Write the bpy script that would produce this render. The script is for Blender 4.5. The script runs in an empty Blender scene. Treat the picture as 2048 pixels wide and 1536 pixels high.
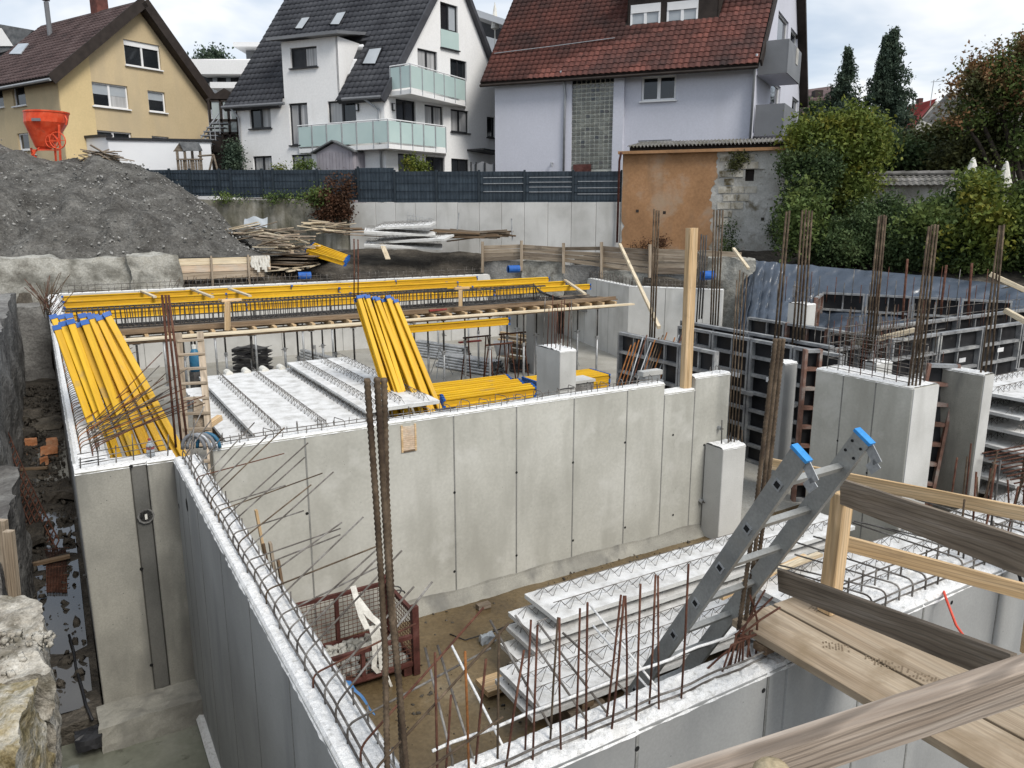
import bpy, math, random
import numpy as np
from mathutils import Vector, Matrix, noise
from mathutils.geometry import tessellate_polygon
random.seed(7); rng = np.random.default_rng(11)
R = math.radians
# ---------------------------------------------------------------- camera, sky, sun, exposure
F, TH, PH, EYE = 1550.0, R(12.5), R(30.7), 5.4        # focal length in photo pixels, tilt down, turn of the building grid, eye height
scene = bpy.context.scene
cam = bpy.data.objects.new('camera', bpy.data.cameras.new('camera'))
scene.collection.objects.link(cam); scene.camera = cam
cam.location = (0, 0, EYE); cam.rotation_euler = (math.pi / 2 - TH, 0, 0)
cam.data.sensor_width = 36; cam.data.lens = F / 2048 * 36; cam.data.clip_end = 3000; cam.data.clip_start = 0.05
world = bpy.data.worlds.new('World'); scene.world = world; world.use_nodes = True
wn, wl = world.node_tree.nodes, world.node_tree.links
SUN_EL, SUN_AZ = R(46), R(140)                         # azimuth clockwise from +Y
def build_world():
    for n in list(wn): wn.remove(n)
    out = wn.new('ShaderNodeOutputWorld'); bg = wn.new('ShaderNodeBackground'); bg.inputs[1].default_value = 0.1
    sky = wn.new('ShaderNodeTexSky'); sky.sky_type = 'NISHITA'; sky.sun_disc = False
    sky.sun_elevation = SUN_EL; sky.sun_rotation = SUN_AZ; sky.air_density = 1.0; sky.dust_density = 2.5; sky.ozone_density = 2.0
    tc = wn.new('ShaderNodeTexCoord'); sp = wn.new('ShaderNodeSeparateXYZ'); wl.new(tc.outputs['Generated'], sp.inputs[0])
    ad = wn.new('ShaderNodeMath'); ad.operation = 'MAXIMUM'; ad.inputs[1].default_value = 0.0; wl.new(sp.outputs[2], ad.inputs[0])
    ad2 = wn.new('ShaderNodeMath'); ad2.operation = 'ADD'; ad2.inputs[1].default_value = 0.22; wl.new(ad.outputs[0], ad2.inputs[0])
    cb = wn.new('ShaderNodeCombineXYZ')
    for i in (0, 1):
        dv = wn.new('ShaderNodeMath'); dv.operation = 'DIVIDE'; wl.new(sp.outputs[i], dv.inputs[0]); wl.new(ad2.outputs[0], dv.inputs[1]); wl.new(dv.outputs[0], cb.inputs[i])
    nz = wn.new('ShaderNodeTexNoise'); nz.inputs['Scale'].default_value = 1.15; nz.inputs['Detail'].default_value = 5; nz.inputs['Roughness'].default_value = 0.55; nz.inputs['Distortion'].default_value = 0.4
    wl.new(cb.outputs[0], nz.inputs['Vector'])
    rp = wn.new('ShaderNodeValToRGB'); e = rp.color_ramp.elements
    e[0].position = 0.34; e[0].color = (2.5, 3.1, 3.9, 1); e[1].position = 0.62; e[1].color = (5.9, 5.9, 5.9, 1)
    m = e.new(0.48); m.color = (3.9, 4.3, 4.8, 1)
    wl.new(nz.outputs[0], rp.inputs[0])
    nz2 = wn.new('ShaderNodeTexNoise'); nz2.inputs['Scale'].default_value = 0.6; nz2.inputs['Detail'].default_value = 4; wl.new(cb.outputs[0], nz2.inputs['Vector'])
    r2 = wn.new('ShaderNodeValToRGB'); r2.color_ramp.elements[0].position = 0.25; r2.color_ramp.elements[0].color = (.55, .55, .55, 1); r2.color_ramp.elements[1].position = 0.55; r2.color_ramp.elements[1].color = (.95, .95, .95, 1)
    wl.new(nz2.outputs[0], r2.inputs[0])
    mx = wn.new('ShaderNodeMix'); mx.data_type = 'RGBA'; wl.new(r2.outputs[0], mx.inputs[0]); wl.new(sky.outputs[0], mx.inputs[6]); wl.new(rp.outputs[0], mx.inputs[7])
    wl.new(mx.outputs[2], bg.inputs[0]); wl.new(bg.outputs[0], out.inputs[0])
build_world()
sun = bpy.data.objects.new('sun', bpy.data.lights.new('sun', 'SUN')); scene.collection.objects.link(sun)
sun.data.energy = 1.5; sun.data.angle = R(22); sun.data.color = (1, .96, .9)
sun.rotation_euler = (math.pi / 2 - SUN_EL, 0, math.pi - SUN_AZ)
sun.location = (20, -20, 30)
scene.view_settings.view_transform = 'Standard'; scene.view_settings.look = 'None'; scene.view_settings.exposure = 0.95; scene.view_settings.gamma = 1
scene.view_settings.use_curve_mapping = False
scene.cycles.use_denoising = True; scene.cycles.max_bounces = 4; scene.cycles.diffuse_bounces = 2; scene.cycles.transparent_max_bounces = 8

# ---------------------------------------------------------------- geometry helpers
COL = scene.collection
VZ = Vector((0, 0, 1)); GA = Vector((math.cos(PH), math.sin(PH), 0)); GB = Vector((-math.sin(PH), math.cos(PH), 0))
def S(p, q, z=0.0): return GA * p + GB * q + VZ * z            # building grid: p to the right, q away from the camera
def ray(u, v):
    x = (u - 1024) / F; y = (v - 768) / F; c, s = math.cos(TH), math.sin(TH)
    return Vector((x, c - y * s, -s - y * c))
E0 = Vector((0, 0, EYE))
def hit(u, v, n, val):
    r = ray(u, v); return E0 + r * ((val - E0.dot(n)) / r.dot(n))
def pz(u, v, z): return hit(u, v, VZ, z)
def py(u, v, Y): return hit(u, v, Vector((0, 1, 0)), Y)
def pp(u, v, p): return hit(u, v, GA, p)
def pq(u, v, q): return hit(u, v, GB, q)
def nz3(p, s=1.0): return noise.noise(Vector(p) * s)

class M:
    def __init__(self): self.v = []; self.f = []
    def quad(self, a, b, c, d): n = len(self.v); self.v += [a, b, c, d]; self.f.append((n, n + 1, n + 2, n + 3)); return self
    def tri(self, a, b, c): n = len(self.v); self.v += [a, b, c]; self.f.append((n, n + 1, n + 2)); return self
    def box(self, c, x, y, z):                                  # half-extent vectors
        c, x, y, z = Vector(c), Vector(x), Vector(y), Vector(z); n = len(self.v)
        self.v += [c - x - y - z, c + x - y - z, c + x + y - z, c - x + y - z, c - x - y + z, c + x - y + z, c + x + y + z, c - x + y + z]
        self.f += [(n, n + 3, n + 2, n + 1), (n + 4, n + 5, n + 6, n + 7), (n, n + 1, n + 5, n + 4), (n + 1, n + 2, n + 6, n + 5), (n + 2, n + 3, n + 7, n + 6), (n + 3, n, n + 4, n + 7)]
        return self
    def aabb(self, x0, x1, y0, y1, z0, z1):
        return self.box(((x0 + x1) / 2, (y0 + y1) / 2, (z0 + z1) / 2), ((x1 - x0) / 2, 0, 0), (0, (y1 - y0) / 2, 0), (0, 0, (z1 - z0) / 2))
    def sbox(self, p0, p1, q0, q1, z0, z1):
        return self.box(S((p0 + p1) / 2, (q0 + q1) / 2, (z0 + z1) / 2), GA * ((p1 - p0) / 2), GB * ((q1 - q0) / 2), VZ * ((z1 - z0) / 2))
    def bar(self, a, b, w, h, up=VZ):
        a, b = Vector(a), Vector(b); x = (b - a); L = x.length; x = x / L; y = up.cross(x)
        if y.length < 1e-4: y = Vector((0, 1, 0)).cross(x)
        y.normalize(); z = x.cross(y)
        return self.box((a + b) / 2, x * (L / 2), y * (w / 2), z * (h / 2))
    def tube(self, pts, r, n=6, cap=True):
        pts = [Vector(p) for p in pts]; k = len(pts); rs = r if isinstance(r, (list, tuple)) else [r] * k; base = len(self.v); y = None
        for i, p in enumerate(pts):
            t = (pts[min(i + 1, k - 1)] - pts[max(i - 1, 0)]).normalized()
            if y is None:
                y = t.cross(VZ)
                if y.length < .05: y = t.cross(Vector((1, 0, 0)))
            else: y = y - t * y.dot(t)
            y.normalize(); z = t.cross(y)
            for j in range(n):
                a = 2 * math.pi * j / n; self.v.append(p + (y * math.cos(a) + z * math.sin(a)) * rs[i])
        for i in range(k - 1):
            for j in range(n):
                a = base + i * n + j; b = base + i * n + (j + 1) % n; self.f.append((a, b, b + n, a + n))
        if cap: self.f.append(tuple(base + j for j in range(n))[::-1]); self.f.append(tuple(base + (k - 1) * n + j for j in range(n)))
        return self
    def prism(self, poly, ext):                                 # polygon (list of Vectors) extruded by ext
        ext = Vector(ext); n = len(self.v); k = len(poly); poly = [Vector(p) for p in poly]
        self.v += poly + [p + ext for p in poly]
        self.f.append(tuple(range(n, n + k))[::-1]); self.f.append(tuple(range(n + k, n + 2 * k)))
        for i in range(k): j = (i + 1) % k; self.f.append((n + i, n + j, n + k + j, n + k + i))
        return self
    def grid(self, fn, nu, nv, flip=False):
        n = len(self.v)
        for i in range(nu + 1):
            for j in range(nv + 1): self.v.append(Vector(fn(i / nu, j / nv)))
        for i in range(nu):
            for j in range(nv):
                a = n + i * (nv + 1) + j; q = (a, a + nv + 1, a + nv + 2, a + 1); self.f.append(q[::-1] if flip else q)
        return self
    def lathe(self, prof, c=(0, 0, 0), n=16, axis=None):
        c = Vector(c); base = len(self.v); k = len(prof)
        for r, z in prof:
            for j in range(n): a = 2 * math.pi * j / n; self.v.append(c + Vector((r * math.cos(a), r * math.sin(a), z)))
        for i in range(k - 1):
            for j in range(n): a = base + i * n + j; b = base + i * n + (j + 1) % n; self.f.append((a, b, b + n, a + n))
        return self
    def data(self, name, mat, smooth=False, org=None):
        me = bpy.data.meshes.new(name); o = Vector((0, 0, 0)) if org is None else org
        me.from_pydata([tuple(Vector(p) - o) for p in self.v], [], self.f); me.materials.append(mat)
        if smooth: me.polygons.foreach_set('use_smooth', [True] * len(me.polygons))
        return me
    def base(self):
        xs = [p[0] for p in self.v]; ys = [p[1] for p in self.v]; zs = [p[2] for p in self.v]
        return Vector(((min(xs) + max(xs)) / 2, (min(ys) + max(ys)) / 2, min(zs)))
    def build(self, name, mat, parent=None, smooth=False):      # vertices are in world space; parents here are never rotated
        org = ORG[parent.name] if parent else self.base()
        o = bpy.data.objects.new(name, self.data(name, mat, smooth, org)); COL.objects.link(o)
        if parent: o.parent = parent
        else: o.location = org
        ORG[o.name] = org
        return o
ORG = {}
def tag(o, label=None, cat=None, group=None, kind=None):
    if label: o['label'] = label
    if cat: o['category'] = cat
    if group: o['group'] = group
    if kind: o['kind'] = kind
    elif cat: o['kind'] = 'thing'
    return o
def thing(name, label, cat, loc=(0, 0, 0), group=None):
    o = bpy.data.objects.new(name, None); COL.objects.link(o); o.location = loc; o.empty_display_size = .2; ORG[o.name] = Vector(loc)
    return tag(o, label, cat, group)
def frame(a, b, up=VZ):
    a, b = Vector(a), Vector(b); x = (b - a).normalized(); y = Vector(up).cross(x)
    if y.length < 1e-4: y = Vector((0, 1, 0)).cross(x)
    y.normalize(); z = x.cross(y)
    return Matrix((x, y, z)).transposed()
CACHE = {}
def stick(name, a, b, w, h, mat, parent=None, up=VZ, ends=0.0):  # a board: local X runs along its length so that the grain follows it
    a, b = Vector(a), Vector(b); L = (b - a).length; key = ('st', round(L, 2), w, h, mat.name)
    if key not in CACHE:
        m = M(); L2 = L / 2; c = min(w, h) * .06
        prof = [(-w / 2 + c, -h / 2), (w / 2 - c, -h / 2), (w / 2, -h / 2 + c), (w / 2, h / 2 - c), (w / 2 - c, h / 2), (-w / 2 + c, h / 2), (-w / 2, h / 2 - c), (-w / 2, -h / 2 + c)]
        m.prism([Vector((-L2, y, z)) for y, z in prof][::-1], (L, 0, 0)); CACHE[key] = m.data(name, mat)
    o = bpy.data.objects.new(name, CACHE[key]); COL.objects.link(o); mid = (a + b) / 2
    o.rotation_euler = frame(a, b, up).to_euler(); o.location = mid - (ORG[parent.name] if parent else Vector((0, 0, 0)))
    if parent: o.parent = parent
    ORG[o.name] = mid
    return o
def child(name, me, parent, loc=(0, 0, 0), rot=None):
    o = bpy.data.objects.new(name, me); COL.objects.link(o); o.parent = parent; o.location = loc
    if rot is not None: o.rotation_euler = rot.to_euler() if isinstance(rot, Matrix) else rot
    return o
def inst(name, label, cat, parts, loc, rot=None, group=None):   # a thing whose parts share mesh data with its twins; parts: (name, mesh, [sub-parts])
    o = bpy.data.objects.new(name, None); COL.objects.link(o); o.location = loc; o.empty_display_size = .2
    if rot is not None: o.rotation_euler = rot.to_euler() if isinstance(rot, Matrix) else rot
    tag(o, label, cat, group)
    for t in parts:
        c = child(t[0], t[1], o)
        for s in (t[2] if len(t) > 2 else ()): child(s[0], s[1], c)
    return o
def big(name, verts, faces, mat, parent=None, smooth=False):    # numpy mesh of quads, world space
    me = bpy.data.meshes.new(name); org = ORG[parent.name] if parent else Vector((float(verts[:, 0].mean()), float(verts[:, 1].mean()), float(verts[:, 2].min())))
    v = (verts - np.array(org)).astype(np.float32); nf, k = faces.shape
    me.vertices.add(len(v)); me.vertices.foreach_set('co', v.ravel()); me.loops.add(nf * k); me.loops.foreach_set('vertex_index', faces.astype(np.int32).ravel())
    me.polygons.add(nf); me.polygons.foreach_set('loop_start', np.arange(0, nf * k, k, dtype=np.int32))
    if smooth: me.polygons.foreach_set('use_smooth', np.ones(nf, bool))
    me.materials.append(mat); me.update(calc_edges=True); me.validate()
    o = bpy.data.objects.new(name, me); COL.objects.link(o); ORG[o.name] = org
    if parent: o.parent = parent
    else: o.location = org
    return o

# ---------------------------------------------------------------- materials
def nn(nt, t, **kw):
    n = nt.nodes.new(t)
    for k, v in kw.items(): setattr(n, k, v)
    return n
def mat(name, cols, scale=2.0, rough=.8, bump=.15, bscale=40.0, metal=0.0, spec=.3, coord='pos', stretch=(1, 1, 1), detail=4, fine=.25, fscale=60.0,
        var=.0, streak=None, spots=None, stain=None, rvar=0.0, dist=.02, nrough=.55, contrast=(.32, .68), trans=0.0, bstretch=None, rings=None):
    m = bpy.data.materials.new(name); m.use_nodes = True; nt = m.node_tree; L = nt.links; bs = nt.nodes['Principled BSDF']
    src = nn(nt, 'ShaderNodeNewGeometry').outputs['Position'] if coord == 'pos' else nn(nt, 'ShaderNodeTexCoord').outputs['Object']
    src0 = src
    if coord == 'obj':
        oi = nn(nt, 'ShaderNodeObjectInfo'); va = nn(nt, 'ShaderNodeVectorMath', operation='SCALE'); cbx = nn(nt, 'ShaderNodeCombineXYZ')
        for i in range(3): L.new(oi.outputs['Random'], cbx.inputs[i])
        va.inputs['Scale'].default_value = 37.0; L.new(cbx.outputs[0], va.inputs[0]); ad = nn(nt, 'ShaderNodeVectorMath', operation='ADD'); L.new(src, ad.inputs[0]); L.new(va.outputs[0], ad.inputs[1]); src = ad.outputs[0]
    def nzn(sc, st=(1, 1, 1), det=detail, ro=nrough, di=0.0):
        mp = nn(nt, 'ShaderNodeMapping'); mp.inputs['Scale'].default_value = st; L.new(src, mp.inputs[0])
        n = nn(nt, 'ShaderNodeTexNoise'); n.inputs['Scale'].default_value = sc; n.inputs['Detail'].default_value = det; n.inputs['Roughness'].default_value = ro; n.inputs['Distortion'].default_value = di
        L.new(mp.outputs[0], n.inputs['Vector']); return n.outputs[0]
    def ramp(fac, stops):
        r = nn(nt, 'ShaderNodeValToRGB'); e = r.color_ramp.elements
        while len(e) < len(stops): e.new(.5)
        for i, (p, c) in enumerate(stops): e[i].position = p; e[i].color = (*c, 1) if len(c) == 3 else c
        L.new(fac, r.inputs[0]); return r.outputs[0]
    def mul(c, g, fac=1.0, mode='MULTIPLY'):
        x = nn(nt, 'ShaderNodeMix', data_type='RGBA', blend_type=mode)
        if hasattr(fac, 'is_linked') or not isinstance(fac, (int, float)): L.new(fac, x.inputs[0])
        else: x.inputs[0].default_value = fac
        L.new(c, x.inputs[6])
        if isinstance(g, tuple): x.inputs[7].default_value = (*g, 1)
        else: L.new(g, x.inputs[7])
        return x.outputs[2]
    k = len(cols); n0 = nzn(scale, stretch)
    col = ramp(n0, [(contrast[0] + (contrast[1] - contrast[0]) * i / max(1, k - 1), c) for i, c in enumerate(cols)])
    if fine: col = mul(col, ramp(nzn(fscale, stretch, 2), [(.3, (1 - fine,) * 3), (.7, (1 + fine * .6,) * 3)]))
    if rings:                                                    # growth rings: (scale, light, dark, tilt)
        mp = nn(nt, 'ShaderNodeMapping'); mp.inputs['Rotation'].default_value = (0, rings[3], rings[3] * .6); mp.inputs['Scale'].default_value = (.3, 1, 1); mp.inputs['Location'].default_value = (0, .03, .07); L.new(src0, mp.inputs[0])
        wv = nn(nt, 'ShaderNodeTexWave', wave_type='RINGS', rings_direction='X'); wv.inputs['Scale'].default_value = rings[0]; wv.inputs['Distortion'].default_value = 7.0; wv.inputs['Detail'].default_value = 2; wv.inputs['Detail Scale'].default_value = .35; L.new(mp.outputs[0], wv.inputs['Vector'])
        col = mul(col, ramp(wv.outputs[1], [(.05, (rings[2],) * 3), (.45, (rings[1],) * 3), (.9, (rings[1] * .93,) * 3)]))
    if streak:                                                   # (scale, z squeeze, colour, low, high): run-off marks down a wall
        sc, zs, c, lo, hi = streak; col = mul(col, c, ramp(nzn(sc, (1, 1, zs), 3), [(lo, (0, 0, 0)), (hi, (1, 1, 1))]), 'MIX')
    if stain:
        sc, c, lo, hi = stain; col = mul(col, c, ramp(nzn(sc, (1, 1, 1), 5, .62, .3), [(lo, (0, 0, 0)), (hi, (1, 1, 1))]), 'MIX')
    if spots:                                                    # (scale, colour, radius): pores and specks
        sc, c, rad = spots; vo = nn(nt, 'ShaderNodeTexVoronoi'); vo.inputs['Scale'].default_value = sc; L.new(src, vo.inputs['Vector'])
        col = mul(col, c, ramp(vo.outputs['Distance'], [(rad * .6, (1, 1, 1)), (rad, (0, 0, 0))]), 'MIX')
    if var:
        oi = nn(nt, 'ShaderNodeObjectInfo'); col = mul(col, ramp(oi.outputs['Random'], [(0, (1 - var,) * 3), (1, (1 + var,) * 3)]))
    L.new(col, bs.inputs['Base Color']); bs.inputs['Metallic'].default_value = metal; bs.inputs['Specular IOR Level'].default_value = spec
    if rvar: L.new(ramp(nzn(scale * 1.7), [(.35, (rough - rvar,) * 3), (.65, (rough + rvar,) * 3)]), bs.inputs['Roughness'])
    else: bs.inputs['Roughness'].default_value = rough
    if bump:
        b = nn(nt, 'ShaderNodeBump'); b.inputs['Strength'].default_value = bump; b.inputs['Distance'].default_value = dist; L.new(nzn(bscale, bstretch or stretch, 3, .6), b.inputs['Height']); L.new(b.outputs[0], bs.inputs['Normal'])
    if trans: bs.inputs['Transmission Weight'].default_value = trans
    return m
def wood(name, c1, c2, c3, rough=.75, ring=14.0, var=.12, dirt=None, bump=.25, rings=(13, 1.08, .78, .10)):
    return mat(name, [c1, c2, c3], scale=ring, stretch=(.055, 1, 1), coord='obj', rough=rough, bump=bump, bscale=ring * 3, var=var, fine=.2, fscale=50, detail=5, contrast=(.28, .7), stain=dirt, dist=.006, rings=rings)
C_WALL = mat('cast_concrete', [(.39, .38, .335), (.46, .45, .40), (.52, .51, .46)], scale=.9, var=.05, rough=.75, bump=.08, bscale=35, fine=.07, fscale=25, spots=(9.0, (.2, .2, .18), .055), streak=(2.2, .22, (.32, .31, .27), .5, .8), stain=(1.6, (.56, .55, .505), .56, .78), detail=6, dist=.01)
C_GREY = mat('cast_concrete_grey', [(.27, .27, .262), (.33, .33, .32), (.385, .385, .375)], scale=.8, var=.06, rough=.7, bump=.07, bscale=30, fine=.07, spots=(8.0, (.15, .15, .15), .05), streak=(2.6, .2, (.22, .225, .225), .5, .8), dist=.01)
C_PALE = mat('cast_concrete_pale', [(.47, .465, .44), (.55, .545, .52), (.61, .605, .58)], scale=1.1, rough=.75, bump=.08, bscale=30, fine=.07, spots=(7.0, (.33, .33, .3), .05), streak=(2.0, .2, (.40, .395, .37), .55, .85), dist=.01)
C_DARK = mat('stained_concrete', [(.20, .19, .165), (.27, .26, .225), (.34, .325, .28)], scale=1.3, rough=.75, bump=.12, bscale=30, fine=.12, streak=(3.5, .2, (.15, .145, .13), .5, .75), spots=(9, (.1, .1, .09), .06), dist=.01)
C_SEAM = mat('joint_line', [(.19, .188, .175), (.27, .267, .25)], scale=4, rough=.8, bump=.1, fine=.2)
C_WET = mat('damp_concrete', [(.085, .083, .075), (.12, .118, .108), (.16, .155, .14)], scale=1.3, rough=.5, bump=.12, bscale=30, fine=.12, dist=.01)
C_TOP = mat('fresh_concrete_top', [(.30, .285, .255), (.57, .56, .535), (.71, .705, .69), (.79, .785, .77)], scale=26, rough=.9, bump=.6, bscale=85, fine=.22, fscale=160, dist=.012, contrast=(.22, .52), spots=(34, (.25, .235, .21), .085), stain=(2.2, (.55, .53, .49), .6, .8))
C_SLAB = mat('precast_slab', [(.50, .49, .47), (.66, .655, .64), (.76, .755, .745)], scale=5, rough=.9, bump=.5, bscale=55, fine=.14, fscale=90, dist=.012, stain=(1.4, (.5, .49, .46), .6, .8))
C_SLABE = mat('precast_slab_soffit', [(.5, .5, .48), (.62, .62, .6), (.68, .68, .66)], scale=3, rough=.8, bump=.15, bscale=30, fine=.1)
C_OLD = mat('weathered_concrete', [(.15, .14, .12), (.30, .29, .255), (.42, .41, .37), (.34, .325, .28)], scale=1.6, rough=.95, bump=.7, bscale=9, fine=.25, fscale=22, stain=(.9, (.14, .135, .115), .52, .7), dist=.05, detail=6, nrough=.65)
C_RET = mat('precast_retaining', [(.40, .395, .375), (.50, .495, .475), (.56, .555, .535)], scale=.7, rough=.8, bump=.08, bscale=20, fine=.08, streak=(1.6, .18, (.34, .335, .31), .5, .8), var=.05, spots=(3, (.35, .35, .33), .06))
C_MOSS = mat('mossy_old_wall', [(.16, .155, .12), (.27, .255, .21), (.36, .35, .31)], scale=1.2, rough=.95, bump=.4, bscale=10, fine=.2, streak=(2.5, .15, (.09, .085, .055), .45, .7), dist=.04)
SHOT = mat('shotcrete', [(.105, .10, .095), (.19, .185, .175), (.28, .275, .26)], scale=1.2, rough=.95, bump=.8, bscale=7, fine=.25, fscale=18, dist=.06, detail=6)
ROCKY = mat('ochre_rock', [(.14, .105, .045), (.31, .255, .15), (.44, .405, .33), (.50, .475, .42)], scale=5.5, rough=.95, bump=.8, bscale=16, fine=.3, fscale=60, dist=.03, detail=6, nrough=.65, stain=(6, (.13, .11, .05), .52, .68), spots=(38, (.18, .15, .09), .14))
ROCKG = mat('broken_concrete', [(.15, .13, .10), (.33, .30, .25), (.45, .42, .36), (.56, .53, .47)], scale=6.0, rough=.95, bump=.8, bscale=18, fine=.3, fscale=60, dist=.03, detail=6, nrough=.65, stain=(5, (.13, .115, .085), .52, .68), spots=(40, (.2, .185, .16), .15))
GRAVELY = mat('grey_spoil', [(.050, .047, .042), (.088, .084, .076), (.13, .125, .114), (.19, .183, .168)], scale=1.3, rough=.95, bump=1.0, bscale=7, fine=.4, fscale=11, dist=.14, detail=6, nrough=.72, spots=(7, (.34, .33, .31), .1))
STONE = mat('loose_stone', [(.12, .12, .115), (.25, .245, .23), (.42, .41, .39)], scale=.9, rough=.95, bump=.4, bscale=20, coord='obj', fine=.2)
SOIL = mat('dark_soil', [(.03, .026, .021), (.065, .056, .045), (.12, .105, .085)], scale=1.3, rough=.95, bump=.9, bscale=8, fine=.35, fscale=20, dist=.08, detail=6, nrough=.68, stain=(.5, (.15, .135, .11), .56, .72))
GROUND = mat('site_ground', [(.10, .095, .082), (.17, .16, .14), (.24, .23, .205)], scale=.8, rough=.95, bump=.6, bscale=9, fine=.3, fscale=20, dist=.05, detail=6)
MUD = mat('wet_mud_floor', [(.085, .058, .029), (.13, .092, .047), (.175, .128, .07), (.25, .205, .14)], scale=.85, rough=.27, rvar=.22, bump=.3, bscale=16, fine=.22, fscale=22, spec=.4, dist=.015, detail=6, contrast=(.3, .74))
FLOORC = mat('slab_floor', [(.29, .275, .24), (.35, .335, .295), (.41, .395, .355)], scale=.9, rough=.8, bump=.15, bscale=20, fine=.2, fscale=24, stain=(.5, (.27, .25, .21), .5, .75), spots=(5, (.2, .18, .15), .05))
WATER = mat('murky_water', [(.15, .155, .12), (.19, .195, .155), (.235, .235, .195)], scale=1.4, rough=.06, bump=.05, bscale=5, fine=.1, fscale=14, spec=.6, stain=(3.5, (.06, .06, .045), .60, .72))
PUDDLE = mat('puddle_water', [(.05, .045, .04), (.07, .065, .055)], scale=1, rough=.03, bump=.0, fine=0, spec=.6)
YEL = mat('yellow_beam_paint', [(.56, .31, .012), (.70, .40, .013), (.76, .47, .02)], scale=3, stretch=(.15, 1, 1), coord='obj', rough=.5, bump=.06, bscale=30, fine=.09, fscale=30, var=.09, stain=(2.2, (.34, .25, .12), .60, .78))
YELD = mat('yellow_beam_web', [(.46, .24, .012), (.58, .32, .014), (.66, .39, .02)], scale=3, stretch=(.15, 1, 1), coord='obj', rough=.55, bump=.08, bscale=30, fine=.12, fscale=30, var=.08, stain=(2.5, (.25, .17, .06), .62, .8))
BLUE = mat('blue_plastic', [(.012, .075, .30), (.02, .12, .42)], scale=5, rough=.45, bump=0, fine=.1)
TEAL = mat('teal_plastic', [(.02, .10, .18), (.035, .15, .25)], scale=5, rough=.4, bump=.1, fine=.1)
SKYBLUE = mat('pale_blue_plastic', [(.03, .22, .55), (.06, .30, .65)], scale=5, rough=.4, bump=.1, fine=.1)
RUST = mat('rusty_rebar', [(.055, .022, .014), (.105, .042, .026), (.155, .075, .048)], scale=9, rough=.85, bump=.35, bscale=120, fine=.3, fscale=60, dist=.004)
RUSTO = mat('orange_rust_rebar', [(.17, .065, .02), (.27, .105, .03), (.33, .15, .05)], scale=8, rough=.85, bump=.3, bscale=120, fine=.25, dist=.004)
REBAR = mat('grey_rebar', [(.07, .06, .052), (.14, .125, .11), (.30, .285, .265)], scale=7, rough=.7, bump=.35, bscale=120, fine=.25, fscale=60, metal=.25, dist=.004)
BROWNBAR = mat('brown_rebar', [(.05, .033, .022), (.095, .067, .043), (.17, .125, .085)], scale=8, rough=.8, bump=.3, bscale=120, fine=.3, metal=.1, dist=.004)
DARKBAR = mat('dark_rebar', [(.035, .034, .034), (.075, .072, .07), (.12, .11, .10)], scale=7, rough=.6, bump=.25, bscale=120, fine=.25, metal=.4, dist=.004)
GALV = mat('galvanised_steel', [(.30, .31, .315), (.42, .43, .435), (.50, .51, .515)], scale=5, rough=.5, bump=.05, bscale=40, metal=.5, fine=.15, stain=(3, (.22, .2, .18), .6, .78))
FRAME = mat('formwork_frame_steel', [(.20, .205, .21), (.31, .315, .32), (.42, .425, .42)], scale=4, rough=.6, bump=.1, bscale=30, metal=.25, fine=.2, stain=(2.2, (.55, .54, .5), .56, .74))
FRAMER = mat('rusty_formwork_steel', [(.12, .07, .05), (.22, .12, .09), (.33, .29, .26)], scale=3, rough=.75, bump=.15, bscale=30, metal=.1, fine=.2)
PLY = mat('black_formwork_board', [(.010, .010, .011), (.018, .018, .02), (.034, .034, .036)], scale=2.2, rough=.5, bump=.05, bscale=20, fine=.2, stain=(2.5, (.10, .095, .09), .66, .82))
ALU = mat('aluminium', [(.26, .262, .25), (.34, .34, .322), (.41, .41, .388)], scale=3, rough=.42, bump=.04, bscale=30, metal=.4, fine=.12, stain=(4, (.33, .32, .29), .58, .78), spots=(30, (.22, .22, .21), .06))
W_NEW = wood('pine_timber', (.47, .31, .155), (.60, .42, .235), (.69, .52, .33), ring=16, dirt=(3.5, (.33, .23, .14), .62, .8))
W_PALE = wood('pale_timber', (.52, .41, .27), (.64, .54, .385), (.70, .61, .46), ring=14, dirt=(3, (.38, .31, .22), .62, .82))
W_GREY = wood('weathered_timber', (.115, .085, .06), (.19, .15, .11), (.27, .225, .18), ring=22, var=.15, bump=.5, rings=(15, 1.08, .74, .12))
W_OLD = wood('old_board', (.20, .15, .10), (.33, .265, .195), (.44, .37, .29), ring=15, var=.2, dirt=(2.5, (.17, .135, .10), .56, .75), bump=.4)
W_PLAT = wood('dirty_plank', (.25, .185, .12), (.355, .275, .19), (.43, .35, .255), ring=11, var=.06, dirt=(3.0, (.23, .17, .105), .48, .68), bump=.4, rings=(10, 1.04, .88, .08))
W_BROWN = wood('brown_timber', (.10, .065, .04), (.17, .115, .07), (.26, .19, .125), ring=15, var=.2)
W_FORM = wood('formwork_board_wood', (.45, .325, .22), (.56, .43, .31), (.63, .51, .385), ring=12, var=.1, dirt=(1.2, (.46, .43, .38), .5, .72))
ENDGR = mat('sawn_end_grain', [(.45, .33, .17), (.58, .45, .26)], scale=25, rough=.85, bump=.2, fine=.2, coord='obj')
RED = mat('red_oxide_paint', [(.05, .017, .013), (.09, .03, .024), (.13, .055, .045)], scale=5, rough=.65, bump=.15, bscale=30, fine=.2)
REDP = mat('red_prop_paint', [(.22, .04, .035), (.34, .07, .06)], scale=6, rough=.6, bump=.1, fine=.2)
ORANGE = mat('orange_red_paint', [(.60, .058, .022), (.74, .085, .03), (.78, .13, .06)], scale=3, rough=.45, bump=.06, bscale=20, fine=.1, stain=(2, (.42, .09, .05), .6, .78))
WHITE = mat('white_fabric', [(.55, .53, .48), (.68, .66, .60), (.75, .73, .68)], scale=9, rough=.9, bump=.25, fine=.15)
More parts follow.
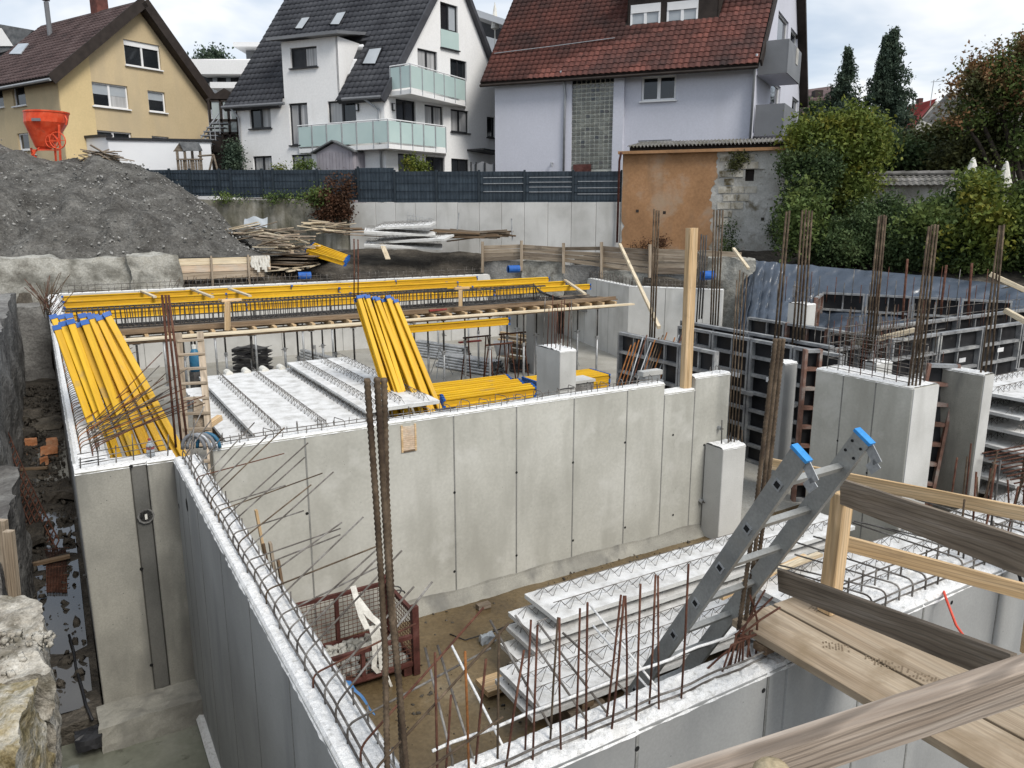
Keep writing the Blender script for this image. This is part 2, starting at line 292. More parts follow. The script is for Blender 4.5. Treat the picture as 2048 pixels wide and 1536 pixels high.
TARP = mat('dark_blue_tarp', [(.036, .047, .064), (.054, .069, .093), (.078, .096, .125)], scale=.8, rough=.3, bump=.5, bscale=6, fine=.08, spec=.6, dist=.05, bstretch=(1, 1, .45))
BRICK = mat('orange_brick', [(.40, .15, .06), (.52, .23, .11), (.58, .33, .2)], scale=6, rough=.9, bump=.4, bscale=25, coord='obj', fine=.2)
BLACK = mat('black_void', [(.006, .006, .006), (.012, .012, .012)], scale=5, rough=.8, bump=0, fine=0)
BLACKP = mat('black_plastic', [(.016, .016, .018), (.03, .03, .032)], scale=5, rough=.45, bump=.05, fine=.1)
CORD = mat('red_cord', [(.62, .07, .04), (.72, .10, .06)], scale=5, rough=.5, bump=0, fine=.1)
# houses
def plaster(n, c, d=.06, st=None, sc=.5): return mat(n, [tuple(x * (1 - d) for x in c), c, tuple(min(.9, x * (1 + d)) for x in c)], scale=sc, rough=.9, bump=.15, bscale=25, fine=.05, fscale=12, streak=st, dist=.01)
P_YEL = plaster('yellow_render', (.54, .43, .265), .09, (.9, .25, (.44, .36, .24), .48, .82), .35)
P_YEL2 = plaster('pale_yellow_render', (.64, .50, .27), .06)
P_WHITE = plaster('white_render', (.80, .795, .785), .025, (1.2, .2, (.70, .69, .67), .58, .9))
P_LAV = plaster('lavender_render', (.56, .567, .63), .03, (1.0, .22, (.51, .515, .57), .52, .9))
P_ORG = mat('orange_plaster', [(.30, .165, .082), (.36, .20, .10), (.41, .24, .135)], scale=.8, rough=.95, bump=.25, bscale=14, fine=.14, fscale=10, stain=(.8, (.36, .27, .19), .54, .72), streak=(1.6, .2, (.25, .155, .09), .56, .8), dist=.02)
P_PEEL = mat('peeling_plaster', [(.30, .285, .25), (.46, .45, .42), (.60, .59, .56)], scale=1.1, rough=.95, bump=.5, bscale=8, fine=.15, fscale=16, stain=(1.1, (.17, .15, .11), .56, .68), streak=(1.2, .3, (.42, .34, .25), .58, .74), dist=.04, detail=6)
P_BLOCK = mat('bare_block', [(.40, .36, .28), (.55, .51, .43), (.64, .61, .54)], scale=3, rough=.95, bump=.5, bscale=16, fine=.2, var=.14, stain=(1.4, (.13, .105, .06), .5, .64), dist=.03)
T_BROWN = mat('brown_roof_tile', [(.055, .036, .034), (.095, .060, .056), (.13, .09, .085)], scale=1.1, rough=.75, bump=.1, fine=.2, fscale=10, var=.15)
T_BLACK = mat('anthracite_roof_tile', [(.036, .037, .044), (.054, .056, .064), (.074, .076, .085)], scale=.7, rough=.6, bump=.08, fine=.12, fscale=8)
T_RED = mat('red_roof_tile', [(.035, .024, .023), (.075, .034, .029), (.125, .046, .036), (.18, .066, .05)], scale=.6, rough=.85, bump=.3, bscale=20, fine=.25, fscale=5, var=.2, detail=5, contrast=(.25, .75))
T_BRED = mat('bright_red_roof', [(.24, .035, .03), (.33, .05, .04)], scale=1, rough=.7, bump=.1, fine=.15)
T_CORR = mat('mossy_corrugated_sheet', [(.075, .07, .065), (.14, .135, .125), (.22, .21, .20)], scale=1.6, rough=.95, bump=.3, bscale=14, fine=.25, stain=(1.5, (.09, .085, .04), .55, .7))
GLASS = mat('window_glass', [(.012, .014, .017), (.022, .025, .028)], scale=.6, rough=.06, bump=0, fine=0, spec=.75)
GLASSL = mat('lit_blind_glass', [(.33, .36, .39), (.42, .45, .47)], scale=1, rough=.25, bump=0, fine=.04, spec=.6)
CURT = mat('net_curtain', [(.26, .26, .26), (.5, .5, .5)], scale=9, rough=.5, bump=0, fine=.1, stretch=(1, 1, .02), spec=.5)
MORT = mat('pale_mortar', [(.50, .50, .44), (.58, .58, .52)], scale=3, rough=.9, bump=.1, fine=.1)
GBLOCK = mat('glass_block', [(.045, .047, .036), (.085, .088, .07), (.16, .165, .14)], scale=2.0, rough=.12, bump=.3, bscale=6, fine=.1, var=.3, spec=.8)
FROST = mat('frosted_teal_glass', [(.42, .54, .52), (.50, .62, .59)], scale=.6, rough=.22, bump=0, fine=0, spec=.6)
WFR = mat('white_window_frame', [(.76, .76, .76), (.8, .8, .8)], scale=4, rough=.45, bump=0, fine=.03)
DFR = mat('anthracite_frame', [(.018, .019, .022), (.03, .031, .034)], scale=4, rough=.45, bump=0, fine=.1)
DBROWN = mat('dark_brown_wood', [(.022, .016, .013), (.04, .03, .025)], scale=3, rough=.7, bump=.1, fine=.15)
ZINC = mat('zinc_pipe', [(.30, .315, .33), (.40, .41, .425)], scale=4, rough=.45, metal=.4, bump=0, fine=.1)
GPANEL = mat('grey_balcony_panel', [(.15, .155, .165), (.19, .195, .205)], scale=1, rough=.5, bump=0, fine=.05)
FENCE = mat('anthracite_fence_strip', [(.022, .033, .045), (.030, .043, .057), (.038, .053, .068)], scale=3, rough=.55, bump=.15, bscale=18, fine=.15, var=.16, bstretch=(1, 1, .05))
FPOST = mat('fence_post_steel', [(.018, .026, .034), (.026, .036, .045)], scale=4, rough=.5, bump=0, fine=.1)
SHED = mat('mauve_shed_board', [(.27, .25, .275), (.33, .31, .335)], scale=2, rough=.8, bump=.1, fine=.1, var=.06)
SHEDR = mat('grey_shingle', [(.075, .08, .085), (.12, .125, .13), (.16, .165, .17)], scale=3, rough=.9, bump=.2, fine=.2)
CONGL = mat('conservatory_glass', [(.25, .29, .29), (.36, .40, .39)], scale=.4, rough=.1, bump=0, fine=0, spec=.7)
WALLW = mat('white_garage_wall', [(.70, .71, .73), (.78, .79, .80)], scale=.5, rough=.85, bump=.05, fine=.03)
def leafmat(n, cols, sc=1.4, tr=.25):
    m = mat(n, cols, scale=sc, rough=.65, bump=0, fine=.35, fscale=9, spec=.25, detail=6, contrast=(.25, .75)); bs = m.node_tree.nodes['Principled BSDF']
    bs.inputs['Subsurface Weight'].default_value = 0
    nt = m.node_tree; t = nn(nt, 'ShaderNodeBsdfTranslucent'); mx = nn(nt, 'ShaderNodeMixShader'); mx.inputs[0].default_value = tr
    out = [x for x in nt.nodes if x.type == 'OUTPUT_MATERIAL'][0]; src = bs.inputs['Base Color'].links[0].from_socket; nt.links.new(src, t.inputs[0])
    nt.links.new(bs.outputs[0], mx.inputs[1]); nt.links.new(t.outputs[0], mx.inputs[2]); nt.links.new(mx.outputs[0], out.inputs[0]); return m
L_CON = leafmat('conifer_needles', [(.03, .05, .036), (.065, .098, .066), (.12, .155, .10)])
L_MAP = leafmat('pale_maple_leaves', [(.06, .095, .025), (.15, .195, .042), (.31, .315, .07)], 1.2)
L_GRN = leafmat('green_leaves', [(.042, .07, .02), (.11, .16, .045), (.22, .26, .07)])
L_DRK = leafmat('dark_green_leaves', [(.024, .045, .018), (.072, .112, .042), (.15, .195, .075)])
L_YEL = leafmat('yellow_green_leaves', [(.05, .085, .018), (.13, .165, .028), (.28, .24, .035)], 1.0)
L_RED = leafmat('autumn_red_leaves', [(.06, .08, .03), (.12, .12, .05), (.25, .13, .06), (.38, .20, .10)], 1.0)
L_OLV = leafmat('olive_leaves', [(.034, .042, .016), (.08, .088, .03), (.15, .145, .046)])
L_BRN = leafmat('dry_brown_leaves', [(.035, .02, .012), (.09, .045, .025), (.15, .065, .035)], 2)
BARK = mat('tree_bark', [(.035, .028, .022), (.075, .06, .048)], scale=6, rough=.95, bump=.5, bscale=20, fine=.3)
# ---------------------------------------------------------------- the setting: ground, pit floor, water, spoil heap
def dirY(u, v): r = ray(u, v); return Vector((r.x, r.y)) / r.y
def gxy(u, Y, v=410): p = py(u, v, Y); return (p.x, p.y)
STREET = 5.75                                            # level of the gardens behind the retaining wall
TLINE = [gxy(-900, 41), gxy(0, 40), gxy(320, 38.6), gxy(700, 37), gxy(1243, 34.6), gxy(1592, 32.2), gxy(2400, 27), gxy(4000, 15)]
PIT = [(-1.5, -6), (-1.5, 30.6), (19.9, 30.6), (19.9, 22.9), (24.0, 21.0), (26.4, 12), (34, -6)]
def inside(px, py_, poly):
    c = np.zeros(px.shape, bool); n = len(poly)
    for i in range(n):
        x0, y0 = poly[i]; x1, y1 = poly[(i + 1) % n]
        if y0 == y1: continue
        c ^= ((y0 > py_) != (y1 > py_)) & (px < (x1 - x0) * (py_ - y0) / (y1 - y0) + x0)
    return c
def segdist(x, y, poly, closed):
    dmin = np.full(x.shape, 1e9); n = len(poly)
    for i in range(n if closed else n - 1):
        ax, ay = poly[i]; bx, by = poly[(i + 1) % n]; dx, dy = bx - ax, by - ay
        t = np.clip(((x - ax) * dx + (y - ay) * dy) / (dx * dx + dy * dy), 0, 1); dmin = np.minimum(dmin, np.hypot(x - ax - t * dx, y - ay - t * dy))
    return dmin
def vnoise(x, y, sc, seed=0):
    return np.array([noise.noise(Vector((float(a) * sc, float(b) * sc, seed * 7.3))) for a, b in zip(x.ravel(), y.ravel())]).reshape(x.shape)
def ground_height(x, y):
    p = x * GA.x + y * GA.y; q = x * GB.x + y * GB.y
    inp = inside(p, q, PIT); dp = segdist(p, q, PIT, True); back = TLINE + [(900, 15), (900, 2000), (-900, 2000), (-900, 41)]
    beh = inside(x, y - .9, back); dt = segdist(x, y, TLINE, False)
    bank = 2.75 + .95 * np.clip(dp / (dp + dt + .01), 0, 1)
    right = np.clip((p - 22) / 6, 0, 1); bank = bank + right * .4
    left = np.clip((9 - p) / 3, 0, 1) * np.clip((dp - .5) / 1.0, 0, 1); bank = bank + left * .75
    near = (q < 4) & ~inp; bank = np.where(near, 2.9, bank)
    h = np.where(beh, STREET, np.where(inp, -.8, bank))
    return h, inp, beh
def build_ground():
    core = np.arange(-34, 40.01, .4); out = np.array([60, 100, 180, 350, 700, 1400.]); xs = np.concatenate([-out[::-1], core, out])
    coy = np.arange(-4, 48.01, .4); ys = np.concatenate([[-1400, -500, -150, -50, -15], coy, [60, 80, 120, 200, 400, 800, 2000]])
    X, Y = np.meshgrid(xs, ys, indexing='ij'); Z, inp, beh = ground_height(X, Y)
    nzv = vnoise(X, Y, .35, 1) * .16 + vnoise(X, Y, 1.3, 2) * .07
    Z = Z + np.where(inp, nzv * .0 - .02, np.where(beh, 0, nzv))
    v = np.stack([X, Y, Z], -1).reshape(-1, 3); nx, ny = X.shape; i, j = np.meshgrid(np.arange(nx - 1), np.arange(ny - 1), indexing='ij'); a = (i * ny + j).ravel()
    f = np.stack([a, a + ny, a + ny + 1, a + 1], 1); o = big('ground', v, f, SOIL, smooth=True); tag(o, kind='structure')
build_ground()
def sheet(name, p0, p1, q0, q1, z, m, res=.2, amp=.0, sc=1.0, kind='structure'):
    g = M(); nu = max(1, int((p1 - p0) / res)); nv = max(1, int((q1 - q0) / res))
    g.grid(lambda a, b: S(p0 + (p1 - p0) * a, q0 + (q1 - q0) * b, z + (amp * nz3((p0 + (p1 - p0) * a, q0 + (q1 - q0) * b, z), sc) if amp else 0)), nu, nv)
    return tag(g.build(name, m, smooth=True), kind=kind)
sheet('mud_floor', 1.29, 34, 3.2, 9.08, .012, MUD, .12, .018, 1.6)
sheet('concrete_floor', .25, 34, 9.08, 30.6, .006, FLOORC, .5, .0)
sheet('trench_floor', -1.9, -.02, 8.9, 30.9, -.0, SOIL, .1, .13, 1.7)
sheet('chamber_water', -2.6, 1.0, 2.0, 9.0, -.24, WATER, .5)
sheet('trench_puddle', -1.4, -.1, 9.0, 21.0, .022, PUDDLE, .5)
sheet('near_pit_floor', 1.3, 30, -6, 2.75, -.015, C_GREY, 1.0)

# spoil heap on the left: a height field over the bank
def heap_h(u, w):                                        # u, w: heap coordinates in world x, y
    pass
HEAPX0, HEAPX1, HEAPY0, HEAPY1 = -36.0, -8.0, 26.0, 41.5
SKY = [(-2200, 150), (-600, 250), (-160, 268), (0, 284), (62, 305), (108, 320), (150, 318), (230, 322), (290, 336), (330, 352), (375, 383), (410, 412), (440, 440), (468, 470), (492, 492), (560, 515)]
def sky_v(u):
    for (a, b), (c, d) in zip(SKY, SKY[1:]):
        if u <= c: return b + (d - b) * (u - a) / (c - a)
    return SKY[-1][1]
def heap_height(x, y):
    # ridge line of the heap as seen from the street runs at Y = 35; the front slope falls to the top of the old wall, the back slope falls behind
    Yr = 35.0; r = math.hypot(x, 1)
    u = 1024 + F * x / y * 1.035; v = sky_v(u); zr = py(u, v, Yr).z; base = 3.75
    Yf = (31.3 + .5105 * x) / .86
    if y <= Yr: t = (y - Yf) / (Yr - Yf); t = max(0, min(1, t)); s = t ** .78; z = base + (zr - base) * s
    else: t = min(1, (y - Yr) / 5.5); z = zr - (zr - 4.2) * t * t * (3 - 2 * t)
    return z
def build_heap():
    g = M(); nu, nv = 300, 170
    def fn(a, b):
        x = HEAPX0 + (HEAPX1 - HEAPX0) * a; x = x * .97; yf = (31.0 + .5105 * x) / .86; y = yf + (41.0 - yf) * b ** 1.15
        z = heap_height(x, y); w = min(1, max(0, (z - 3.7) / .7))
        n = noise.fractal(Vector((x * .55, y * .55, 3)), 1.0, 2.0, 6) * .42 + noise.ridged_multi_fractal(Vector((x * .35, y * .7, 8)), 1.0, 2.1, 5, 1.0, 2.0) * .10 - .12
        # erosion gullies running down the front slope
        n += .24 * noise.noise(Vector((x * 1.5 + y * .35, y * .22, 5))) + .07 * noise.noise(Vector((x * 2.6, y * 2.6, 1))) + .035 * noise.noise(Vector((x * 6, y * 6, 4)))
        edge = min(1, max(.15, abs(y - 35) / 1.2)); edge = 1 if y < 35 else edge
        return (x, y, z + n * w * (.45 if abs(y - 35) < .7 else 1.0))
    g.grid(fn, nu, nv); tag(g.build('spoil_heap', GRAVELY, smooth=True), kind='structure')
build_heap()
def rough_box(m, c, x, y, z, res, amp, sc, seed=0.0):
    c, x, y, z = Vector(c), Vector(x), Vector(y), Vector(z); off = Vector((seed * 3.1, seed * 1.7, seed * 5.3))
    def d(p): return p + noise.noise_vector(p * sc + off) * amp + noise.noise_vector(p * sc * 3.1 + off) * amp * .4 + noise.noise_vector(p * sc * 8.7 + off) * amp * .2
    for (o, e1, e2, fl) in ((-x, y, z, True), (x, y, z, False), (-y, x, z, False), (y, x, z, True), (-z, x, y, True), (z, x, y, False)):
        n1 = max(1, int(2 * e1.length / res)); n2 = max(1, int(2 * e2.length / res))
        m.grid(lambda a, b: d(c + o + e1 * (2 * a - 1) + e2 * (2 * b - 1)), n1, n2, flip=fl)
    return m
def stones(name, pts, s0, s1, m, parent=None, flat=.6, seed=1):
    r = np.random.default_rng(seed); pts = np.asarray(pts, float); n = len(pts)
    base = np.array([[-1, -1, -1], [1, -1, -1], [1, 1, -1], [-1, 1, -1], [-.7, -.7, 1], [.7, -.7, 1], [.7, .7, 1], [-.7, .7, 1]], float)
    fc = np.array([[0, 3, 2, 1], [4, 5, 6, 7], [0, 1, 5, 4], [1, 2, 6, 5], [2, 3, 7, 6], [3, 0, 4, 7]])
    s = (s0 + (s1 - s0) * r.random(n) ** 2.5)[:, None, None]; jit = 1 + r.normal(0, .22, (n, 8, 3)); a = r.random(n) * 6.28; ca, sa = np.cos(a), np.sin(a)
    v = base[None] * jit * s * np.array([1, .8, flat]); x = v[..., 0] * ca[:, None] - v[..., 1] * sa[:, None]; y = v[..., 0] * sa[:, None] + v[..., 1] * ca[:, None]
    til = r.normal(0, .35, (n, 2)); z = v[..., 2] + x * til[:, :1] + y * til[:, 1:]
    V_ = (np.stack([x, y, z], -1) + pts[:, None]).reshape(-1, 3); F_ = (fc[None] + 8 * np.arange(n)[:, None, None]).reshape(-1, 4)
    return tag(big(name, V_, F_, m, parent), kind='stuff')
def heap_stones():
    r = np.random.default_rng(5); pts = []
    for _ in range(3600):
        x = -24 + 16 * r.random(); yf = (31.4 + .5105 * x) / .86; y = yf + (35 - yf) * r.random() ** .9; z = heap_height(x, y)
        if z < 3.8: continue
        pts.append((x, y, z - .0 + .10 * r.normal()))
    stones('heap_stones', pts, .008, .055, STONE, seed=2)
heap_stones()
# ---------------------------------------------------------------- cast concrete walls of the basement, their starter bars
TOP = 2.75
def ppos(u, v, q): return pq(u, v, q).dot(GA)
class Wall: pass
def cw(name, label, P0, P1, th, z0, z1, joints, m, topm=None, ztops=None, cat='concrete wall', depths=None, mats=None, group=None, res=.035, amp=.008):
    """Wall from P0 to P1 (seen from its front, left to right); body lies th behind the front plane. One part per formwork panel."""
    P0 = Vector((P0[0], P0[1], 0)); P1 = Vector((P1[0], P1[1], 0)); e = (P1 - P0); L = e.length; e /= L; n = Vector((-e.y, e.x, 0))
    t = thing(name, label, cat, P0 + VZ * z0, group); cuts = [0] + sorted(joints) + [L]; c = .010
    w = Wall(); w.o = t; w.P0 = P0; w.e = e; w.n = n; w.L = L; w.z1 = z1; w.th = th
    for i, (a, b) in enumerate(zip(cuts, cuts[1:])):
        zt = ztops[i] if ztops else z1; d = depths[i] if depths else 0; g = M()
        ga = .003 if i > 0 else 0; gb = .003 if i < len(cuts) - 2 else 0; a_, b_ = a + ga, b - gb
        pl = [(a_, d + c), (a_ + c, d), (b_ - c, d), (b_, d + c), (b_, th - c), (b_ - c, th), (a_ + c, th), (a_, th - c)]
        g.prism([P0 + e * s + n * q + VZ * z0 for s, q in pl], VZ * (zt - z0)); g.build('panel', (mats[i] if mats else m), t)
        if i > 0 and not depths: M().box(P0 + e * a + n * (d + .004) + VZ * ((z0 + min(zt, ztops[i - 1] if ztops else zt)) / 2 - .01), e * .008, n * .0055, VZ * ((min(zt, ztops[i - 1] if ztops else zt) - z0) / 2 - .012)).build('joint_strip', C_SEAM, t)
        if topm:
            h = M(); nu = max(2, int((b - a) / res)); nv = max(3, int(th / res))
            def fn(x, y):
                s = a + (b - a) * x; q = d - .006 + (th - d + .012) * y; p = P0 + e * s + n * q + VZ * zt
                k = min(1, min(y, 1 - y) * 6); edge = 0 if 0 < y < 1 else -.03
                return p + VZ * (.012 + edge + k * amp * (1.0 + 1.2 * nz3(p, 9) + .9 * nz3(p, 23) + .6 * nz3(p, 50))) + e * (.004 * nz3(p, 30)) + n * ((.010 * nz3(p, 12)) if not 0 < y < 1 else 0)
            h.grid(fn, nu, nv, flip=False); h.build('rough_top', topm, t, smooth=False)
    return w
def tie(w, s, z, r=.018, m=BLACK):
    p = w.P0 + w.e * s + VZ * z - w.n * .002; g = M(); k = 10; pts = [p + (w.e * math.cos(a) + VZ * math.sin(a)) * r for a in [6.283 * i / k for i in range(k)]]
    g.prism(pts, w.n * .004 - w.n * .003); g.build('tie_hole', m, w.o)
def at(w, s, q, z): return w.P0 + w.e * s + w.n * q + VZ * z
def bars(parent, pts, r, m, n=5, name='rebar'): return M().tube(pts, r, n).build(name, m, parent, smooth=True)
def sxy(p, q): v = S(p, q); return (v.x, v.y)
def bend(p0, up, d, rad=.05, k=4):                       # upright p0 -> up, then rounded bend, then along d
    u = VZ; dl = d.length; dn = d / dl; pts = [p0, p0 + u * (up - rad)]
    for i in range(1, k + 1):
        t = i / k; pts.append(p0 + u * up + (-u * rad) * (1 - t) ** 2 + dn * rad * t * t)
    pts.append(p0 + u * up + d); return pts

# the long dividing wall with its formwork joints
jq = 9.05; js = [ppos(u, 950, jq) - 1.39 for u in (614, 909, 1033, 1146, 1250, 1346)]; js = [j for j in js if j > 0]; nt_a, nt_b = ppos(1330, 780, jq) - 1.39, ppos(1391, 770, jq) - 1.39
js2 = sorted([j for j in js if j < nt_a - .1] + [nt_a, nt_b]); L1 = ppos(1462, 745, jq) - 1.39
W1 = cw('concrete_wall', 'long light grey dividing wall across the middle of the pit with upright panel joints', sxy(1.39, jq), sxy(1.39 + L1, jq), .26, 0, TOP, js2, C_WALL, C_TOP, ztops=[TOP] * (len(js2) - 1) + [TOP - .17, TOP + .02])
for u, vs in ((614, (1027,)), (909, (985, 1143)), (1033, (945, 1111)), (1146, (925, 1081)), (1250, (885, 1055)), (1346, (870, 1030)), (1408, (890, 1017))):
    for v in vs: P = pq(u, v, jq); tie(W1, P.dot(GA) - 1.39, P.z, .02)
g = M(); nfl = 60
def fil(a, b):
    s = a * L1; p = at(W1, s, 0, 0); k = .13 + .05 * nz3((s, 0, 0), 1.1) + .02 * nz3((s, 0, 3), 6); return p - W1.n * (k * (1 - b) ** 1.6 * 1.0 + .003) + VZ * (.22 * b ** .8 * (1 + .22 * nz3((s, 1, 0), 1.7)) + .012 * nz3((s * 9, b * 4, 0), 1))
g.grid(fil, 220, 6); g.build('mortar_fillet', C_DARK, W1.o)
for s_, z_ in ((L1 - .22, 1.86), (L1 - .55, .62)):             # anchor nuts near the right end
    b_ = at(W1, s_, -.06, z_); M().tube([b_, b_ + W1.n * .06], .035, 8).build('anchor_nut', GALV, W1.o); M().tube([b_ - W1.n * .05, b_ + W1.n * .06], .012, 6).build('anchor_rod', REBAR, W1.o)
# wooden patch let into the wall
a0, a1 = pq(803, 905, jq), pq(831, 847, jq)
pt = thing('wooden_box_out', 'small upright wooden box-out set into the top of the dividing wall', 'box-out', pq(817, 905, jq - .01))
mm = (a0 + a1) / 2 - W1.n * .006; hz = (a1.z - a0.z) / 2; hw = (a1 - a0).dot(W1.e) / 2
M().box(mm, W1.e * (hw - .02), W1.n * .005, VZ * (hz - .02)).build('board', W_FORM, pt)
for sg in (-1, 1): M().box(mm + W1.e * sg * (hw - .01), W1.e * .012, W1.n * .012, VZ * hz).build('side_strip', W_NEW, pt)
M().box(mm - VZ * (hz - .01), W1.e * (hw - .024), W1.n * .011, VZ * .012).build('bottom_strip', W_BROWN, pt)
# hoops and stubs along its top
s = .12; i = 0
while s < L1 - .1:
    zt = TOP if not (nt_a < s < nt_b) else TOP - .17
    if not (nt_a - .02 < s < nt_b + .35):
        if i % 3 == 0:
            h = .10 + .05 * random.random(); d = .14 + .08 * random.random(); a = at(W1, s, .07, zt); tw = W1.e * random.uniform(-.08, .10)
            bars(W1.o, [a, a + VZ * h * .8, a + VZ * h + W1.n * .03 + tw * .2, a + W1.n * d + tw + VZ * h, a + W1.n * (d + .015) + tw + VZ * (h - .03), a + W1.n * (d + .015) + tw - VZ * .02], .0055, REBAR, name='hoop_bar')
        else:
            a = at(W1, s, random.choice((.05, .2)), zt); bars(W1.o, [a, a + VZ * (.06 + .08 * random.random()) + W1.e * random.uniform(-.01, .01)], .005, REBAR, 4, name='starter_stub')
    s += .098; i += 1
for q_, h_ in ((.06, .055), (.19, .06)):
    M().tube([at(W1, .1 + (nt_a - .2) * k / 10, q_ + .008 * math.sin(k * 2.1), TOP + h_ + .01 * math.sin(k)) for k in range(11)], .006, 5).build('long_bar', REBAR, W1.o, smooth=True)
for u_, v_ in ((890, 818), (1022, 797), (1130, 778)):
    c_ = pz(u_, v_, TOP + .05); bars(W1.o, [c_ - W1.e * .12, c_ + W1.n * .02, c_ + W1.e * .16], .012, DARKBAR, 5, 'tie_clip')

# left arm wall that runs toward the camera
def seams2(uv): return sorted(8.9 - pp(u, v, .955).dot(GB) for u, v in uv)
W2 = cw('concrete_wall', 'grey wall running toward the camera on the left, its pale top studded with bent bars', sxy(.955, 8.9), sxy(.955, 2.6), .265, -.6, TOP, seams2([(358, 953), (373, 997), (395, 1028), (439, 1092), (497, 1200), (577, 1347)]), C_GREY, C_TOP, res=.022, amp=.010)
for (u, v, r) in ((374, 1010, .07), (358, 1012, .03)):
    P = pp(u, v, .955); tie(W2, 8.9 - P.dot(GB), P.z, r)
M().tube([at(W2, 0.2 + k * .55, .0 - .03, -.18 + .01 * (k % 2)) for k in range(12)], [.045 + .01 * random.random() for _ in range(12)], 5).build('wall_foot_batten', C_TOP, W2.o)
s = .15; i = 0
while s < 6.2:
    a = at(W2, s, .075 + .015 * random.random(), TOP - .01); near = s > 1.0
    if near:
        el = R(random.choice((8, 12, 30, 36, 40))); ln = random.uniform(.55, .95); az = random.uniform(-.12, .22)
        d = (W2.n * math.cos(az) + W2.e * -math.sin(az)) * math.cos(el) * ln + VZ * math.sin(el) * ln
        bars(W2.o, bend(a, .11 + .03 * random.random(), d, .05), .0065, random.choice((REBAR, REBAR, REBAR, BROWNBAR, RUST)), 6, name='starter_bar')
    else:
        d = W2.n * random.uniform(.05, .3) + VZ * random.uniform(.1, .5) + W2.e * random.uniform(-.2, .2); bars(W2.o, bend(a, .12, d, .05), .0065, REBAR, 6, name='starter_bar')
    b = at(W2, s + .08, .215 + .02 * random.random(), TOP - .01); bars(W2.o, [b, b + VZ * random.uniform(.09, .15) + W2.e * random.uniform(-.01, .01)], .006, REBAR, 5, name='starter_stub')
    s += .185
for q_, h_ in ((.085, .045), (.10, .10), (.21, .06)):
    M().tube([at(W2, .1 + 6.0 * k / 14, q_ + .006 * math.sin(k * 1.7), TOP + h_ + .006 * math.sin(k * 1.3)) for k in range(15)], .007, 6).build('long_bar', REBAR, W2.o, smooth=True)

# end wall of the small chamber on the left
pw = lambda u, v: ppos(u, v, 8.88)
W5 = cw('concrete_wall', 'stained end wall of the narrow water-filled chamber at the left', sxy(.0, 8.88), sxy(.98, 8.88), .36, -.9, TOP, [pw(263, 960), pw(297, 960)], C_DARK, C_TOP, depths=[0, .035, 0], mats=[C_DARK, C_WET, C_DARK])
P = pq(292, 1032, 8.88); ps = P.dot(GA); tie(W5, ps, P.z, .088, SHOT); tie(W5, ps, P.z, .07)
M().box(at(W5, ps, -.012, P.z - .005), W5.e * .012 + VZ * .002, W5.n * .002, VZ * .03).build('paper_tag', WHITE, W5.o)
for (u, v) in ((262, 933), (283, 1138), (303, 1330)): P = pq(u, v, 8.88); tie(W5, P.dot(GA), P.z, .02)
g = M(); rough_box(g, S(.45, 8.66, -.20), GA * .52, GB * .23, VZ * .26, .05, .02, 5); g.build('wall_footing', C_DARK, W5.o)
for k in range(6):
    a = S(.06 + k * .17, 9.0, TOP); bars(W5.o, [a, a + VZ * random.uniform(.12, .4) + GA * random.uniform(-.02, .03)], .007, DARKBAR if k < 2 else REBAR, 5, name='starter_bar')
for h_ in (.06, .12, .18): bars(W5.o, [S(.05, 8.98, TOP + h_), S(.9, 9.02, TOP + h_ + .02)], .005, REBAR, 5, name='long_bar')

# long outer wall at the left, beside the trench
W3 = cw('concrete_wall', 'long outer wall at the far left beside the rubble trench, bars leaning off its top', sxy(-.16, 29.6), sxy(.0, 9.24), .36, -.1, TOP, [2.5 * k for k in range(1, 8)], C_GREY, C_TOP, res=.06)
s = .3
while s < 20.2:
    a = at(W3, 20.36 - s, .09, TOP - .01)
    if s < 9.5:
        el = R(random.uniform(8, 26)); ln = random.uniform(.7, 1.15); az = random.uniform(-.5, -.05); d = (W3.n * math.cos(az) + W3.e * math.sin(az)) * math.cos(el) * ln + VZ * math.sin(el) * ln
        bars(W3.o, bend(a, .12, d, .05), .0062, random.choice((REBAR, RUSTO, BROWNBAR, BROWNBAR)), 5, name='starter_bar')
    elif random.random() < .5: bars(W3.o, bend(a, .12, W3.n * random.uniform(.1, .4) + VZ * random.uniform(.05, .4), .05), .006, BROWNBAR, 4, name='starter_bar')
    if s < 10: b = at(W3, 20.36 - s - .1, .28, TOP - .01); bars(W3.o, [b, b + VZ * random.uniform(.08, .2)], .005, REBAR, 4, name='starter_stub')
    s += .15 if s < 9.5 else .5
for k in range(22):                                       # long bars bent over the leaning beams
    a = at(W3, 20.36 - .15 - .055 * k, .2 + .05 * (k % 2), TOP - .01); el = R(random.uniform(14, 46)); ln = random.uniform(.8, 1.45); az = random.uniform(-.25, .12); d = (W3.n * math.cos(az) + W3.e * math.sin(az)) * math.cos(el) * ln + VZ * math.sin(el) * ln
    bars(W3.o, bend(a, .12, d, .05), .0062, random.choice((BROWNBAR, RUST, BROWNBAR, REBAR)), 5, name='starter_bar')
for _ in range(46):                                       # tangle of bars at the far end
    a = pz(92 + random.uniform(-6, 12), 604, TOP); a = S(a.dot(GA), 25.5 + random.uniform(-2.5, 1.5), TOP); d = Vector((random.uniform(-.55, .75), random.uniform(-.3, .3), random.uniform(.3, 1.0)))
    bars(W3.o, [a, a + d * random.uniform(.7, 1.25)], .009, random.choice((RUST, BROWNBAR)), 4, name='starter_bar')
for k in (.5, 2.2): P = at(W3, 20.36 - k * 1.2, -.02, 1.2); M().box(P, W3.e * .02, W3.n * .02, VZ * .02).build('tie_stub', DARKBAR, W3.o)

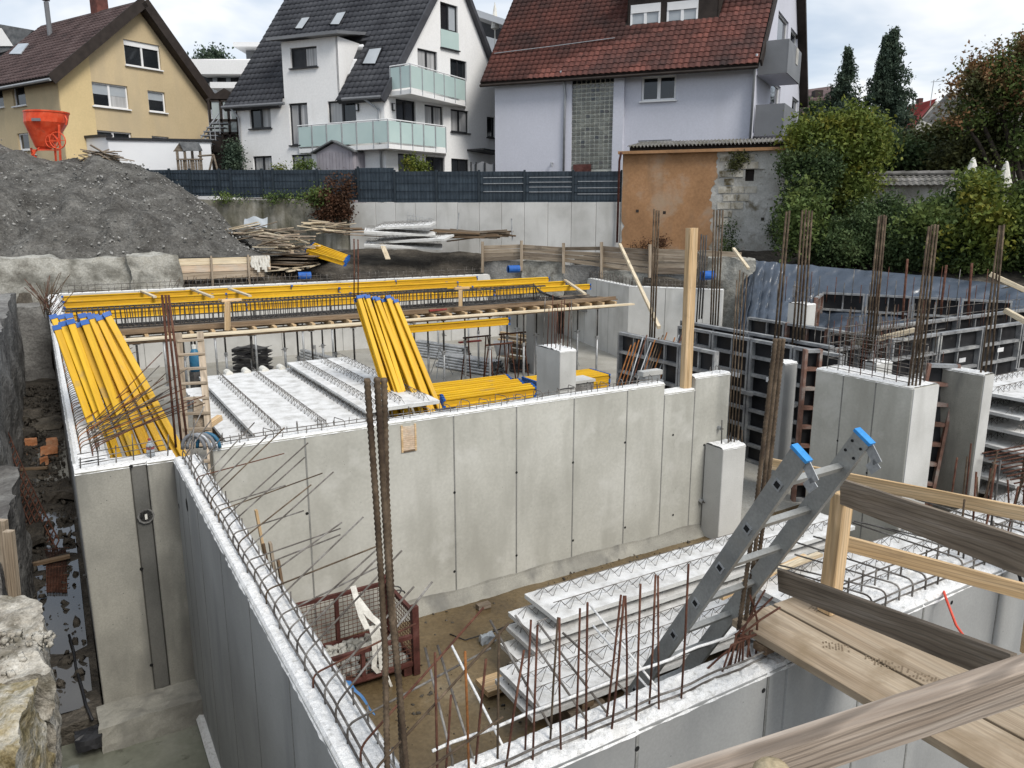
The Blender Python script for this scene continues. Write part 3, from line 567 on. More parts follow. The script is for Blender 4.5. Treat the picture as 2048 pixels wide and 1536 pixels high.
# front wall below the footbridge
W4 = cw('concrete_wall', 'near front wall left of the footbridge, rough white top with rusty uprights', sxy(1.3, 2.72), sxy(3.55, 2.745), .27, -.6, TOP, [ppos(u, v, 2.72) - 1.3 for u, v in ((1277, 1500), (1540, 1400))], C_GREY, C_TOP, res=.022, amp=.011)
W6 = cw('concrete_wall', 'near front wall right of the footbridge with rows of bent bars on top', sxy(3.552, 2.745), sxy(9.0, 2.80), .40, -.6, TOP, [ppos(u, v, 2.72) - 3.552 for u, v in ((1735, 1310), (1850, 1290), (2010, 1210))], C_GREY, C_TOP, res=.03, amp=.011)
for u, v in ((1277, 1500), (1533, 1385)): P = pq(u, v, 2.72); tie(W4, P.dot(GA) - 1.3, P.z, .016)
for u, v in ((1868, 1480), (1915, 1210)): P = pq(u, v, 2.72); tie(W6, P.dot(GA) - 3.552, P.z, .016)
for w_, q_, h_ in ((W4, .07, .09), (W4, .24, .15), (W4, .09, .03), (W6, .10, .10), (W6, .33, .13), (W6, .12, .03)):
    M().tube([at(w_, .02 + (w_.L - .1) * k / 20, q_ + .004 * math.sin(k * 1.7), TOP + h_ + .004 * math.sin(k * 1.3)) for k in range(21)], .0085 if q_ == .24 else .0065, 6).build('long_bar', C_TOP if q_ == .24 else REBAR, w_.o, smooth=True)
# uprights: (top u, v, foot u, v) read against the wall top
UPR = [(870, 1305, 875, 1560), (902, 1390, 890, 1560), (930, 1303, 938, 1550), (972, 1318, 950, 1540), (998, 1268, 995, 1530), (1048, 1300, 1010, 1545), (1062, 1240, 1050, 1510), (1075, 1250, 1065, 1530), (1116, 1235, 1100, 1490), (1119, 1236, 1122, 1510), (1160, 1217, 1152, 1470), (1175, 1205, 1172, 1490), (1248, 1192, 1222, 1470), (1242, 1190, 1212, 1445), (1251, 1192, 1253, 1430), (1281, 1168, 1272, 1455), (1311, 1150, 1298, 1420), (1316, 1152, 1318, 1430), (1377, 1128, 1362, 1405), (1357, 1410, 1375, 1300)]
for (u, v, fu, fv) in UPR:
    a = pz(fu, fv, TOP - .01); q0 = max(2.78, min(2.95, a.dot(GB))); a = pq(fu, fv, q0); a.z = TOP - .02; b = pq(u, v, q0 + random.uniform(-.04, .04)); bars(W4.o, [a, (a + b) / 2 + Vector((random.uniform(-.006, .006),) * 3), b], .0062, random.choice((RUST, RUST, RUST, RUST, BROWNBAR)) if u > 960 else random.choice((RUSTO, RUST)), 6, name='starter_bar')
DIA = [(980, 1240, 1110, 1470), (1030, 1230, 1180, 1450), (1075, 1245, 1225, 1440), (1125, 1265, 1270, 1400), (1176, 1205, 1330, 1395), (903, 1290, 1010, 1500), (875, 1290, 950, 1530), (850, 1295, 905, 1520), (1185, 1250, 1300, 1380)]
for (u, v, fu, fv) in DIA:
    a = pz(fu, fv, TOP); a = pq(fu, fv, max(2.82, min(2.97, a.dot(GB)))); b = pq(u, v, 3.35); bars(W4.o, [a - VZ * .05, a, b], .0068, random.choice((REBAR, REBAR, C_TOP)), 6, name='bent_bar')
for k in range(9):                                        # rusty fan of bent bars beside the ladder
    a = pz(1440 + k * 9, 1352 - k * 5, TOP); a.z = TOP - .02; t = [(1590, 1240), (1620, 1248), (1545, 1195), (1560, 1215), (1530, 1180), (1470, 1270), (1510, 1265), (1380, 1370), (1500, 1190)][k]
    b = pq(t[0], t[1], a.dot(GB) + .05); mid = a + VZ * (.16 + .05 * random.random()) + (b - a) * .12; bars(W4.o, [a, mid, (mid + b) / 2 + VZ * .01, b], .0068, RUST, 6, name='bent_bar')
# right stretch behind the footbridge
rr = random.Random(3)
for k in range(17):
    s_ = .95 + k * .155; a = at(W6, s_, .10, TOP - .01); d = W4.n * rr.uniform(.55, .95) + W4.e * rr.uniform(-.35, -.1) + VZ * rr.uniform(-.02, .04)
    bars(W6.o, bend(a, .15, d, .06), .007, REBAR, 6, name='bent_bar'); b = at(W6, s_ + .07, .33, TOP - .01); bars(W6.o, [b, b + VZ * rr.uniform(.12, .2)], .007, REBAR, 5, name='starter_stub')
for k in range(16):
    a = at(W6, 2.2 + rr.random() * 1.7, .1 + .25 * rr.random(), TOP - .01); b = a + VZ * rr.uniform(.35, .75) + W4.e * rr.uniform(-.1, .16) + W4.n * rr.uniform(-.05, .05); bars(W6.o, [a, b], .008, rr.choice((RUST, BROWNBAR, DARKBAR)), 6, name='starter_bar')

def ribbed(parent, pts, r, m, n=8, step=.012):            # a deformed bar close enough to show its ribs
    pts = [Vector(p) for p in pts]; seg = []
    for a, b in zip(pts, pts[1:]):
        k = max(1, int((b - a).length / step)); seg += [a + (b - a) * i / k for i in range(k)]
    seg.append(pts[-1]); return M().tube(seg, [r * (1.2 if i % 2 else .9) for i in range(len(seg))], n).build('ribbed_bar', m, parent, smooth=True)
tb = thing('starter_bar_bundle', 'pair of tall thick ribbed bars rising close to the camera from the wall corner', 'rebar', S(1.35, 3.0, TOP))
for path, q_ in (([(734, 757), (752, 1000), (762, 1150), (770, 1300), (775, 1560)], 3.02), ([(754, 755), (768, 990), (781, 1212), (800, 1388), (815, 1560)], 3.0), ([(768, 756), (773, 985), (783, 1190), (798, 1360), (806, 1560)], 3.06)):
    ribbed(tb, [pq(u, v, q_) for u, v in path], .0135, BROWNBAR)
tb = thing('starter_bar_bundle', 'tall rusty ribbed bars standing on the front wall behind the ladder', 'rebar', pz(1480, 1345, TOP))
for (ut, ub, q_) in ((1551, 1478, 3.0), (1559, 1490, 3.03), (1567, 1500, 3.06)):
    ribbed(tb, [pq(ut, 677, q_), pq((ut + ub) / 2 - 2, 1010, q_), pq(ub - 14, 1352, q_)], .0125, BROWNBAR)
tb = thing('starter_bar_bundle', 'three thin rusty bars standing in the doorway gap beside the yellow beams', 'rebar', S(1.2, 9.3, TOP))
for (ut, ub, q_) in ((324, 352, 9.5), (331, 364, 9.45), (337, 376, 9.4)): bars(tb, [pq(ut, 590, q_), pq((ut + ub) / 2, 740, q_), pq(ub, 895, q_)], .0135, RUST, 6, name='bar')

# small low column and the two big piers on the right
def box_wall(name, label, p0, p1, q0, q1, z0, z1, m, cat='concrete column', faces=None, amp=.016):
    return cw(name, label, sxy(p0, q0), sxy(p1, q0), q1 - q0, z0, z1, faces or [], m, C_TOP, cat=cat, amp=amp)
c1 = pq(1447, 900, 8.62); c1p = c1.dot(GA)
COL1 = box_wall('concrete_column', 'low pale column at the right end of the dividing wall, bars standing out of it', c1p, c1p + .52, 8.62, 9.03, 0, c1.z, C_PALE)
for (ut, vt, ub) in ((1480, 540, 1462), (1487, 545, 1468), (1494, 550, 1474), (1474, 560, 1456), (1462, 865, 1458), (1444, 840, 1443), (1478, 850, 1476), (1484, 860, 1484)): bars(COL1.o, [pq(ub, 893, 8.8), pq(ut, vt, 8.85)], .011, DARKBAR if ut < 1470 else BROWNBAR, 5, name='starter_bar')
def cage(parent, c, ex, ey, z0, z1, nx, ny, rings, m=REBAR, r=.006):
    for i in range(nx):
        for sg in (-1, 1): p = c + ex * (2 * i / max(1, nx - 1) - 1) + ey * sg; bars(parent, [Vector((p.x, p.y, z0)), Vector((p.x, p.y, z1 - .1 * random.random()))], r, random.choice((m, RUST)), 4, name='upright')
    for k in range(rings):
        z = z0 + (z1 - z0) * (k + .6) / rings; q = [c + ex + ey, c - ex + ey, c - ex - ey, c + ex - ey, c + ex + ey]; bars(parent, [Vector((p.x, p.y, z + .02 * random.uniform(-1, 1))) for p in q], r * .8, m, 4, name='stirrup')
C2 = cw('concrete_column', 'big square-cornered concrete pier behind the ladder with a joint down its side', sxy(11.24, 8.62), sxy(11.24, 6.84), .66, 0, TOP, [.55, 1.15], C_WALL, C_TOP, cat='concrete column')
g = M(); g.sbox(11.25, 11.90, 6.825, 6.84, .0, TOP - .01); g.build('lit_end_face', C_PALE, C2.o)  # thin skin on the light-facing end, its brightness put into a paler colour
for (s_, z_) in ((.55, 1.6), (1.15, 1.2), (.55, .6), (1.68, 1.15)): tie(C2, s_, z_, .018)
cage(C2.o, S(11.57, 7.75, 0), GB * .75, GA * .2, TOP - .02, TOP + .66, 8, 2, 5, r=.008)
C3 = cw('concrete_column', 'narrower stained concrete pier at the right, beside the leaning panel', sxy(13.2, 7.55), sxy(13.2, 6.84), .3, 0, TOP, [], C_DARK, C_TOP, cat='concrete column')
g = M(); g.sbox(13.21, 13.49, 6.825, 6.84, .0, TOP - .01); g.build('lit_end_face', C_PALE, C3.o)  # same paler skin, standing in for light on the narrow end
def cluster(label, tops, bots, vt, vb, Y, m=BROWNBAR, r=.014):
    foot = py(sum(bots) / len(bots), vb, Y); t = thing('starter_bar_bundle', label, 'rebar', foot)
    for i, (a, b) in enumerate(zip(tops, bots)):
        y = Y + .03 * (i % 2); bars(t, [py(b, vb + random.uniform(-3, 5), y), py((a + b) / 2 + .5, (vt + vb) / 2, y), py(a, vt + random.uniform(0, 5), y)], r, m, 6, name='bar')
cluster('tall bundle of bars left of the upright timber post', (1308, 1313, 1318), (1299, 1303, 1308), 416, 690, 17.0, r=.021)
cluster('short bundle of dark bars just right of the upright timber post', (1403, 1408, 1413), (1393, 1398, 1403), 466, 640, 19.0, DARKBAR, r=.019)
cluster('tall bundle of four bars against the peeling wall', (1428, 1434, 1440, 1446), (1421, 1425, 1430, 1435), 416, 655, 18.4, r=.02)
cluster('pair of bars at the left edge of the blue tarp', (1573, 1579), (1547, 1554), 418, 700, 15.4, r=.02)
cluster('bundle of four bars in front of the blue tarp', (1605, 1612, 1618, 1624), (1583, 1590, 1597, 1605), 418, 705, 15.9, r=.02)
cluster('bundle of four bars rising above the middle of the tarp', (1758, 1763, 1768, 1772), (1730, 1736, 1742, 1748), 428, 700, 14.6, r=.018)
cluster('bundle of bars standing on the end of the big pier', (1858, 1864, 1870, 1876), (1816, 1823, 1830, 1838), 448, 782, 11.75, r=.0155)
cluster('bundle of bars standing on the narrow stained pier', (1999, 2004, 2008), (1960, 1970, 1980), 448, 752, 12.75, r=.0155)
cluster('two thin bars standing above the rebar cage in the middle', (708, 716), (708, 716), 476, 600, 21.0, RUST, r=.018)
def farwall(label, P0, P1, th, joints, m=C_PALE, z1=TOP, z0=0): return cw('concrete_wall', label, (P0.x, P0.y), (P1.x, P1.y), th, z0, z1, joints, m, C_TOP, res=.12)
fw0, fw1, fw2 = pz(1140, 549, TOP), pz(1258, 573, TOP), pz(1446, 580, TOP)
FWL = farwall('far end wall of the pit behind the yellow beams', S(.2, 29.7), S(19.2, 29.7), .3, [2.4 * k for k in range(1, 8)])
WR = farwall('pale side wall at the far right corner of the pit', fw0 + (fw0 - fw1) * .12, fw1, .3, [1.2, 2.4, 3.6, 4.8])
WR2 = farwall('short pale wall in front of the lagging at the far right', fw1, fw2, .3, [1.35, 2.7])
for w, L_ in ((WR, WR.L), (WR2, WR2.L), (FWL, FWL.L)):
    k = int(L_ / (.14 if w is not FWL else .2))
    for i in range(k): a = at(w, (i + .5) * L_ / k, .06 if i % 2 else .24, TOP); bars(w.o, [a, a + VZ * random.uniform(.28, .36)], .009, REBAR, 4, name='starter_bar')
    for h_ in (.12, .26): bars(w.o, [at(w, .05, .06, TOP + h_), at(w, L_ - .05, .06, TOP + h_)], .008, REBAR, 4, name='long_bar')
box_wall('concrete_column', 'pale slab-like column standing in the big room in front of the yellow stack', 8.36, 8.75, 12.25, 13.1, 0, TOP, C_PALE)
col2 = pz(1052, 744, 0); cp, cq_ = col2.dot(GA), col2.dot(GB)
box_wall('concrete_column', 'grey column under the formwork deck behind the pale column', cp, cp + .95, cq_ - .5, cq_, 0, 2.55, C_GREY)
# ---------------------------------------------------------------- houses behind the site
class Pl:
    def __init__(s, P0, P1):
        s.P0 = Vector((P0[0], P0[1], 0)); d = Vector((P1[0], P1[1], 0)) - s.P0; s.L = d.length; s.e = d / s.L; s.n = Vector((s.e.y, -s.e.x, 0))
    def px(s, u, v, d=0.0): P = hit(u, v, s.n, s.P0.dot(s.n) + d); return ((P - s.P0).dot(s.e), P.z)
    def W(s, a, z, d=0.0): return s.P0 + s.e * a + VZ * z + s.n * d
    def rect(s, u0, v0, u1, v1):                        # pixel corners -> (s0, z0, s1, z1)
        a = s.px(u0, v0); b = s.px(u1, v0); c = s.px(u0, v1); d = s.px(u1, v1); return (min(a[0], c[0]), (c[1] + d[1]) / 2, max(b[0], d[0]), (a[1] + b[1]) / 2)
def wall_face(parent, pl, outline, holes, m, name='wall', rev=.16):
    g = M(); loops = [[Vector((a, b, 0)) for a, b in outline]] + [[Vector((h[0], h[1], 0)), Vector((h[2], h[1], 0)), Vector((h[2], h[3], 0)), Vector((h[0], h[3], 0))] for h in holes]
    flat = [p for l in loops for p in l]; g.v = [pl.W(p.x, p.y) for p in flat]
    for t in tessellate_polygon(loops):
        a, b, c = (flat[i] for i in t); cr = (b.x - a.x) * (c.y - a.y) - (b.y - a.y) * (c.x - a.x); g.f.append(tuple(t) if cr > 0 else tuple(t)[::-1])
    for h in holes:
        c = [(h[0], h[1]), (h[2], h[1]), (h[2], h[3]), (h[0], h[3])]
        for i in range(4): (a, b), (x, y) = c[i], c[(i + 1) % 4]; g.quad(pl.W(a, b), pl.W(x, y), pl.W(x, y, -rev), pl.W(a, b, -rev))
    return g.build(name, m, parent)
def window(parent, pl, h, fm, gm, n=2, fw=.07, d=-.13, sill=None, shutter=0.0, gms=None, mid=None):
    s0, z0, s1, z1 = h; g = M(); up = VZ
    def bx(a, b, y0, y1, dd=0.0, t=.03): g.box(pl.W((a + b) / 2, (y0 + y1) / 2, d + dd), pl.e * ((b - a) / 2), pl.n * t, VZ * ((y1 - y0) / 2))
    bx(s0, s0 + fw, z0, z1); bx(s1 - fw, s1, z0, z1); bx(s0 + fw, s1 - fw, z0, z0 + fw); bx(s0 + fw, s1 - fw, z1 - fw, z1)
    ws = (s1 - s0) / n
    for i in range(1, n): bx(s0 + ws * i - fw * .75, s0 + ws * i + fw * .75, z0 + fw, z1 - fw, .004)
    if mid: zm = z0 + (z1 - z0) * mid; bx(s0 + fw, s1 - fw, zm - fw * .7, zm + fw * .7, .008)
    f = g.build('window', fm, parent)
    for i in range(n):
        q = M(); q.box(pl.W(s0 + ws * (i + .5), (z0 + z1) / 2, d - .02), pl.e * (ws / 2 - .02), pl.n * .008, VZ * ((z1 - z0) / 2 - .02)); q.build('pane', (gms[i] if gms else gm), f)
    if shutter: q = M(); zz = z1 - (z1 - z0) * shutter; q.box(pl.W((s0 + s1) / 2, (zz + z1) / 2, d + .045), pl.e * ((s1 - s0) / 2 - .03), pl.n * .01, VZ * ((z1 - zz) / 2 - .01)); q.build('roller_shutter', WFR if fm is WFR else GPANEL, f)
    if sill: q = M(); q.box(pl.W((s0 + s1) / 2, z0 - .03, .03 + d / 2), pl.e * ((s1 - s0) / 2 + .06), pl.n * (.09 - d / 2), VZ * .028); q.build('sill', sill, f)
    return f
def tile_tpl(tw, tl, lift=.035):
    xs = [0, .22, .45, .72, 1.0]; zs = [.0, .028, .052, .03, .002]; v = []
    for y, l in ((0, lift), (tl * 1.12, 0)):
        for x, z in zip(xs, zs): v.append((x * tw, y, z + l))
    for x, z in zip(xs, zs): v.append((x * tw, 0, z + lift - .034))
    f = [(i, i + 1, i + 6, i + 5) for i in range(4)] + [(10 + i, 11 + i, 1 + i, i) for i in range(4)]
    return np.array(v), np.array(f)
def tiles(parent, O, ex, es, Lx, Ls, tw, tl, m, keep=None, single=0, name='tiles'):
    """tiled slope: O eave-left corner, ex along the eave, es up the slope"""
    n = ex.cross(es).normalized(); v, f = tile_tpl(tw, tl); nx = max(1, round(Lx / tw)); tw2 = Lx / nx; ns = max(1, round(Ls / tl)); pts = []
    for j in range(ns):
        for i in range(nx):
            p = O + ex * (i * tw2) + es * (j * tl)
            if keep is None or keep(i * tw2 + tw2 / 2, j * tl + tl / 2): pts.append(p)
    rot = Matrix((ex, es, n)).transposed()
    if single:
        def key(p):
            q = p - E0; fwd = q.y * math.cos(TH) - q.z * math.sin(TH); vv = 768 - F * (q.y * math.sin(TH) + q.z * math.cos(TH)) / fwd; return (vv < -6, q.length)
        pts.sort(key=key); me = bpy.data.meshes.new('tile'); me.from_pydata([tuple(x) for x in v], [], [tuple(int(i) for i in x) for x in f]); me.materials.append(m)
        for p in pts[:single]:
            o = bpy.data.objects.new('tile', me); COL.objects.link(o); o.parent = parent; o.location = p - ORG[parent.name] + n * random.uniform(0, .012); o.rotation_euler = rot.to_euler(); o.scale = (tw2 / tw, 1, 1)
        pts = pts[single:]
    if pts:
        B = np.array([list(ex), list(es), list(n)]); P = np.array([list(p) for p in pts]); VV = (P[:, None] + (v @ B)[None]); FF = f[None] + len(v) * np.arange(len(P))[:, None, None]
        tag(big(name, VV.reshape(-1, 3), FF.reshape(-1, 4), m, parent), kind='stuff')
def slope(parent, O, ex, es, Lx, Ls, m, th=.16, name='roof'):
    n = ex.cross(es).normalized(); g = M(); g.box(O + ex * Lx / 2 + es * Ls / 2 - n * (th / 2 + .005), ex * Lx / 2, es * Ls / 2, n * th / 2); return g.build(name, m, parent)
def pxbox(m, u0, u1, v0, v1, Y, depth, e=None):
    a = py(u0, v1, Y); b = py(u1, v1, Y); c = py(u0, v0, Y); x0, x1 = (a.x + c.x) / 2, (b.x + py(u1, v0, Y).x) / 2
    return m.box(((x0 + x1) / 2, Y + depth / 2, (a.z + c.z) / 2), ((x1 - x0) / 2, 0, 0), (0, depth / 2, 0), (0, 0, (c.z - a.z) / 2))

def yellow_house():
    A_, B_ = py(130, 300, 40), py(421, 290, 47.0); pl = Pl(A_, B_); H_ = thing('house', 'ochre yellow gabled house with brown tiled roof behind the spoil heap', 'house', Vector((A_.x, A_.y, STREET)))
    ze = pl.px(121, 143)[1]; apex = pl.px(277, 8); sm = apex[0]; zr = pl.px(419, 196)[1]; L = pl.L
    W_ = [pl.rect(252, 85, 318, 135), pl.rect(186, 168, 254, 215), pl.rect(299, 183, 329, 224), pl.rect(194, 263, 262, 300), pl.rect(306, 273, 337, 300)]
    wall_face(H_, pl, [(0, STREET - .3), (L, STREET - .3), (L, zr), (sm, apex[1]), (0, ze)], W_, P_YEL)
    window(H_, pl, W_[0], WFR, GLASS, 2, sill=WFR, shutter=.22); window(H_, pl, W_[1], WFR, GLASS, 2, sill=WFR, gms=[GLASS, CURT]); window(H_, pl, W_[2], WFR, GLASS, 1, sill=WFR); window(H_, pl, W_[3], WFR, GLASS, 2); window(H_, pl, W_[4], WFR, GLASS, 1)
    for i, k in ((1, .45), (2, .4)):
        h = W_[i]; q = M(); q.box(pl.W((h[0] + h[2]) / 2, h[3] - (h[3] - h[1]) * k / 2 - .05, -.135), pl.e * ((h[2] - h[0]) / 2 - .08), pl.n * .004, VZ * ((h[3] - h[1]) * k / 2 - .02)); q.build('blind', GLASSL, H_)
    s1 = pl.px(183, 170)[0]; q = M(); zs = pl.px(183, 150)[1]; k = (apex[1] - ze) / sm
    q.prism([pl.W(.02, STREET - .2, .012), pl.W(s1, STREET - .2, .012), pl.W(s1, ze + k * s1 - .05, .012), pl.W(.02, ze, .012)], pl.n * .02); q.build('pale_render_strip', P_YEL2, H_)
    back = -pl.n; D = 9.5; pf = Pl(pl.W(0, 0) + back * D, pl.W(0, 0)); h2 = [pf.rect(28, 171, 48, 212), pf.rect(38, 266, 56, 300), pf.rect(-16, 178, 4, 216)]
    wall_face(H_, pf, [(0, STREET - .3), (D, STREET - .3), (D, ze), (0, ze)], h2, P_YEL, 'side_wall')
    for h in h2: window(H_, pf, h, WFR, GLASS, 1, sill=WFR)
    # roof: two slopes with an overhang at the gable
    for sg, s0, z0 in ((1, 0, ze), (-1, L, zr)):
        up = (pl.W(sm, apex[1]) - pl.W(s0, z0)); Ls = up.length; es = up / Ls; ov = .7; O = pl.W(s0, z0, .55) - es * ov + VZ * .1
        if sg == 1: o = slope(H_, O - pl.n * (D + 1.0), pl.n, es, D + 1.0, Ls + ov + .05, DBROWN, .3); tiles(o, O - pl.n * (D + 1.0), pl.n, es, D + 1.0, Ls + ov, .3, .34, T_BROWN)
        else: o = slope(H_, O, -pl.n, es, D + 1.0, Ls + ov + .05, DBROWN, .3)
        q = M(); q.bar(pl.W(s0, z0, .57) - es * ov - VZ * .06, pl.W(sm, apex[1], .57) + VZ * .06, .06, .5, es.cross(pl.n)); q.build('barge_board', DBROWN, o)
        if sg == 1:
            q = M(); e_ = O - pl.n * (D + 1.0) - VZ * .12 - es * .06; q.tube([e_, e_ + pl.n * (D + 1.0)], .075, 8); q.build('gutter', ZINC, o); nn_ = pl.n.cross(es).normalized()
            def onroof(u, v): return hit(u, v, nn_, O.dot(nn_) + .06)
            ch = onroof(199, 18); q = M(); q.box(ch - VZ * .1, pl.n * .33, back.cross(VZ) * .33, VZ * 1.0); q.build('chimney', T_RED, o)
            fl = onroof(100, 68); q = M(); q.tube([fl - VZ * .2, fl + VZ * 1.65], .13, 10); q.tube([fl + VZ * 1.72, fl + VZ * 1.78], .2, 10); q.build('flue_pipe', GPANEL, o)
            a, b, c_, d = onroof(19, 109), onroof(42, 109), onroof(58, 88), onroof(38, 89); q = M(); q.prism([a, b, c_, d], nn_ * .05); q.build('skylight', GLASSL, o)
yellow_house()

def white_house():
    Lp, C, Rp = py(480, 300, 42.0), py(771, 300, 38.5), py(996, 250, 45.0); pf, pg = Pl(Lp, C), Pl(C, Rp)
    H_ = thing('house', 'white rendered house with steep black roof and frosted glass balconies', 'house', Vector((C.x, C.y, STREET)))
    ze = pf.px(580, 196)[1]; zd = pf.px(620, 78)[1]; sd0, sd1 = pf.px(566, 150)[0], pf.px(678, 150)[0]; z0 = STREET - .3
    hf = [pf.rect(501, 210, 540, 257), pf.rect(582, 206, 614, 290), pf.rect(657, 201, 711, 246), pf.rect(582, 94, 633, 135), pf.rect(508, 312, 543, 350), pf.rect(585, 309, 623, 350)]
    wall_face(H_, pf, [(0, z0), (pf.L, z0), (pf.L, ze), (sd1, ze), (sd1, zd), (sd0, zd), (sd0, ze), (0, ze)], hf, P_WHITE)
    window(H_, pf, hf[0], DFR, CURT, 2, sill=DFR, gms=[GLASS, CURT]); window(H_, pf, hf[1], DFR, CURT, 2, sill=DFR); window(H_, pf, hf[2], DFR, CURT, 2, gms=[CURT, GLASS]); window(H_, pf, hf[3], DFR, GLASS, 2, sill=DFR, gms=[DFR, CURT]); window(H_, pf, hf[4], DFR, CURT, 2); window(H_, pf, hf[5], DFR, CURT, 2)
    ap = pg.px(903, -84); hg = [pg.rect(882, 8, 915, 98), pg.rect(836, 100, 874, 146), pg.rect(901, 120, 933, 160), pg.rect(793, 200, 831, 252), pg.rect(850, 211, 886, 252), pg.rect(902, 220, 937, 265), pg.rect(974, 234, 990, 275), pg.rect(797, 308, 833, 350), pg.rect(852, 314, 889, 350), pg.rect(903, 318, 938, 350)]
    kx = ap[0]; zeg = ze + .1; er = pg.px(984, 132); k = (ap[1] - er[1]) / (er[0] - kx); zr = ap[1] - k * (pg.L + .3 - kx); zl = pg.px(783, 160)[1]
    wall_face(H_, pg, [(0, z0), (pg.L + .3, z0), (pg.L + .3, zr), (kx, ap[1]), (0, ze)], hg, P_WHITE, 'gable_wall')
    window(H_, pg, hg[0], DFR, GLASS, 2, mid=.42, gms=[GLASS, GLASSL], sill=DFR)
    for i, gm in ((1, CURT), (2, GLASS), (3, GLASS), (4, CURT), (5, CURT), (7, GLASS), (8, GLASS), (9, GLASS)): window(H_, pg, hg[i], DFR, gm, 2, sill=DFR if i in (5,) else None)
    window(H_, pg, hg[6], DFR, GLASS, 1, sill=DFR)
    a, b, c, d = hg[0]; q = M(); q.box(pg.W((a + c) / 2, b + (d - b) * .2, .03), pg.e * ((c - a) / 2 + .02), pg.n * .01, VZ * ((d - b) * .2)); q.build('glass_guard', FROST, H_)
    # roof
    ridge_dir = -pf.e; up = pg.W(kx, ap[1]) - pg.W(0, ze); es = up.normalized(); ov = .55; Ls = up.length + ov; Lx = pf.L + .9; O = pf.W(-.6, ze) - es * ov + VZ * .12
    inv = 1 / max(.2, math.sqrt(es.x ** 2 + es.y ** 2))
    def keep(x, y): s = x - .6; return not (sd0 - .1 < s < sd1 + .1 and y < ov + (zd - ze) / es.z + .05)
    for nm, x0, x1, y0, y1 in (('roof', 0, sd0 + .5, 0, Ls), ('roof', sd1 + .7, Lx, 0, Ls), ('roof', sd0 + .5, sd1 + .7, ov + (zd - ze) / es.z, Ls)):
        o = slope(H_, O + pf.e * x0 + es * y0, pf.e, es, x1 - x0, y1 - y0, T_BLACK, .22, nm)
    tiles(o, O, pf.e, es, Lx, Ls, .30, .36, T_BLACK, keep)
    nr = pf.e.cross(es).normalized()
    def onroof(u, v, d=.05): return hit(u, v, nr, O.dot(nr) + d)
    for quad in ([(588, 58), (604, 58), (622, 33), (604, 35)], [(658, 50), (678, 50), (694, 22), (674, 25)], [(722, 129), (751, 129), (766, 94), (738, 97)]):
        q = M(); q.prism([onroof(u, v) for u, v in quad], nr * .07); f = q.build('skylight', DFR, o); cx = sum(u for u, v in quad) / 4; cy = sum(v for u, v in quad) / 4
        q = M(); q.prism([onroof(cx + (u - cx) * .84, cy + (v - cy) * .88, .13) for u, v in quad], nr * .012); q.build('pane', GLASSL, f)
    # right slope (seen edge on) and gable trims
    up2 = pg.W(kx, ap[1]) - pg.W(pg.L + .3, zr); e2 = up2.normalized(); slope(H_, pg.W(pg.L + .3, zr, .3) - e2 * .4 + VZ * .1, -pg.n, e2, 9, up2.length + .4, T_BLACK, .2)
    q = M(); q.bar(pg.W(0, ze, .26) - es * ov, pg.W(kx, ap[1], .26), .1, .3, es.cross(pg.n)); q.build('verge_trim', T_BLACK, H_)
    # dormer block: cheek, flat roof
    q = M(); c0 = pf.W(sd1, ze); c1_ = pf.W(sd1, zd); q.prism([c0, c1_, c1_ - pf.n * ((zd - ze) / es.z * math.hypot(es.x, es.y))], -pf.e * .12); q.build('dormer_cheek', P_WHITE, H_)
    q = M(); q.prism([pf.W(sd0 - .55, zd + .02, .45), pf.W(sd1 + .3, zd + .02, .45), pf.W(sd1 + .3, zd + .75, -4.2), pf.W(sd0 - .55, zd + .75, -4.2)], VZ * .14); q.build('dormer_roof', GPANEL, H_)
    # gutters, downpipes
    for sa, sb in ((-.6, sd0 + .3), (sd1 + .4, pf.L + .1)): q = M(); q.tube([pf.W(sa, ze - .3, .42), pf.W(sb, ze - .3, .42)], .08, 8); q.build('gutter', GPANEL, H_)
    for pts in ([pf.W(-.1, ze - .3, .4), pf.W(.12, ze - .8, .08), pf.W(.12, STREET - .2, .08)], [pf.W(pf.L - .9, ze - .3, .4), pf.W(pf.L - .25, ze - .8, .08), pf.W(pf.L - .2, STREET - .2, .08)]): q = M(); q.tube(pts, .055, 8); q.build('downpipe', ZINC, H_, smooth=True)
    for u, v in ((716, 215), (785, 214)): pl_ = pf if u < 770 else pg; a, z = pl_.px(u, v); q = M(); q.box(pl_.W(a, z, .06), pl_.e * .07, pl_.n * .06, VZ * .17); f = q.build('wall_lamp', DFR, H_); q = M(); q.box(pl_.W(a, z, .122), pl_.e * .045, pl_.n * .003, VZ * .13); q.build('lamp_glass', WFR, f)
    # balconies with glass panels and posts
    def balcony(name, label_unused, path, Ys, bot_v, top_v, gm, und):
        n = len(path); P = [Vector((py(u, bot_v[i], Ys[i]).x, Ys[i], 0)) for i, u in enumerate(path)]; zb = sum(py(u, bot_v[i], Ys[i]).z for i, u in enumerate(path)) / n; zt = sum(py(u, top_v[i], Ys[i]).z for i, u in enumerate(path)) / n
        inner = [Vector((p.x, p.y, 0)) for p in und]; q = M(); q.prism([p + VZ * (zb - .24) for p in P + inner], VZ * .2); o = q.build(name, P_WHITE, H_)
        for i in range(n - 1):
            a, b = P[i], P[i + 1]; d = (b - a).normalized(); q = M(); q.box((a + b) / 2 + VZ * ((zb + zt) / 2), d * ((b - a).length / 2 - .05), d.cross(VZ) * .01, VZ * ((zt - zb) / 2 - .04)); q.build('glass_panel', gm, o)
        for p in P: q = M(); q.tube([p + VZ * (zb - .2), p + VZ * zt], .028, 6); q.build('post', ZINC, o)
        q = M(); q.tube([p + VZ * (zt + .03) for p in P], .03, 6); q.build('handrail', WFR, o)
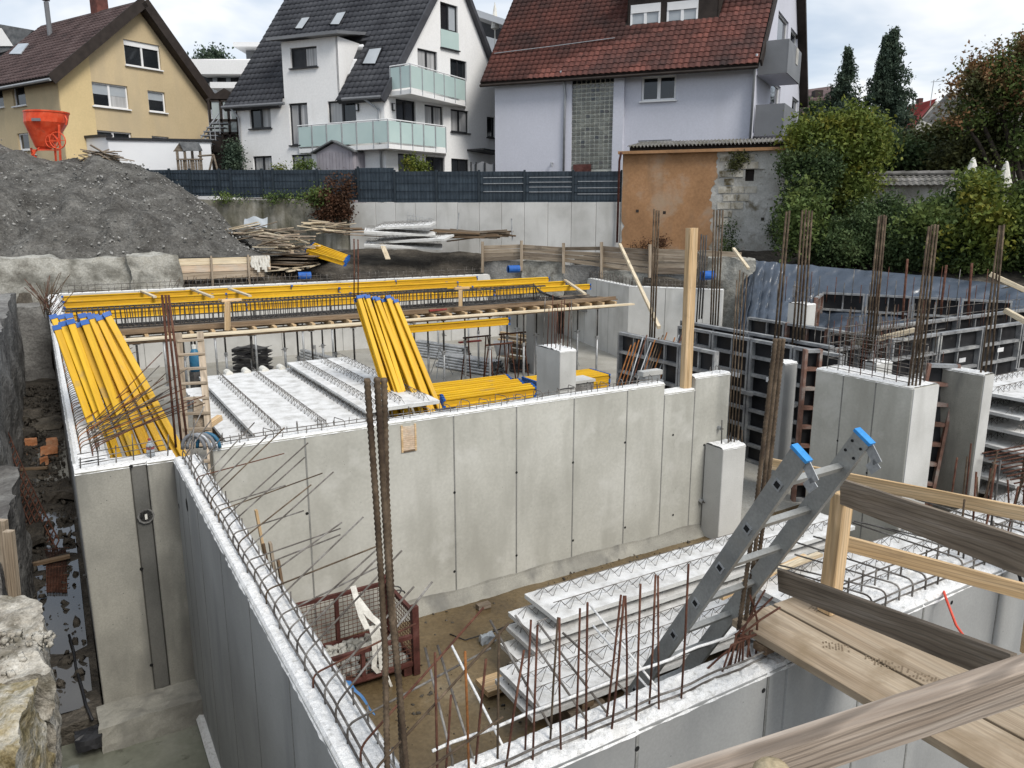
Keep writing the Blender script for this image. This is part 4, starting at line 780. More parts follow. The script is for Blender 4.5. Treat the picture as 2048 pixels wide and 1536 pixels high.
    xs = [440 + x / 3.593 for x in (565, 665, 770, 880, 985, 1105, 1210, 1300, 1385, 1465, 1550, 1625)]
    Yb = [40.4 - (40.4 - 37.4) * i / 6 for i in range(7)] + [37.4 + (40.6 - 37.4) * i / 5 for i in range(1, 6)]
    balcony('balcony', '', xs, Yb, [291, 291, 291, 290, 289, 288, 287, 290, 292, 295, 298, 300], [250, 249, 247, 245, 243, 241, 239, 243, 247, 250, 254, 257], FROST, [pg.W(pg.px(892, 290)[0], 0), pg.W(0, 0), pf.W(pf.px(600, 280)[0], 0)])
    xs = [440 + x / 3.593 for x in (1225, 1300, 1370, 1455, 1540, 1612, 1690, 1765)]
    balcony('balcony', '', xs, [38.6, 38.2, 37.8, 38.7, 39.6, 40.4, 41.3, 42.2], [178, 178, 177, 182, 188, 193, 199, 204], [134, 132, 131, 136, 142, 147, 153, 159], FROST, [pg.W(pg.px(931, 180)[0], 0), pg.W(0, 0)])
    q = M(); a = pg.px(985, 310); q.prism([pg.W(a[0] - 2.1, a[1] + .1, 0), pg.W(a[0], a[1], 0), pg.W(a[0], a[1], 1.2), pg.W(a[0] - 2.1, a[1] + .1, 1.2)], VZ * .08); q.build('door_canopy', DFR, H_)
white_house()

def lavender_house():
    Lp, C, Rp = py(990, 250, 41), py(1503, 250, 36.2), py(1599, 200, 47.5); pf, pg = Pl(Lp, C), Pl(C, Rp)
    H_ = thing('house', 'lavender house with mossy red tiled roof and a tall strip of glass blocks', 'house', Vector((C.x, C.y, STREET)))
    ze = pf.px(1400, 118)[1]; z0 = STREET - .3; sa, sb, sc_ = pf.px(1142, 250)[0], pf.px(1226, 250)[0], pf.px(1246, 250)[0]
    hf = [pf.rect(1281, 149, 1349, 200), pf.rect(1274, 279, 1340, 310)]
    wall_face(H_, pf, [(0, z0), (sa, z0), (sa, ze), (0, ze)], [], P_LAV, 'wall'); wall_face(H_, pf, [(sb, z0), (sc_, z0), (sc_, ze), (sb, ze)], [], P_LAV, 'pilaster')
    wall_face(H_, Pl(pf.W(0, 0, -.25), pf.W(1, 0, -.25)), [(sc_, z0), (pf.L, z0), (pf.L, ze), (sc_, ze)], hf, P_LAV, 'wall')
    p2 = Pl(pf.W(0, 0, -.25), pf.W(1, 0, -.25)); window(H_, p2, hf[0], WFR, GLASS, 2, sill=WFR, fw=.1); window(H_, p2, hf[1], WFR, GLASS, 2, fw=.1)
    for s_ in (sa, sb): q = M(); q.box(pf.W(s_ + (.0 if s_ == sb else 0), (z0 + ze) / 2, -.1), pf.e * .02, pf.n * .098, VZ * ((ze - z0) / 2)); q.build('reveal', P_LAV, H_)
    q = M(); q.quad(pf.W(pf.L, z0, -.3), pf.W(pf.L, z0), pf.W(pf.L, ze), pf.W(pf.L, ze, -.3)); q.build('corner_return', P_LAV, H_)
    q = M(); q.quad(pf.W(sc_, z0), pf.W(sc_, z0, -.25), pf.W(sc_, ze, -.25), pf.W(sc_, ze)); q.build('pilaster_return', P_LAV, H_)
    # glass blocks
    q = M(); q.box(pf.W((sa + sb) / 2, (z0 + ze) / 2, -.16), pf.e * ((sb - sa) / 2), pf.n * .03, VZ * ((ze - z0) / 2)); gb = q.build('glass_block_screen', MORT, H_); nb = 9; bw = (sb - sa) / nb; zb0, zb1 = pf.px(1180, 338)[1], ze - .35; nr_ = 22; bh = (zb1 - zb0) / nr_
    q = M(); q.box(Vector((0, 0, 0)), pf.e * (bw / 2 - .03), pf.n * .03, VZ * (bh / 2 - .03)); me = q.data('glass_block', GBLOCK); me2 = q.data('glass_block', GLASS)
    for j in range(nr_):
        for i in range(nb):
            of = bw * .5 * (j % 2) * .0; o = bpy.data.objects.new('glass_block', me if random.random() < .93 and j < 20 else me2); COL.objects.link(o); o.parent = gb; o.location = pf.W(sa + bw * (i + .5) + of, zb0 + bh * (j + .5), -.115 + random.uniform(-.01, .01)) - ORG[gb.name]; o.rotation_euler = (random.uniform(-.03, .03), 0, random.uniform(-.03, .03))
    q = M(); a = pf.px(1146, 329); b = pf.px(1181, 345); q.box(pf.W((a[0] + b[0]) / 2, (a[1] + b[1]) / 2 - .5, -.06), pf.e * ((b[0] - a[0]) / 2), pf.n * .04, VZ * ((a[1] - b[1]) / 2 + .5)); q.build('door_top', RED, H_)
    # gable side with windows, balconies
    k = 1.3; ap = (pg.L / 2, ze + k * pg.L / 2); hg = [pg.rect(1557, 30, 1573, 108), pg.rect(1582, 60, 1592, 122), pg.rect(1543, 166, 1559, 212), pg.rect(1585, 196, 1594, 250)]
    wall_face(H_, pg, [(0, z0), (pg.L, z0), (pg.L, ze), ap, (0, ze)], hg, P_LAV, 'gable_wall')
    for h in hg: window(H_, pg, h, WFR, GLASS, 1, sill=ZINC)
    for vb, vt in ((122, 42), (262, 191)):
        zb, zt = pg.px(1532, vb, 1.0)[1], pg.px(1532, vt, 1.0)[1]; q = M(); q.box(pg.W(2.1, zb + .08, .62), pg.e * 1.75, pg.n * .66, VZ * .08); o = q.build('balcony', P_LAV, H_)
        for nm, c, x, y in (('front_panel', pg.W(2.1, (zb + zt) / 2, 1.28), pg.e * 1.77, pg.n * .025), ('side_panel', pg.W(.36, (zb + zt) / 2, .66), pg.e * .025, pg.n * .6), ('side_panel', pg.W(3.84, (zb + zt) / 2, .66), pg.e * .025, pg.n * .6)): q = M(); q.box(c, x, y, VZ * ((zt - zb) / 2)); q.build(nm, GPANEL, o)
    q = M(); a = pg.px(1556, 65, 1.3); q.box(pg.W(2.6, a[1] - .1, 1.315), pg.e * .3, pg.n * .012, VZ * .35); q.build('notice_board', P_PEEL, H_)
    # roof
    up = (pg.W(*ap) - pg.W(0, ze)); es = up.normalized(); ov = .75; Ls = 9.6; O = pf.W(-.55, ze) - es * ov + VZ * .16; Lx = pf.L + .75; o = slope(H_, O, pf.e, es, Lx, Ls, DBROWN, .25)
    nr = pf.e.cross(es).normalized()
    def rp(u, v, d=0.0): P = hit(u, v, nr, O.dot(nr) + d); return (P - O).dot(pf.e), (P - O).dot(es)
    d0, d1 = rp(1243, 66)[0], rp(1425, 50)[0]; dy = rp(1330, 58)[1]
    tiles(o, O, pf.e, es, Lx, Ls, .275, .30, T_RED, lambda x, y: not (d0 < x < d1 and y > dy), 300)
    q = M(); q.tube([O - VZ * .12 - es * .04, O + pf.e * Lx - VZ * .12 - es * .04], .07, 8); q.build('gutter', DBROWN, o)
    e2 = (pg.W(*ap) - pg.W(pg.L, ze)).normalized(); slope(H_, pg.W(pg.L, ze, .45) - e2 * .9 + VZ * .16, -pg.n, e2, 16, up.length + .9, DBROWN, .3); q = M(); q.bar(pg.W(0, ze, .3) - es * .5, pg.W(*ap, .3), .08, .35, es.cross(pg.n)); q.build('barge_board', DBROWN, o)
    # dormer
    zb = (O + es * dy).z; fp = Pl(O + pf.e * d0 + es * dy, O + pf.e * d1 + es * dy); hh = [fp.rect(1262, 8, 1320, 57), fp.rect(1335, 2, 1395, 50)]; dh = max(h[3] for h in hh) - zb + .7
    wall_face(H_, fp, [(0, zb - .1), (fp.L, zb - .1), (fp.L, zb + dh), (0, zb + dh)], hh, DBROWN, 'dormer_wall', .08)
    for h in hh: window(H_, fp, h, WFR, GLASSL, 2, d=.0, fw=.09, shutter=.36, gms=[GLASSL, GLASSL])
    for s_ in (0, fp.L): q = M(); q.prism([fp.W(s_, zb), fp.W(s_, zb + dh), fp.W(s_, zb + dh, -dh / es.z * .8)], fp.e * (.05 if s_ == 0 else -.05)); q.build('dormer_cheek', DBROWN, H_)
    q = M(); q.prism([fp.W(-.3, zb + dh, .4), fp.W(fp.L + .3, zb + dh, .4), fp.W(fp.L + .3, zb + dh + .4, -4), fp.W(-.3, zb + dh + .4, -4)], VZ * .15); q.build('dormer_roof', DBROWN, H_)
    # snow guard wire, downpipes
    q = M(); a = [O + pf.e * rp(u, v, .12)[0] + es * rp(u, v, .12)[1] + nr * .14 for u, v in ((985, 108), (1100, 99), (1222, 88))]; q.tube(a, .02, 5); q.build('snow_guard', ZINC, o)
    for us in ([(1121, 142, .3), (1128, 160, .09), (1130, 190, .09), (1127, 342, .09)], [(1514, 108, .3), (1510, 130, .05), (1500, 280, .05)]):
        q = M(); q.tube([pf.W(*pf.px(u, v, d), d) for u, v, d in us], .055, 8); q.build('downpipe', ZINC, H_, smooth=True)
    a = pf.px(1105, 326); q = M(); q.tube([pf.W(a[0], a[1], 0), pf.W(a[0], a[1], .18), pf.W(a[0] + .05, a[1] - .2, .2)], .045, 6); q.build('vent_pipe', ZINC, H_)
lavender_house()

def orange_building():
    A_, B_ = py(1243, 400, 34.55), py(1594, 400, 32.0); pl = Pl(A_, B_); H_ = thing('outbuilding', 'low outbuilding with flaking orange plaster and corrugated roof at the pit edge', 'outbuilding', Vector((A_.x, A_.y, 3.5)))
    z0 = 3.1; zt = pl.px(1400, 303)[1]; s_or = pl.px(1428, 400)[0]; hl = pl.rect(1491, 338, 1529, 362); hb = hl
    # orange coat with a ragged right edge, over pale plaster
    wall_face(H_, pl, [(0, z0), (pl.L, z0), (pl.L, zt), (0, zt)], [hb], P_PEEL, 'plaster_wall', .3)
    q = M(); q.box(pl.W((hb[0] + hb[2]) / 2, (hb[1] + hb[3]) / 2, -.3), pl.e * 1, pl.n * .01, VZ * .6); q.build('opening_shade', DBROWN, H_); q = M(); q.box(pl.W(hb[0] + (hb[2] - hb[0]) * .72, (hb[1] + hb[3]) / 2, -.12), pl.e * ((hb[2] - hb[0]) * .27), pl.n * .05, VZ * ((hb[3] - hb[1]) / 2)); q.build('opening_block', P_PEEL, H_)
    q = M(); nb = 46; top = []; rg = [(pl.px(u, v)) for u, v in ((1436, 304), (1432, 330), (1434, 352), (1425, 372), (1421, 400), (1427, 425), (1420, 445), (1424, 470), (1418, 505))]
    edge = []
    for (a, b), (c, d) in zip(rg, rg[1:]):
        for t in range(6): f = t / 6; edge.append((a + (c - a) * f + .10 * noise.noise(Vector((b * 3 + t, a, 0))) + .05 * random.uniform(-1, 1), b + (d - b) * f))
    lft = [(.02 + (.25 if z < 5.2 else .0) * abs(noise.noise(Vector((z * 2, 3, 0)))) * 2 + .02 * random.random(), z) for z in np.linspace(z0 + .1, zt - .03, 24)]
    poly = [(a, z) for a, z in lft][::-1] + [(a, z) for a, z in lft[:1]]
    out = [(a, z) for a, z in lft[::-1]]; out = out[::-1]; full = [(a, z) for a, z in out] + [(a, min(z, zt - .03)) for a, z in edge]
    # full: up the left side, then down the ragged right side
    loops = [[Vector((a, z, 0)) for a, z in full]]; g = M(); g.v = [pl.W(p.x, p.y, .014) for p in loops[0]]
    for t in tessellate_polygon(loops):
        a, b, c = (loops[0][i] for i in t); cr = (b.x - a.x) * (c.y - a.y) - (b.y - a.y) * (c.x - a.x); g.f.append(tuple(t) if cr > 0 else tuple(t)[::-1])
    g.build('orange_coat', P_ORG, H_)
    # bare blocks where the plaster fell off
    rr = random.Random(4); zc = zt - .12
    for j in range(9):
        h = .30; z1 = zc - j * .32; x = pl.px(1438, 340)[0] + (.22 if j % 2 else 0); xe = pl.px((1500, 1498, 1488, 1488, 1492, 1480, 1470, 1468, 1455)[j], 340)[0]
        while x < xe:
            w = rr.choice((.42, .5, .56)); 
            if not (x + w > hb[0] - .03 and x < hb[2] and z1 > hb[1] and z1 - h < hb[3]): q = M(); q.box(pl.W(x + w / 2, z1 - h / 2, .008 + .012 * rr.random()), pl.e * (w / 2 - .018), pl.n * .02, VZ * (h / 2 - .018)); q.build('block', P_BLOCK, H_)
            x += w
    for u, v in ((1275, 422), (1329, 425), (1525, 438)): a, z = pl.px(u, v); q = M(); q.box(pl.W(a, z, .012), pl.e * .06, pl.n * .012, VZ * .06); q.build('putlog_hole', DBROWN, H_)
    # roof: fascia, corrugated sheet
    q = M(); q.box(pl.W(pl.L / 2, zt + .02, .14), pl.e * (pl.L / 2 + .15), pl.n * .14, VZ * .06); q.build('gutter_board', P_ORG, H_); q = M(); q.box(pl.W(pl.L / 2 + .2, zt + .17, .02), pl.e * (pl.L / 2 - .1), pl.n * .03, VZ * .12); q.build('fascia', DBROWN, H_)
    g = M(); L = pl.L; nwv = 46
    g.grid(lambda a, b: pl.W(.25 + (L - .1) * a, zt + .25 + .42 * b + .045 * math.sin(a * nwv * 6.283) + .012 * nz3((a * 9, b * 3, 1), 3), .32 - 3.1 * b), nwv * 8, 5); g.build('corrugated_roof', T_CORR, H_, smooth=True)
    q = M(); q.tube([pl.W(.0, zt + .02, .3), pl.W(-.12, zt - .3, .1), pl.W(-.12, z0 + 1.0, .1)], .05, 8); q.build('downpipe', RED, H_, smooth=True)
    w2 = Pl(pl.W(pl.L, 0), pl.W(pl.L, 0) - pl.n * 4); wall_face(H_, w2, [(0, z0), (4, z0), (4, zt + .5), (0, zt)], [], P_PEEL, 'side_wall')
orange_building()

def background_buildings():
    H_ = thing('apartment_building', 'white flat-roofed apartment block far behind the houses with dark window bands', 'building', py(700, 330, 66)); Y = 66
    def part(nm, u0, u1, v0, v1, m, y=Y, d=1.0): q = M(); pxbox(q, u0, u1, v0, v1, y, d); return q.build(nm, m, H_)
    part('wall', 380, 1040, 118, 420, P_WHITE, Y + .6, 14); part('parapet', 396, 1030, 120, 148, P_WHITE, Y - 1.2, 1.8); part('parapet', 420, 1030, 164, 176, P_WHITE, Y - 1.2, 1.8); b = part('window_band', 405, 560, 148, 166, DFR, Y + .5, .2)
    for u in (425, 452, 478): q = M(); pxbox(q, u, u + 9, 150, 164, Y + .4, .05); q.build('pane', GLASSL, b)
    part('penthouse', 492, 1000, 92, 122, GPANEL, Y + 2.5, 9); part('roof_slab', 466, 1030, 84, 93, WFR, Y + 1, 12)
    # right-hand wing seen between the white and lavender houses
    q = M(); q.prism([py(938, 28, 60), py(1045, 62, 55), py(1045, 50, 55), py(938, 14, 60)], (3, 8, 0)); q.build('roof_slab', WFR, H_)
    q = M(); q.prism([py(950, 66, 60), py(1040, 92, 56), py(1040, 150, 56), py(950, 150, 60)][::-1], (2, 5, 0)); q.build('parapet', P_WHITE, H_)
    q = M(); q.prism([py(948, 22, 63), py(1040, 50, 60), py(1040, 120, 60), py(948, 120, 63)][::-1], (2, 5, 0)); b = q.build('window_band', DFR, H_)
    q = M(); pq_ = py(990, 66, 58.2); q.lathe([(0.01, 2.0), (.1, 1.6), (.28, .3), (.05, .2), (.05, -1)], pq_, 8); q.build('folded_parasol', WHITE, H_)
    H2 = thing('house', 'dark slate roofed house at the far left edge behind the yellow house', 'house', py(10, 330, 62)); q = M(); q.prism([py(-60, 70, 62), py(-20, 45, 62), py(66, 60, 62), py(30, 98, 62), py(-60, 120, 62)][::-1], (0, 6, 0)); q.build('roof', SHEDR, H2); q = M(); pxbox(q, -60, 36, 90, 420, 62.3, 5); q.build('wall', GPANEL, H2); q = M(); q.prism([py(-30, 62, 61.9), py(2, 56, 61.9), py(26, 92, 61.9), py(-30, 92, 61.9)][::-1], (0, .05, 0)); q.build('gable', P_WHITE, H2)
    H3 = thing('house', 'small far house with bright red roof between the trees', 'house', py(1840, 300, 75)); q = M(); q.prism([py(1806, 255, 75), py(1814, 214, 75), py(1873, 198, 72), py(1826, 255, 72)][::-1], (.6, 1, .2)); q.build('roof', T_BRED, H3); q = M(); q.prism([py(1830, 255, 72.5), py(1873, 202, 72.5), py(1898, 222, 74), py(1905, 420, 74), py(1830, 420, 72.5)][::-1], (0, 1, 0)); q.build('gable_wall', P_PEEL, H3); q = M(); pxbox(q, 1800, 1836, 250, 420, 75, 5); q.build('wall', P_PEEL, H3); q = M(); pxbox(q, 1838, 1846, 196, 212, 75, .6); q.build('chimney', T_RED, H3)
    t = thing('tv_antenna', 'thin roof aerial standing beside the red-roofed house', 'antenna', py(1862, 210, 70)); q = M(); q.tube([py(1860, 212, 70), py(1868, 160, 70)], .03, 5); q.build('mast', ZINC, t); q = M(); q.tube([py(1862, 164, 70), py(1884, 162, 70)], .02, 4); q.build('boom', ZINC, t)
    H4 = thing('house', 'mossy brown hipped roof of a far house behind the red maple', 'house', py(1950, 300, 60)); q = M(); q.prism([py(1895, 262, 60), py(1950, 205, 60), py(2040, 196, 60), py(2060, 262, 60)][::-1], (0, 4, 1.2)); q.build('roof', T_CORR, H4); q = M(); pxbox(q, 1905, 2055, 262, 420, 60.4, 4); q.build('wall', P_PEEL, H4)
    H5 = thing('house', 'dark roof with chimney half hidden behind the conifers', 'house', py(1640, 300, 66)); q = M(); q.prism([py(1596, 262, 66), py(1612, 200, 66), py(1700, 188, 66), py(1720, 262, 66)][::-1], (0, 4, 1.2)); q.build('roof', T_BROWN, H5); q = M(); pxbox(q, 1630, 1646, 180, 200, 66.4, .8); q.build('chimney', DBROWN, H5); q = M(); pxbox(q, 1600, 1715, 262, 420, 66.5, 4); q.build('wall', P_PEEL, H5)
background_buildings()

def annexes():
    # glazed stair link between the yellow and white houses
    t = thing('glazed_porch', 'brown framed glazed stair link between the yellow and white houses', 'conservatory', py(448, 335, 44)); Y = 44
    def fr(nm, u0, u1, v0, v1, m, d=.12, y=Y): q = M(); pxbox(q, u0, u1, v0, v1, y, d); return q.build(nm, m, t)
    q = M(); q.prism([py(410, 200, Y), py(448, 176, Y), py(486, 200, Y)], (0, 4, 0)); q.build('roof', DBROWN, t)
    for u in (420, 443, 458, 475): fr('post', u, u + 4, 200, 345, DBROWN)
    for v in (198, 238, 264, 300): fr('beam', 420, 482, v, v + 5, DBROWN, .1)
    for u0, u1 in ((424, 443), (447, 458), (462, 475)):
        for v0, v1 in ((203, 238), (243, 264)): fr('pane', u0, u1, v0, v1, CONGL, .03, Y + .05)
    fr('lower_wall', 420, 482, 268, 345, DBROWN, .05, Y + .1)
    st = thing('outdoor_stair', 'grey outdoor stair with sloping handrails beside the yellow house', 'stair', py(415, 330, 42.5)); 
    for dv in (0, 12): q = M(); q.tube([py(402, 288 - dv, 42.5), py(438, 238 - dv, 43)], .035, 5); q.build('handrail', ZINC, st)
    for k in range(5): a = py(402 + 9 * k, 288 - 12.5 * k, 42.5); q = M(); q.tube([a, a - VZ * .75], .025, 5); q.build('baluster', ZINC, st)
    for k in range(7): a = py(404 + 6 * k, 296 - 8 * k, 42.8); q = M(); q.box(a, (.45, 0, 0), (0, .3, 0), (0, 0, .03)); q.build('step', GPANEL, st)
    # white garage wall
    g = thing('garage', 'low white garage with dark coping in front of the yellow house', 'garage', py(220, 345, 40.5)); pa, pb, pc = py(150, 330, 41.5), py(221, 330, 40.0), py(424, 330, 41.2)
    for nm, a, b, m, v in (('side_wall', pa, pb, WALLW, (279, 273)), ('front_wall', pb, pc, WALLW, (273, 291))):
        pl = Pl(a, b); zt = (pl.px(160 if nm == 'side_wall' else 300, 277 if nm == 'side_wall' else 281)[1]); q = M(); q.box(pl.W(pl.L / 2, (zt + 5) / 2, -.1), pl.e * pl.L / 2, pl.n * .1, VZ * (zt - 5) / 2); q.build(nm, m, g); q = M(); q.box(pl.W(pl.L / 2, zt + .05, -.08), pl.e * (pl.L / 2 + .06), pl.n * .17, VZ * .06); q.build('coping', DFR, g)
    q = M(); q.tube([pb + Vector((-.1, -.2, 0)) + VZ * (5.2 - pb.z), pb + Vector((-.1, -.2, 0)) + VZ * (7.3 - pb.z)], .06, 8); q.build('downpipe', ZINC, g)
    # play tower
    p = thing('play_tower', 'small wooden play tower with gabled roof standing behind the fence', 'play tower', py(378, 345, 39.6)); Y = 39.6
    q = M(); q.prism([py(346, 303, Y), py(358, 286, Y), py(368, 303, Y)], (0, .05, 0)); q.build('gable_board', W_GREY, p); q = M(); q.prism([py(358, 285, Y - .1), py(398, 288, Y + .9), py(405, 302, Y + .9), py(367, 302, Y - .1)][::-1], (0, 0, .05)); q.build('roof', SHEDR, p)
    for u in (353, 368, 383, 399): q = M(); pxbox(q, u, u + 4, 300, 345, Y + (.8 if u > 370 else 0), .1); q.build('post', W_GREY, p)
    for u in range(356, 404, 5): q = M(); pxbox(q, u, u + 3, 318, 345, Y - .05, .03); q.build('slat', W_GREY, p)
    q = M(); pxbox(q, 352, 405, 317, 320, Y - .1, .06); q.build('rail', W_GREY, p)
    for a, b in (((396, 312), (428, 310)), ((427, 310), (436, 345)), ((426, 310), (418, 345))): q = M(); q.tube([py(*a, Y + .3), py(*b, Y + .3)], .05, 6); q.build('swing_beam', W_GREY, p)
    # garden shed
    s = thing('garden_shed', 'mauve boarded garden shed with grey shingle roof behind the fence', 'shed', py(700, 345, 38.6)); a, b, c = py(634, 330, 39.2), py(706, 330, 38.4), py(762, 330, 39.8); pf, pg = Pl(a, b), Pl(b, c)
    ze = pf.px(634, 306)[1]; za = pf.px(667, 286)[1]; nb = 11; z0 = STREET - .1
    for i in range(nb): s0, s1 = pf.L * i / nb, pf.L * (i + 1) / nb; q = M(); q.box(pf.W((s0 + s1) / 2, (z0 + ze) / 2), pf.e * ((s1 - s0) / 2 - .008), pf.n * (.02 + .006 * (i % 2)), VZ * (ze - z0) / 2); q.build('board', SHED, s)
    nb = 8
    for i in range(nb): s0, s1 = pg.L * i / nb, pg.L * (i + 1) / nb; q = M(); q.box(pg.W((s0 + s1) / 2, (z0 + ze) / 2), pg.e * ((s1 - s0) / 2 - .008), pg.n * (.02 + .006 * (i % 2)), VZ * (ze - z0) / 2); q.build('board', SHED, s)
    q = M(); q.prism([pf.W(0, ze), pf.W(pf.L, ze), pf.W(pf.L / 2, za)], -pf.n * .05); q.build('gable_board', SHED, s)
    for sg in (0, 1):
        s0 = 0 if sg == 0 else pf.L; up = (pf.W(pf.L / 2, za) - pf.W(s0, ze)); es = up.normalized(); o_ = pf.W(s0, ze, .18) - es * .22 + VZ * .06; q = M(); q.prism([o_, o_ + es * (up.length + .22), o_ + es * (up.length + .22) - pf.n * (pg.L * .95 + .3), o_ - pf.n * (pg.L * .95 + .3)], VZ * .07); q.build('roof', SHEDR, s)
    # trampoline net between the white house and the lavender house
    tr = thing('trampoline', 'black netted trampoline behind the fence beside the lavender house', 'trampoline', py(965, 345, 39.0))
    for u in (942, 952, 970, 989): q = M(); q.tube([py(u, 348, 39), py(u, 324, 39)], .04, 6); q.build('pole', DFR, tr)
    q = M(); q.grid(lambda a, b: py(942 + 47 * a, 348 - 22 * b + 3 * math.sin(a * 9.4) * b, 39.05), 12, 2); q.build('net', GPANEL, tr)
annexes()
# ---------------------------------------------------------------- retaining walls and the strip fence on top
def retaining():
    t = thing('retaining_wall', 'pale precast retaining wall of tall narrow slabs below the dark fence', 'retaining wall', py(970, 495, 36)); us = [680 + x / 3.303 for x in (60, 237, 367, 500, 637, 777, 920, 1067, 1217, 1372, 1527, 1690, 1860)]
    pl = Pl(py(698, 405, 37.0), py(1244, 405, 34.6)); zt = pl.px(970, 405)[1]
    for a, b in zip(us, us[1:]):
        s0, s1 = pl.px(a, 440)[0], pl.px(b, 440)[0]; q = M(); d = .006 * random.random(); c = .02; q.prism([pl.W(s0 + .004, 2.9, d - c), pl.W(s0 + c, 2.9, d), pl.W(s1 - c, 2.9, d), pl.W(s1 - .004, 2.9, d - c), pl.W(s1 - .004, 2.9, -.25), pl.W(s0 + .004, 2.9, -.25)], VZ * (zt - 2.9 + .01 * random.random())); q.build('wall_slab', C_RET, t)
    o = thing('retaining_wall', 'old mossy retaining wall under the left part of the fence', 'retaining wall', py(560, 450, 38)); g = M(); p2 = Pl(py(180, 405, 39.2), py(700, 405, 37.1)); z2 = p2.px(560, 399)[1]
    rough_box(g, p2.W(p2.L / 2, (z2 + 2.8) / 2, -.2), p2.e * p2.L / 2, p2.n * .2, VZ * (z2 - 2.8) / 2, .28, .05, 1.2); g.build('wall_body', C_MOSS, o)
    return pl, p2
RP, RP2 = retaining()
def fence(label, pl, posts, top, bot, off, wires=None):
    t = thing('privacy_fence', label, 'fence', pl.W(*pl.px(posts[0], bot[0])))
    for i, (a, b) in enumerate(zip(posts, posts[1:])):
        s0, s1 = pl.px(a, 380, off)[0], pl.px(b, 380, off)[0]; za, zb = pl.px(a, bot[i], off)[1], pl.px((a + b) / 2, top[i], off)[1]; n = 8; h = (zb - za) / n
        q = M(); q.box(Vector((0, 0, 0)), pl.e * ((s1 - s0) / 2 - .04), pl.n * .012, VZ * (h / 2 - .012))
        # the strip weaves in and out of the wires: a gentle ripple
        q = M(); k = max(4, int((s1 - s0) / .10)); L = (s1 - s0) - .08
        q.grid(lambda x, y: pl.e * (L * (x - .5)) + pl.n * (0.008 * math.sin(x * k * math.pi)) + VZ * ((h + .012) * (y - .5)), k * 2, 1); me = q.data('strip', FENCE)
        for j in range(n):
            c = child('strip', me, t, pl.W((s0 + s1) / 2, za + h * (j + .5), off + (.012 if j % 2 else -.012)) - ORG[t.name])
        wr = M(); kk = int(L / .14)
        for x in range(kk + 1): p = pl.W(s0 + .04 + L * x / kk, za, off + .02); wr.box(p + VZ * (zb - za) / 2, pl.e * .004, pl.n * .004, VZ * (zb - za) / 2)
        tag(wr.build('wire_mat', FPOST, t), kind='stuff')
        if wires and i in wires:
            for j in wires[i]: q = M(); z = za + h * j; x0, x1 = (s0 + L * .1, s1 - .05); q.box(pl.W((x0 + x1) / 2, z, off + .035), pl.e * ((x1 - x0) / 2), pl.n * .004, VZ * .014); q.build('bright_clip_rail', ZINC, t)
    for i, u in enumerate(posts): k = min(i, len(top) - 1); z0, z1 = pl.px(u, bot[k], off)[1], pl.px(u, top[k] - 3, off)[1]; q = M(); q.box(pl.W(pl.px(u, 380, off)[0], (z0 + z1) / 2, off + .03), pl.e * .045, pl.n * .045, VZ * ((z1 - z0) / 2)); q.build('post', FPOST, t)
ps = [680 + x / 3.303 for x in (125, 365, 640, 920, 1220, 1540, 1858)]
fence('dark blue-grey strip fence on the pale precast wall', RP, ps, [336, 343, 343, 343, 343, 343], [404, 405, 406, 407, 408, 408], -.1, {3: (3.0, 5.0, 6.5), 4: (3.0, 4.2, 5.4, 6.6), 5: (2.5, 4.0, 5.6)})
fence('dark strip fence running left on the old mossy wall', RP2, [300, 342, 383, 441, 464, 526, 548, 636, 714], [340] * 8, [388, 390, 392, 393, 395, 396, 398, 400], -.1)
# ---------------------------------------------------------------- trees, hedge, creepers
def leaf_quads(P, size, r, droop=0.0, normal=None, aspect=.55):
    n = len(P); a = r.random(n) * 6.283; t = r.normal(0, .7, n); ax = np.stack([np.cos(a) * np.cos(t), np.sin(a) * np.cos(t), np.sin(t) - droop], -1); ax /= np.linalg.norm(ax, axis=1)[:, None]
    up = r.normal(0, 1, (n, 3)); up[:, 2] += .8; sd = np.cross(ax, up); sd /= np.linalg.norm(sd, axis=1)[:, None] + 1e-6; s = size * (.6 + .8 * r.random(n))[:, None]; nr = np.cross(sd, ax)
    b = P - ax * s * .5; tip = P + ax * s * .5; l = P + sd * s * aspect * .5 + nr * s * .12; q = P - sd * s * aspect * .5 + nr * s * .12
    V_ = np.stack([b, l, tip, q], 1).reshape(-1, 3); F_ = np.arange(4 * n).reshape(n, 4); return V_, F_
def crown(name, blobs, n, size, m, parent, seed, droop=0.0, shell=.55, aspect=.55):
    """leaves gathered in twigs inside overlapping blobs (centre, radii)"""
    r = np.random.default_rng(seed); w = np.array([b[1][0] * b[1][1] * b[1][2] for b in blobs]) ** .7; w /= w.sum(); per = 14; k = n // per; idx = r.choice(len(blobs), k, p=w)
    d = r.normal(0, 1, (k, 3)); d /= np.linalg.norm(d, axis=1)[:, None]; rad = (shell + (.98 - shell) * r.random(k) ** .6)[:, None]; C_ = np.array([b[0] for b in blobs])[idx]; RR = np.array([b[1] for b in blobs])[idx]
    sub = r.normal(0, 1, (len(blobs), 13, 3)); sub /= np.linalg.norm(sub, axis=2)[:, :, None]; sub *= (.45 + .5 * r.random((len(blobs), 13, 1))); ds = sub[idx, r.integers(0, 13, k)]
    tw = C_ + ds * RR * .74 + d * rad * RR * .36 * (1 + .12 * r.normal(0, 1, (k, 1))); P = (tw[:, None] + r.normal(0, size * 1.5, (k, per, 3))).reshape(-1, 3)
    V_, F_ = leaf_quads(P, size, r, droop, aspect=aspect); return big(name, V_, F_, m, parent)
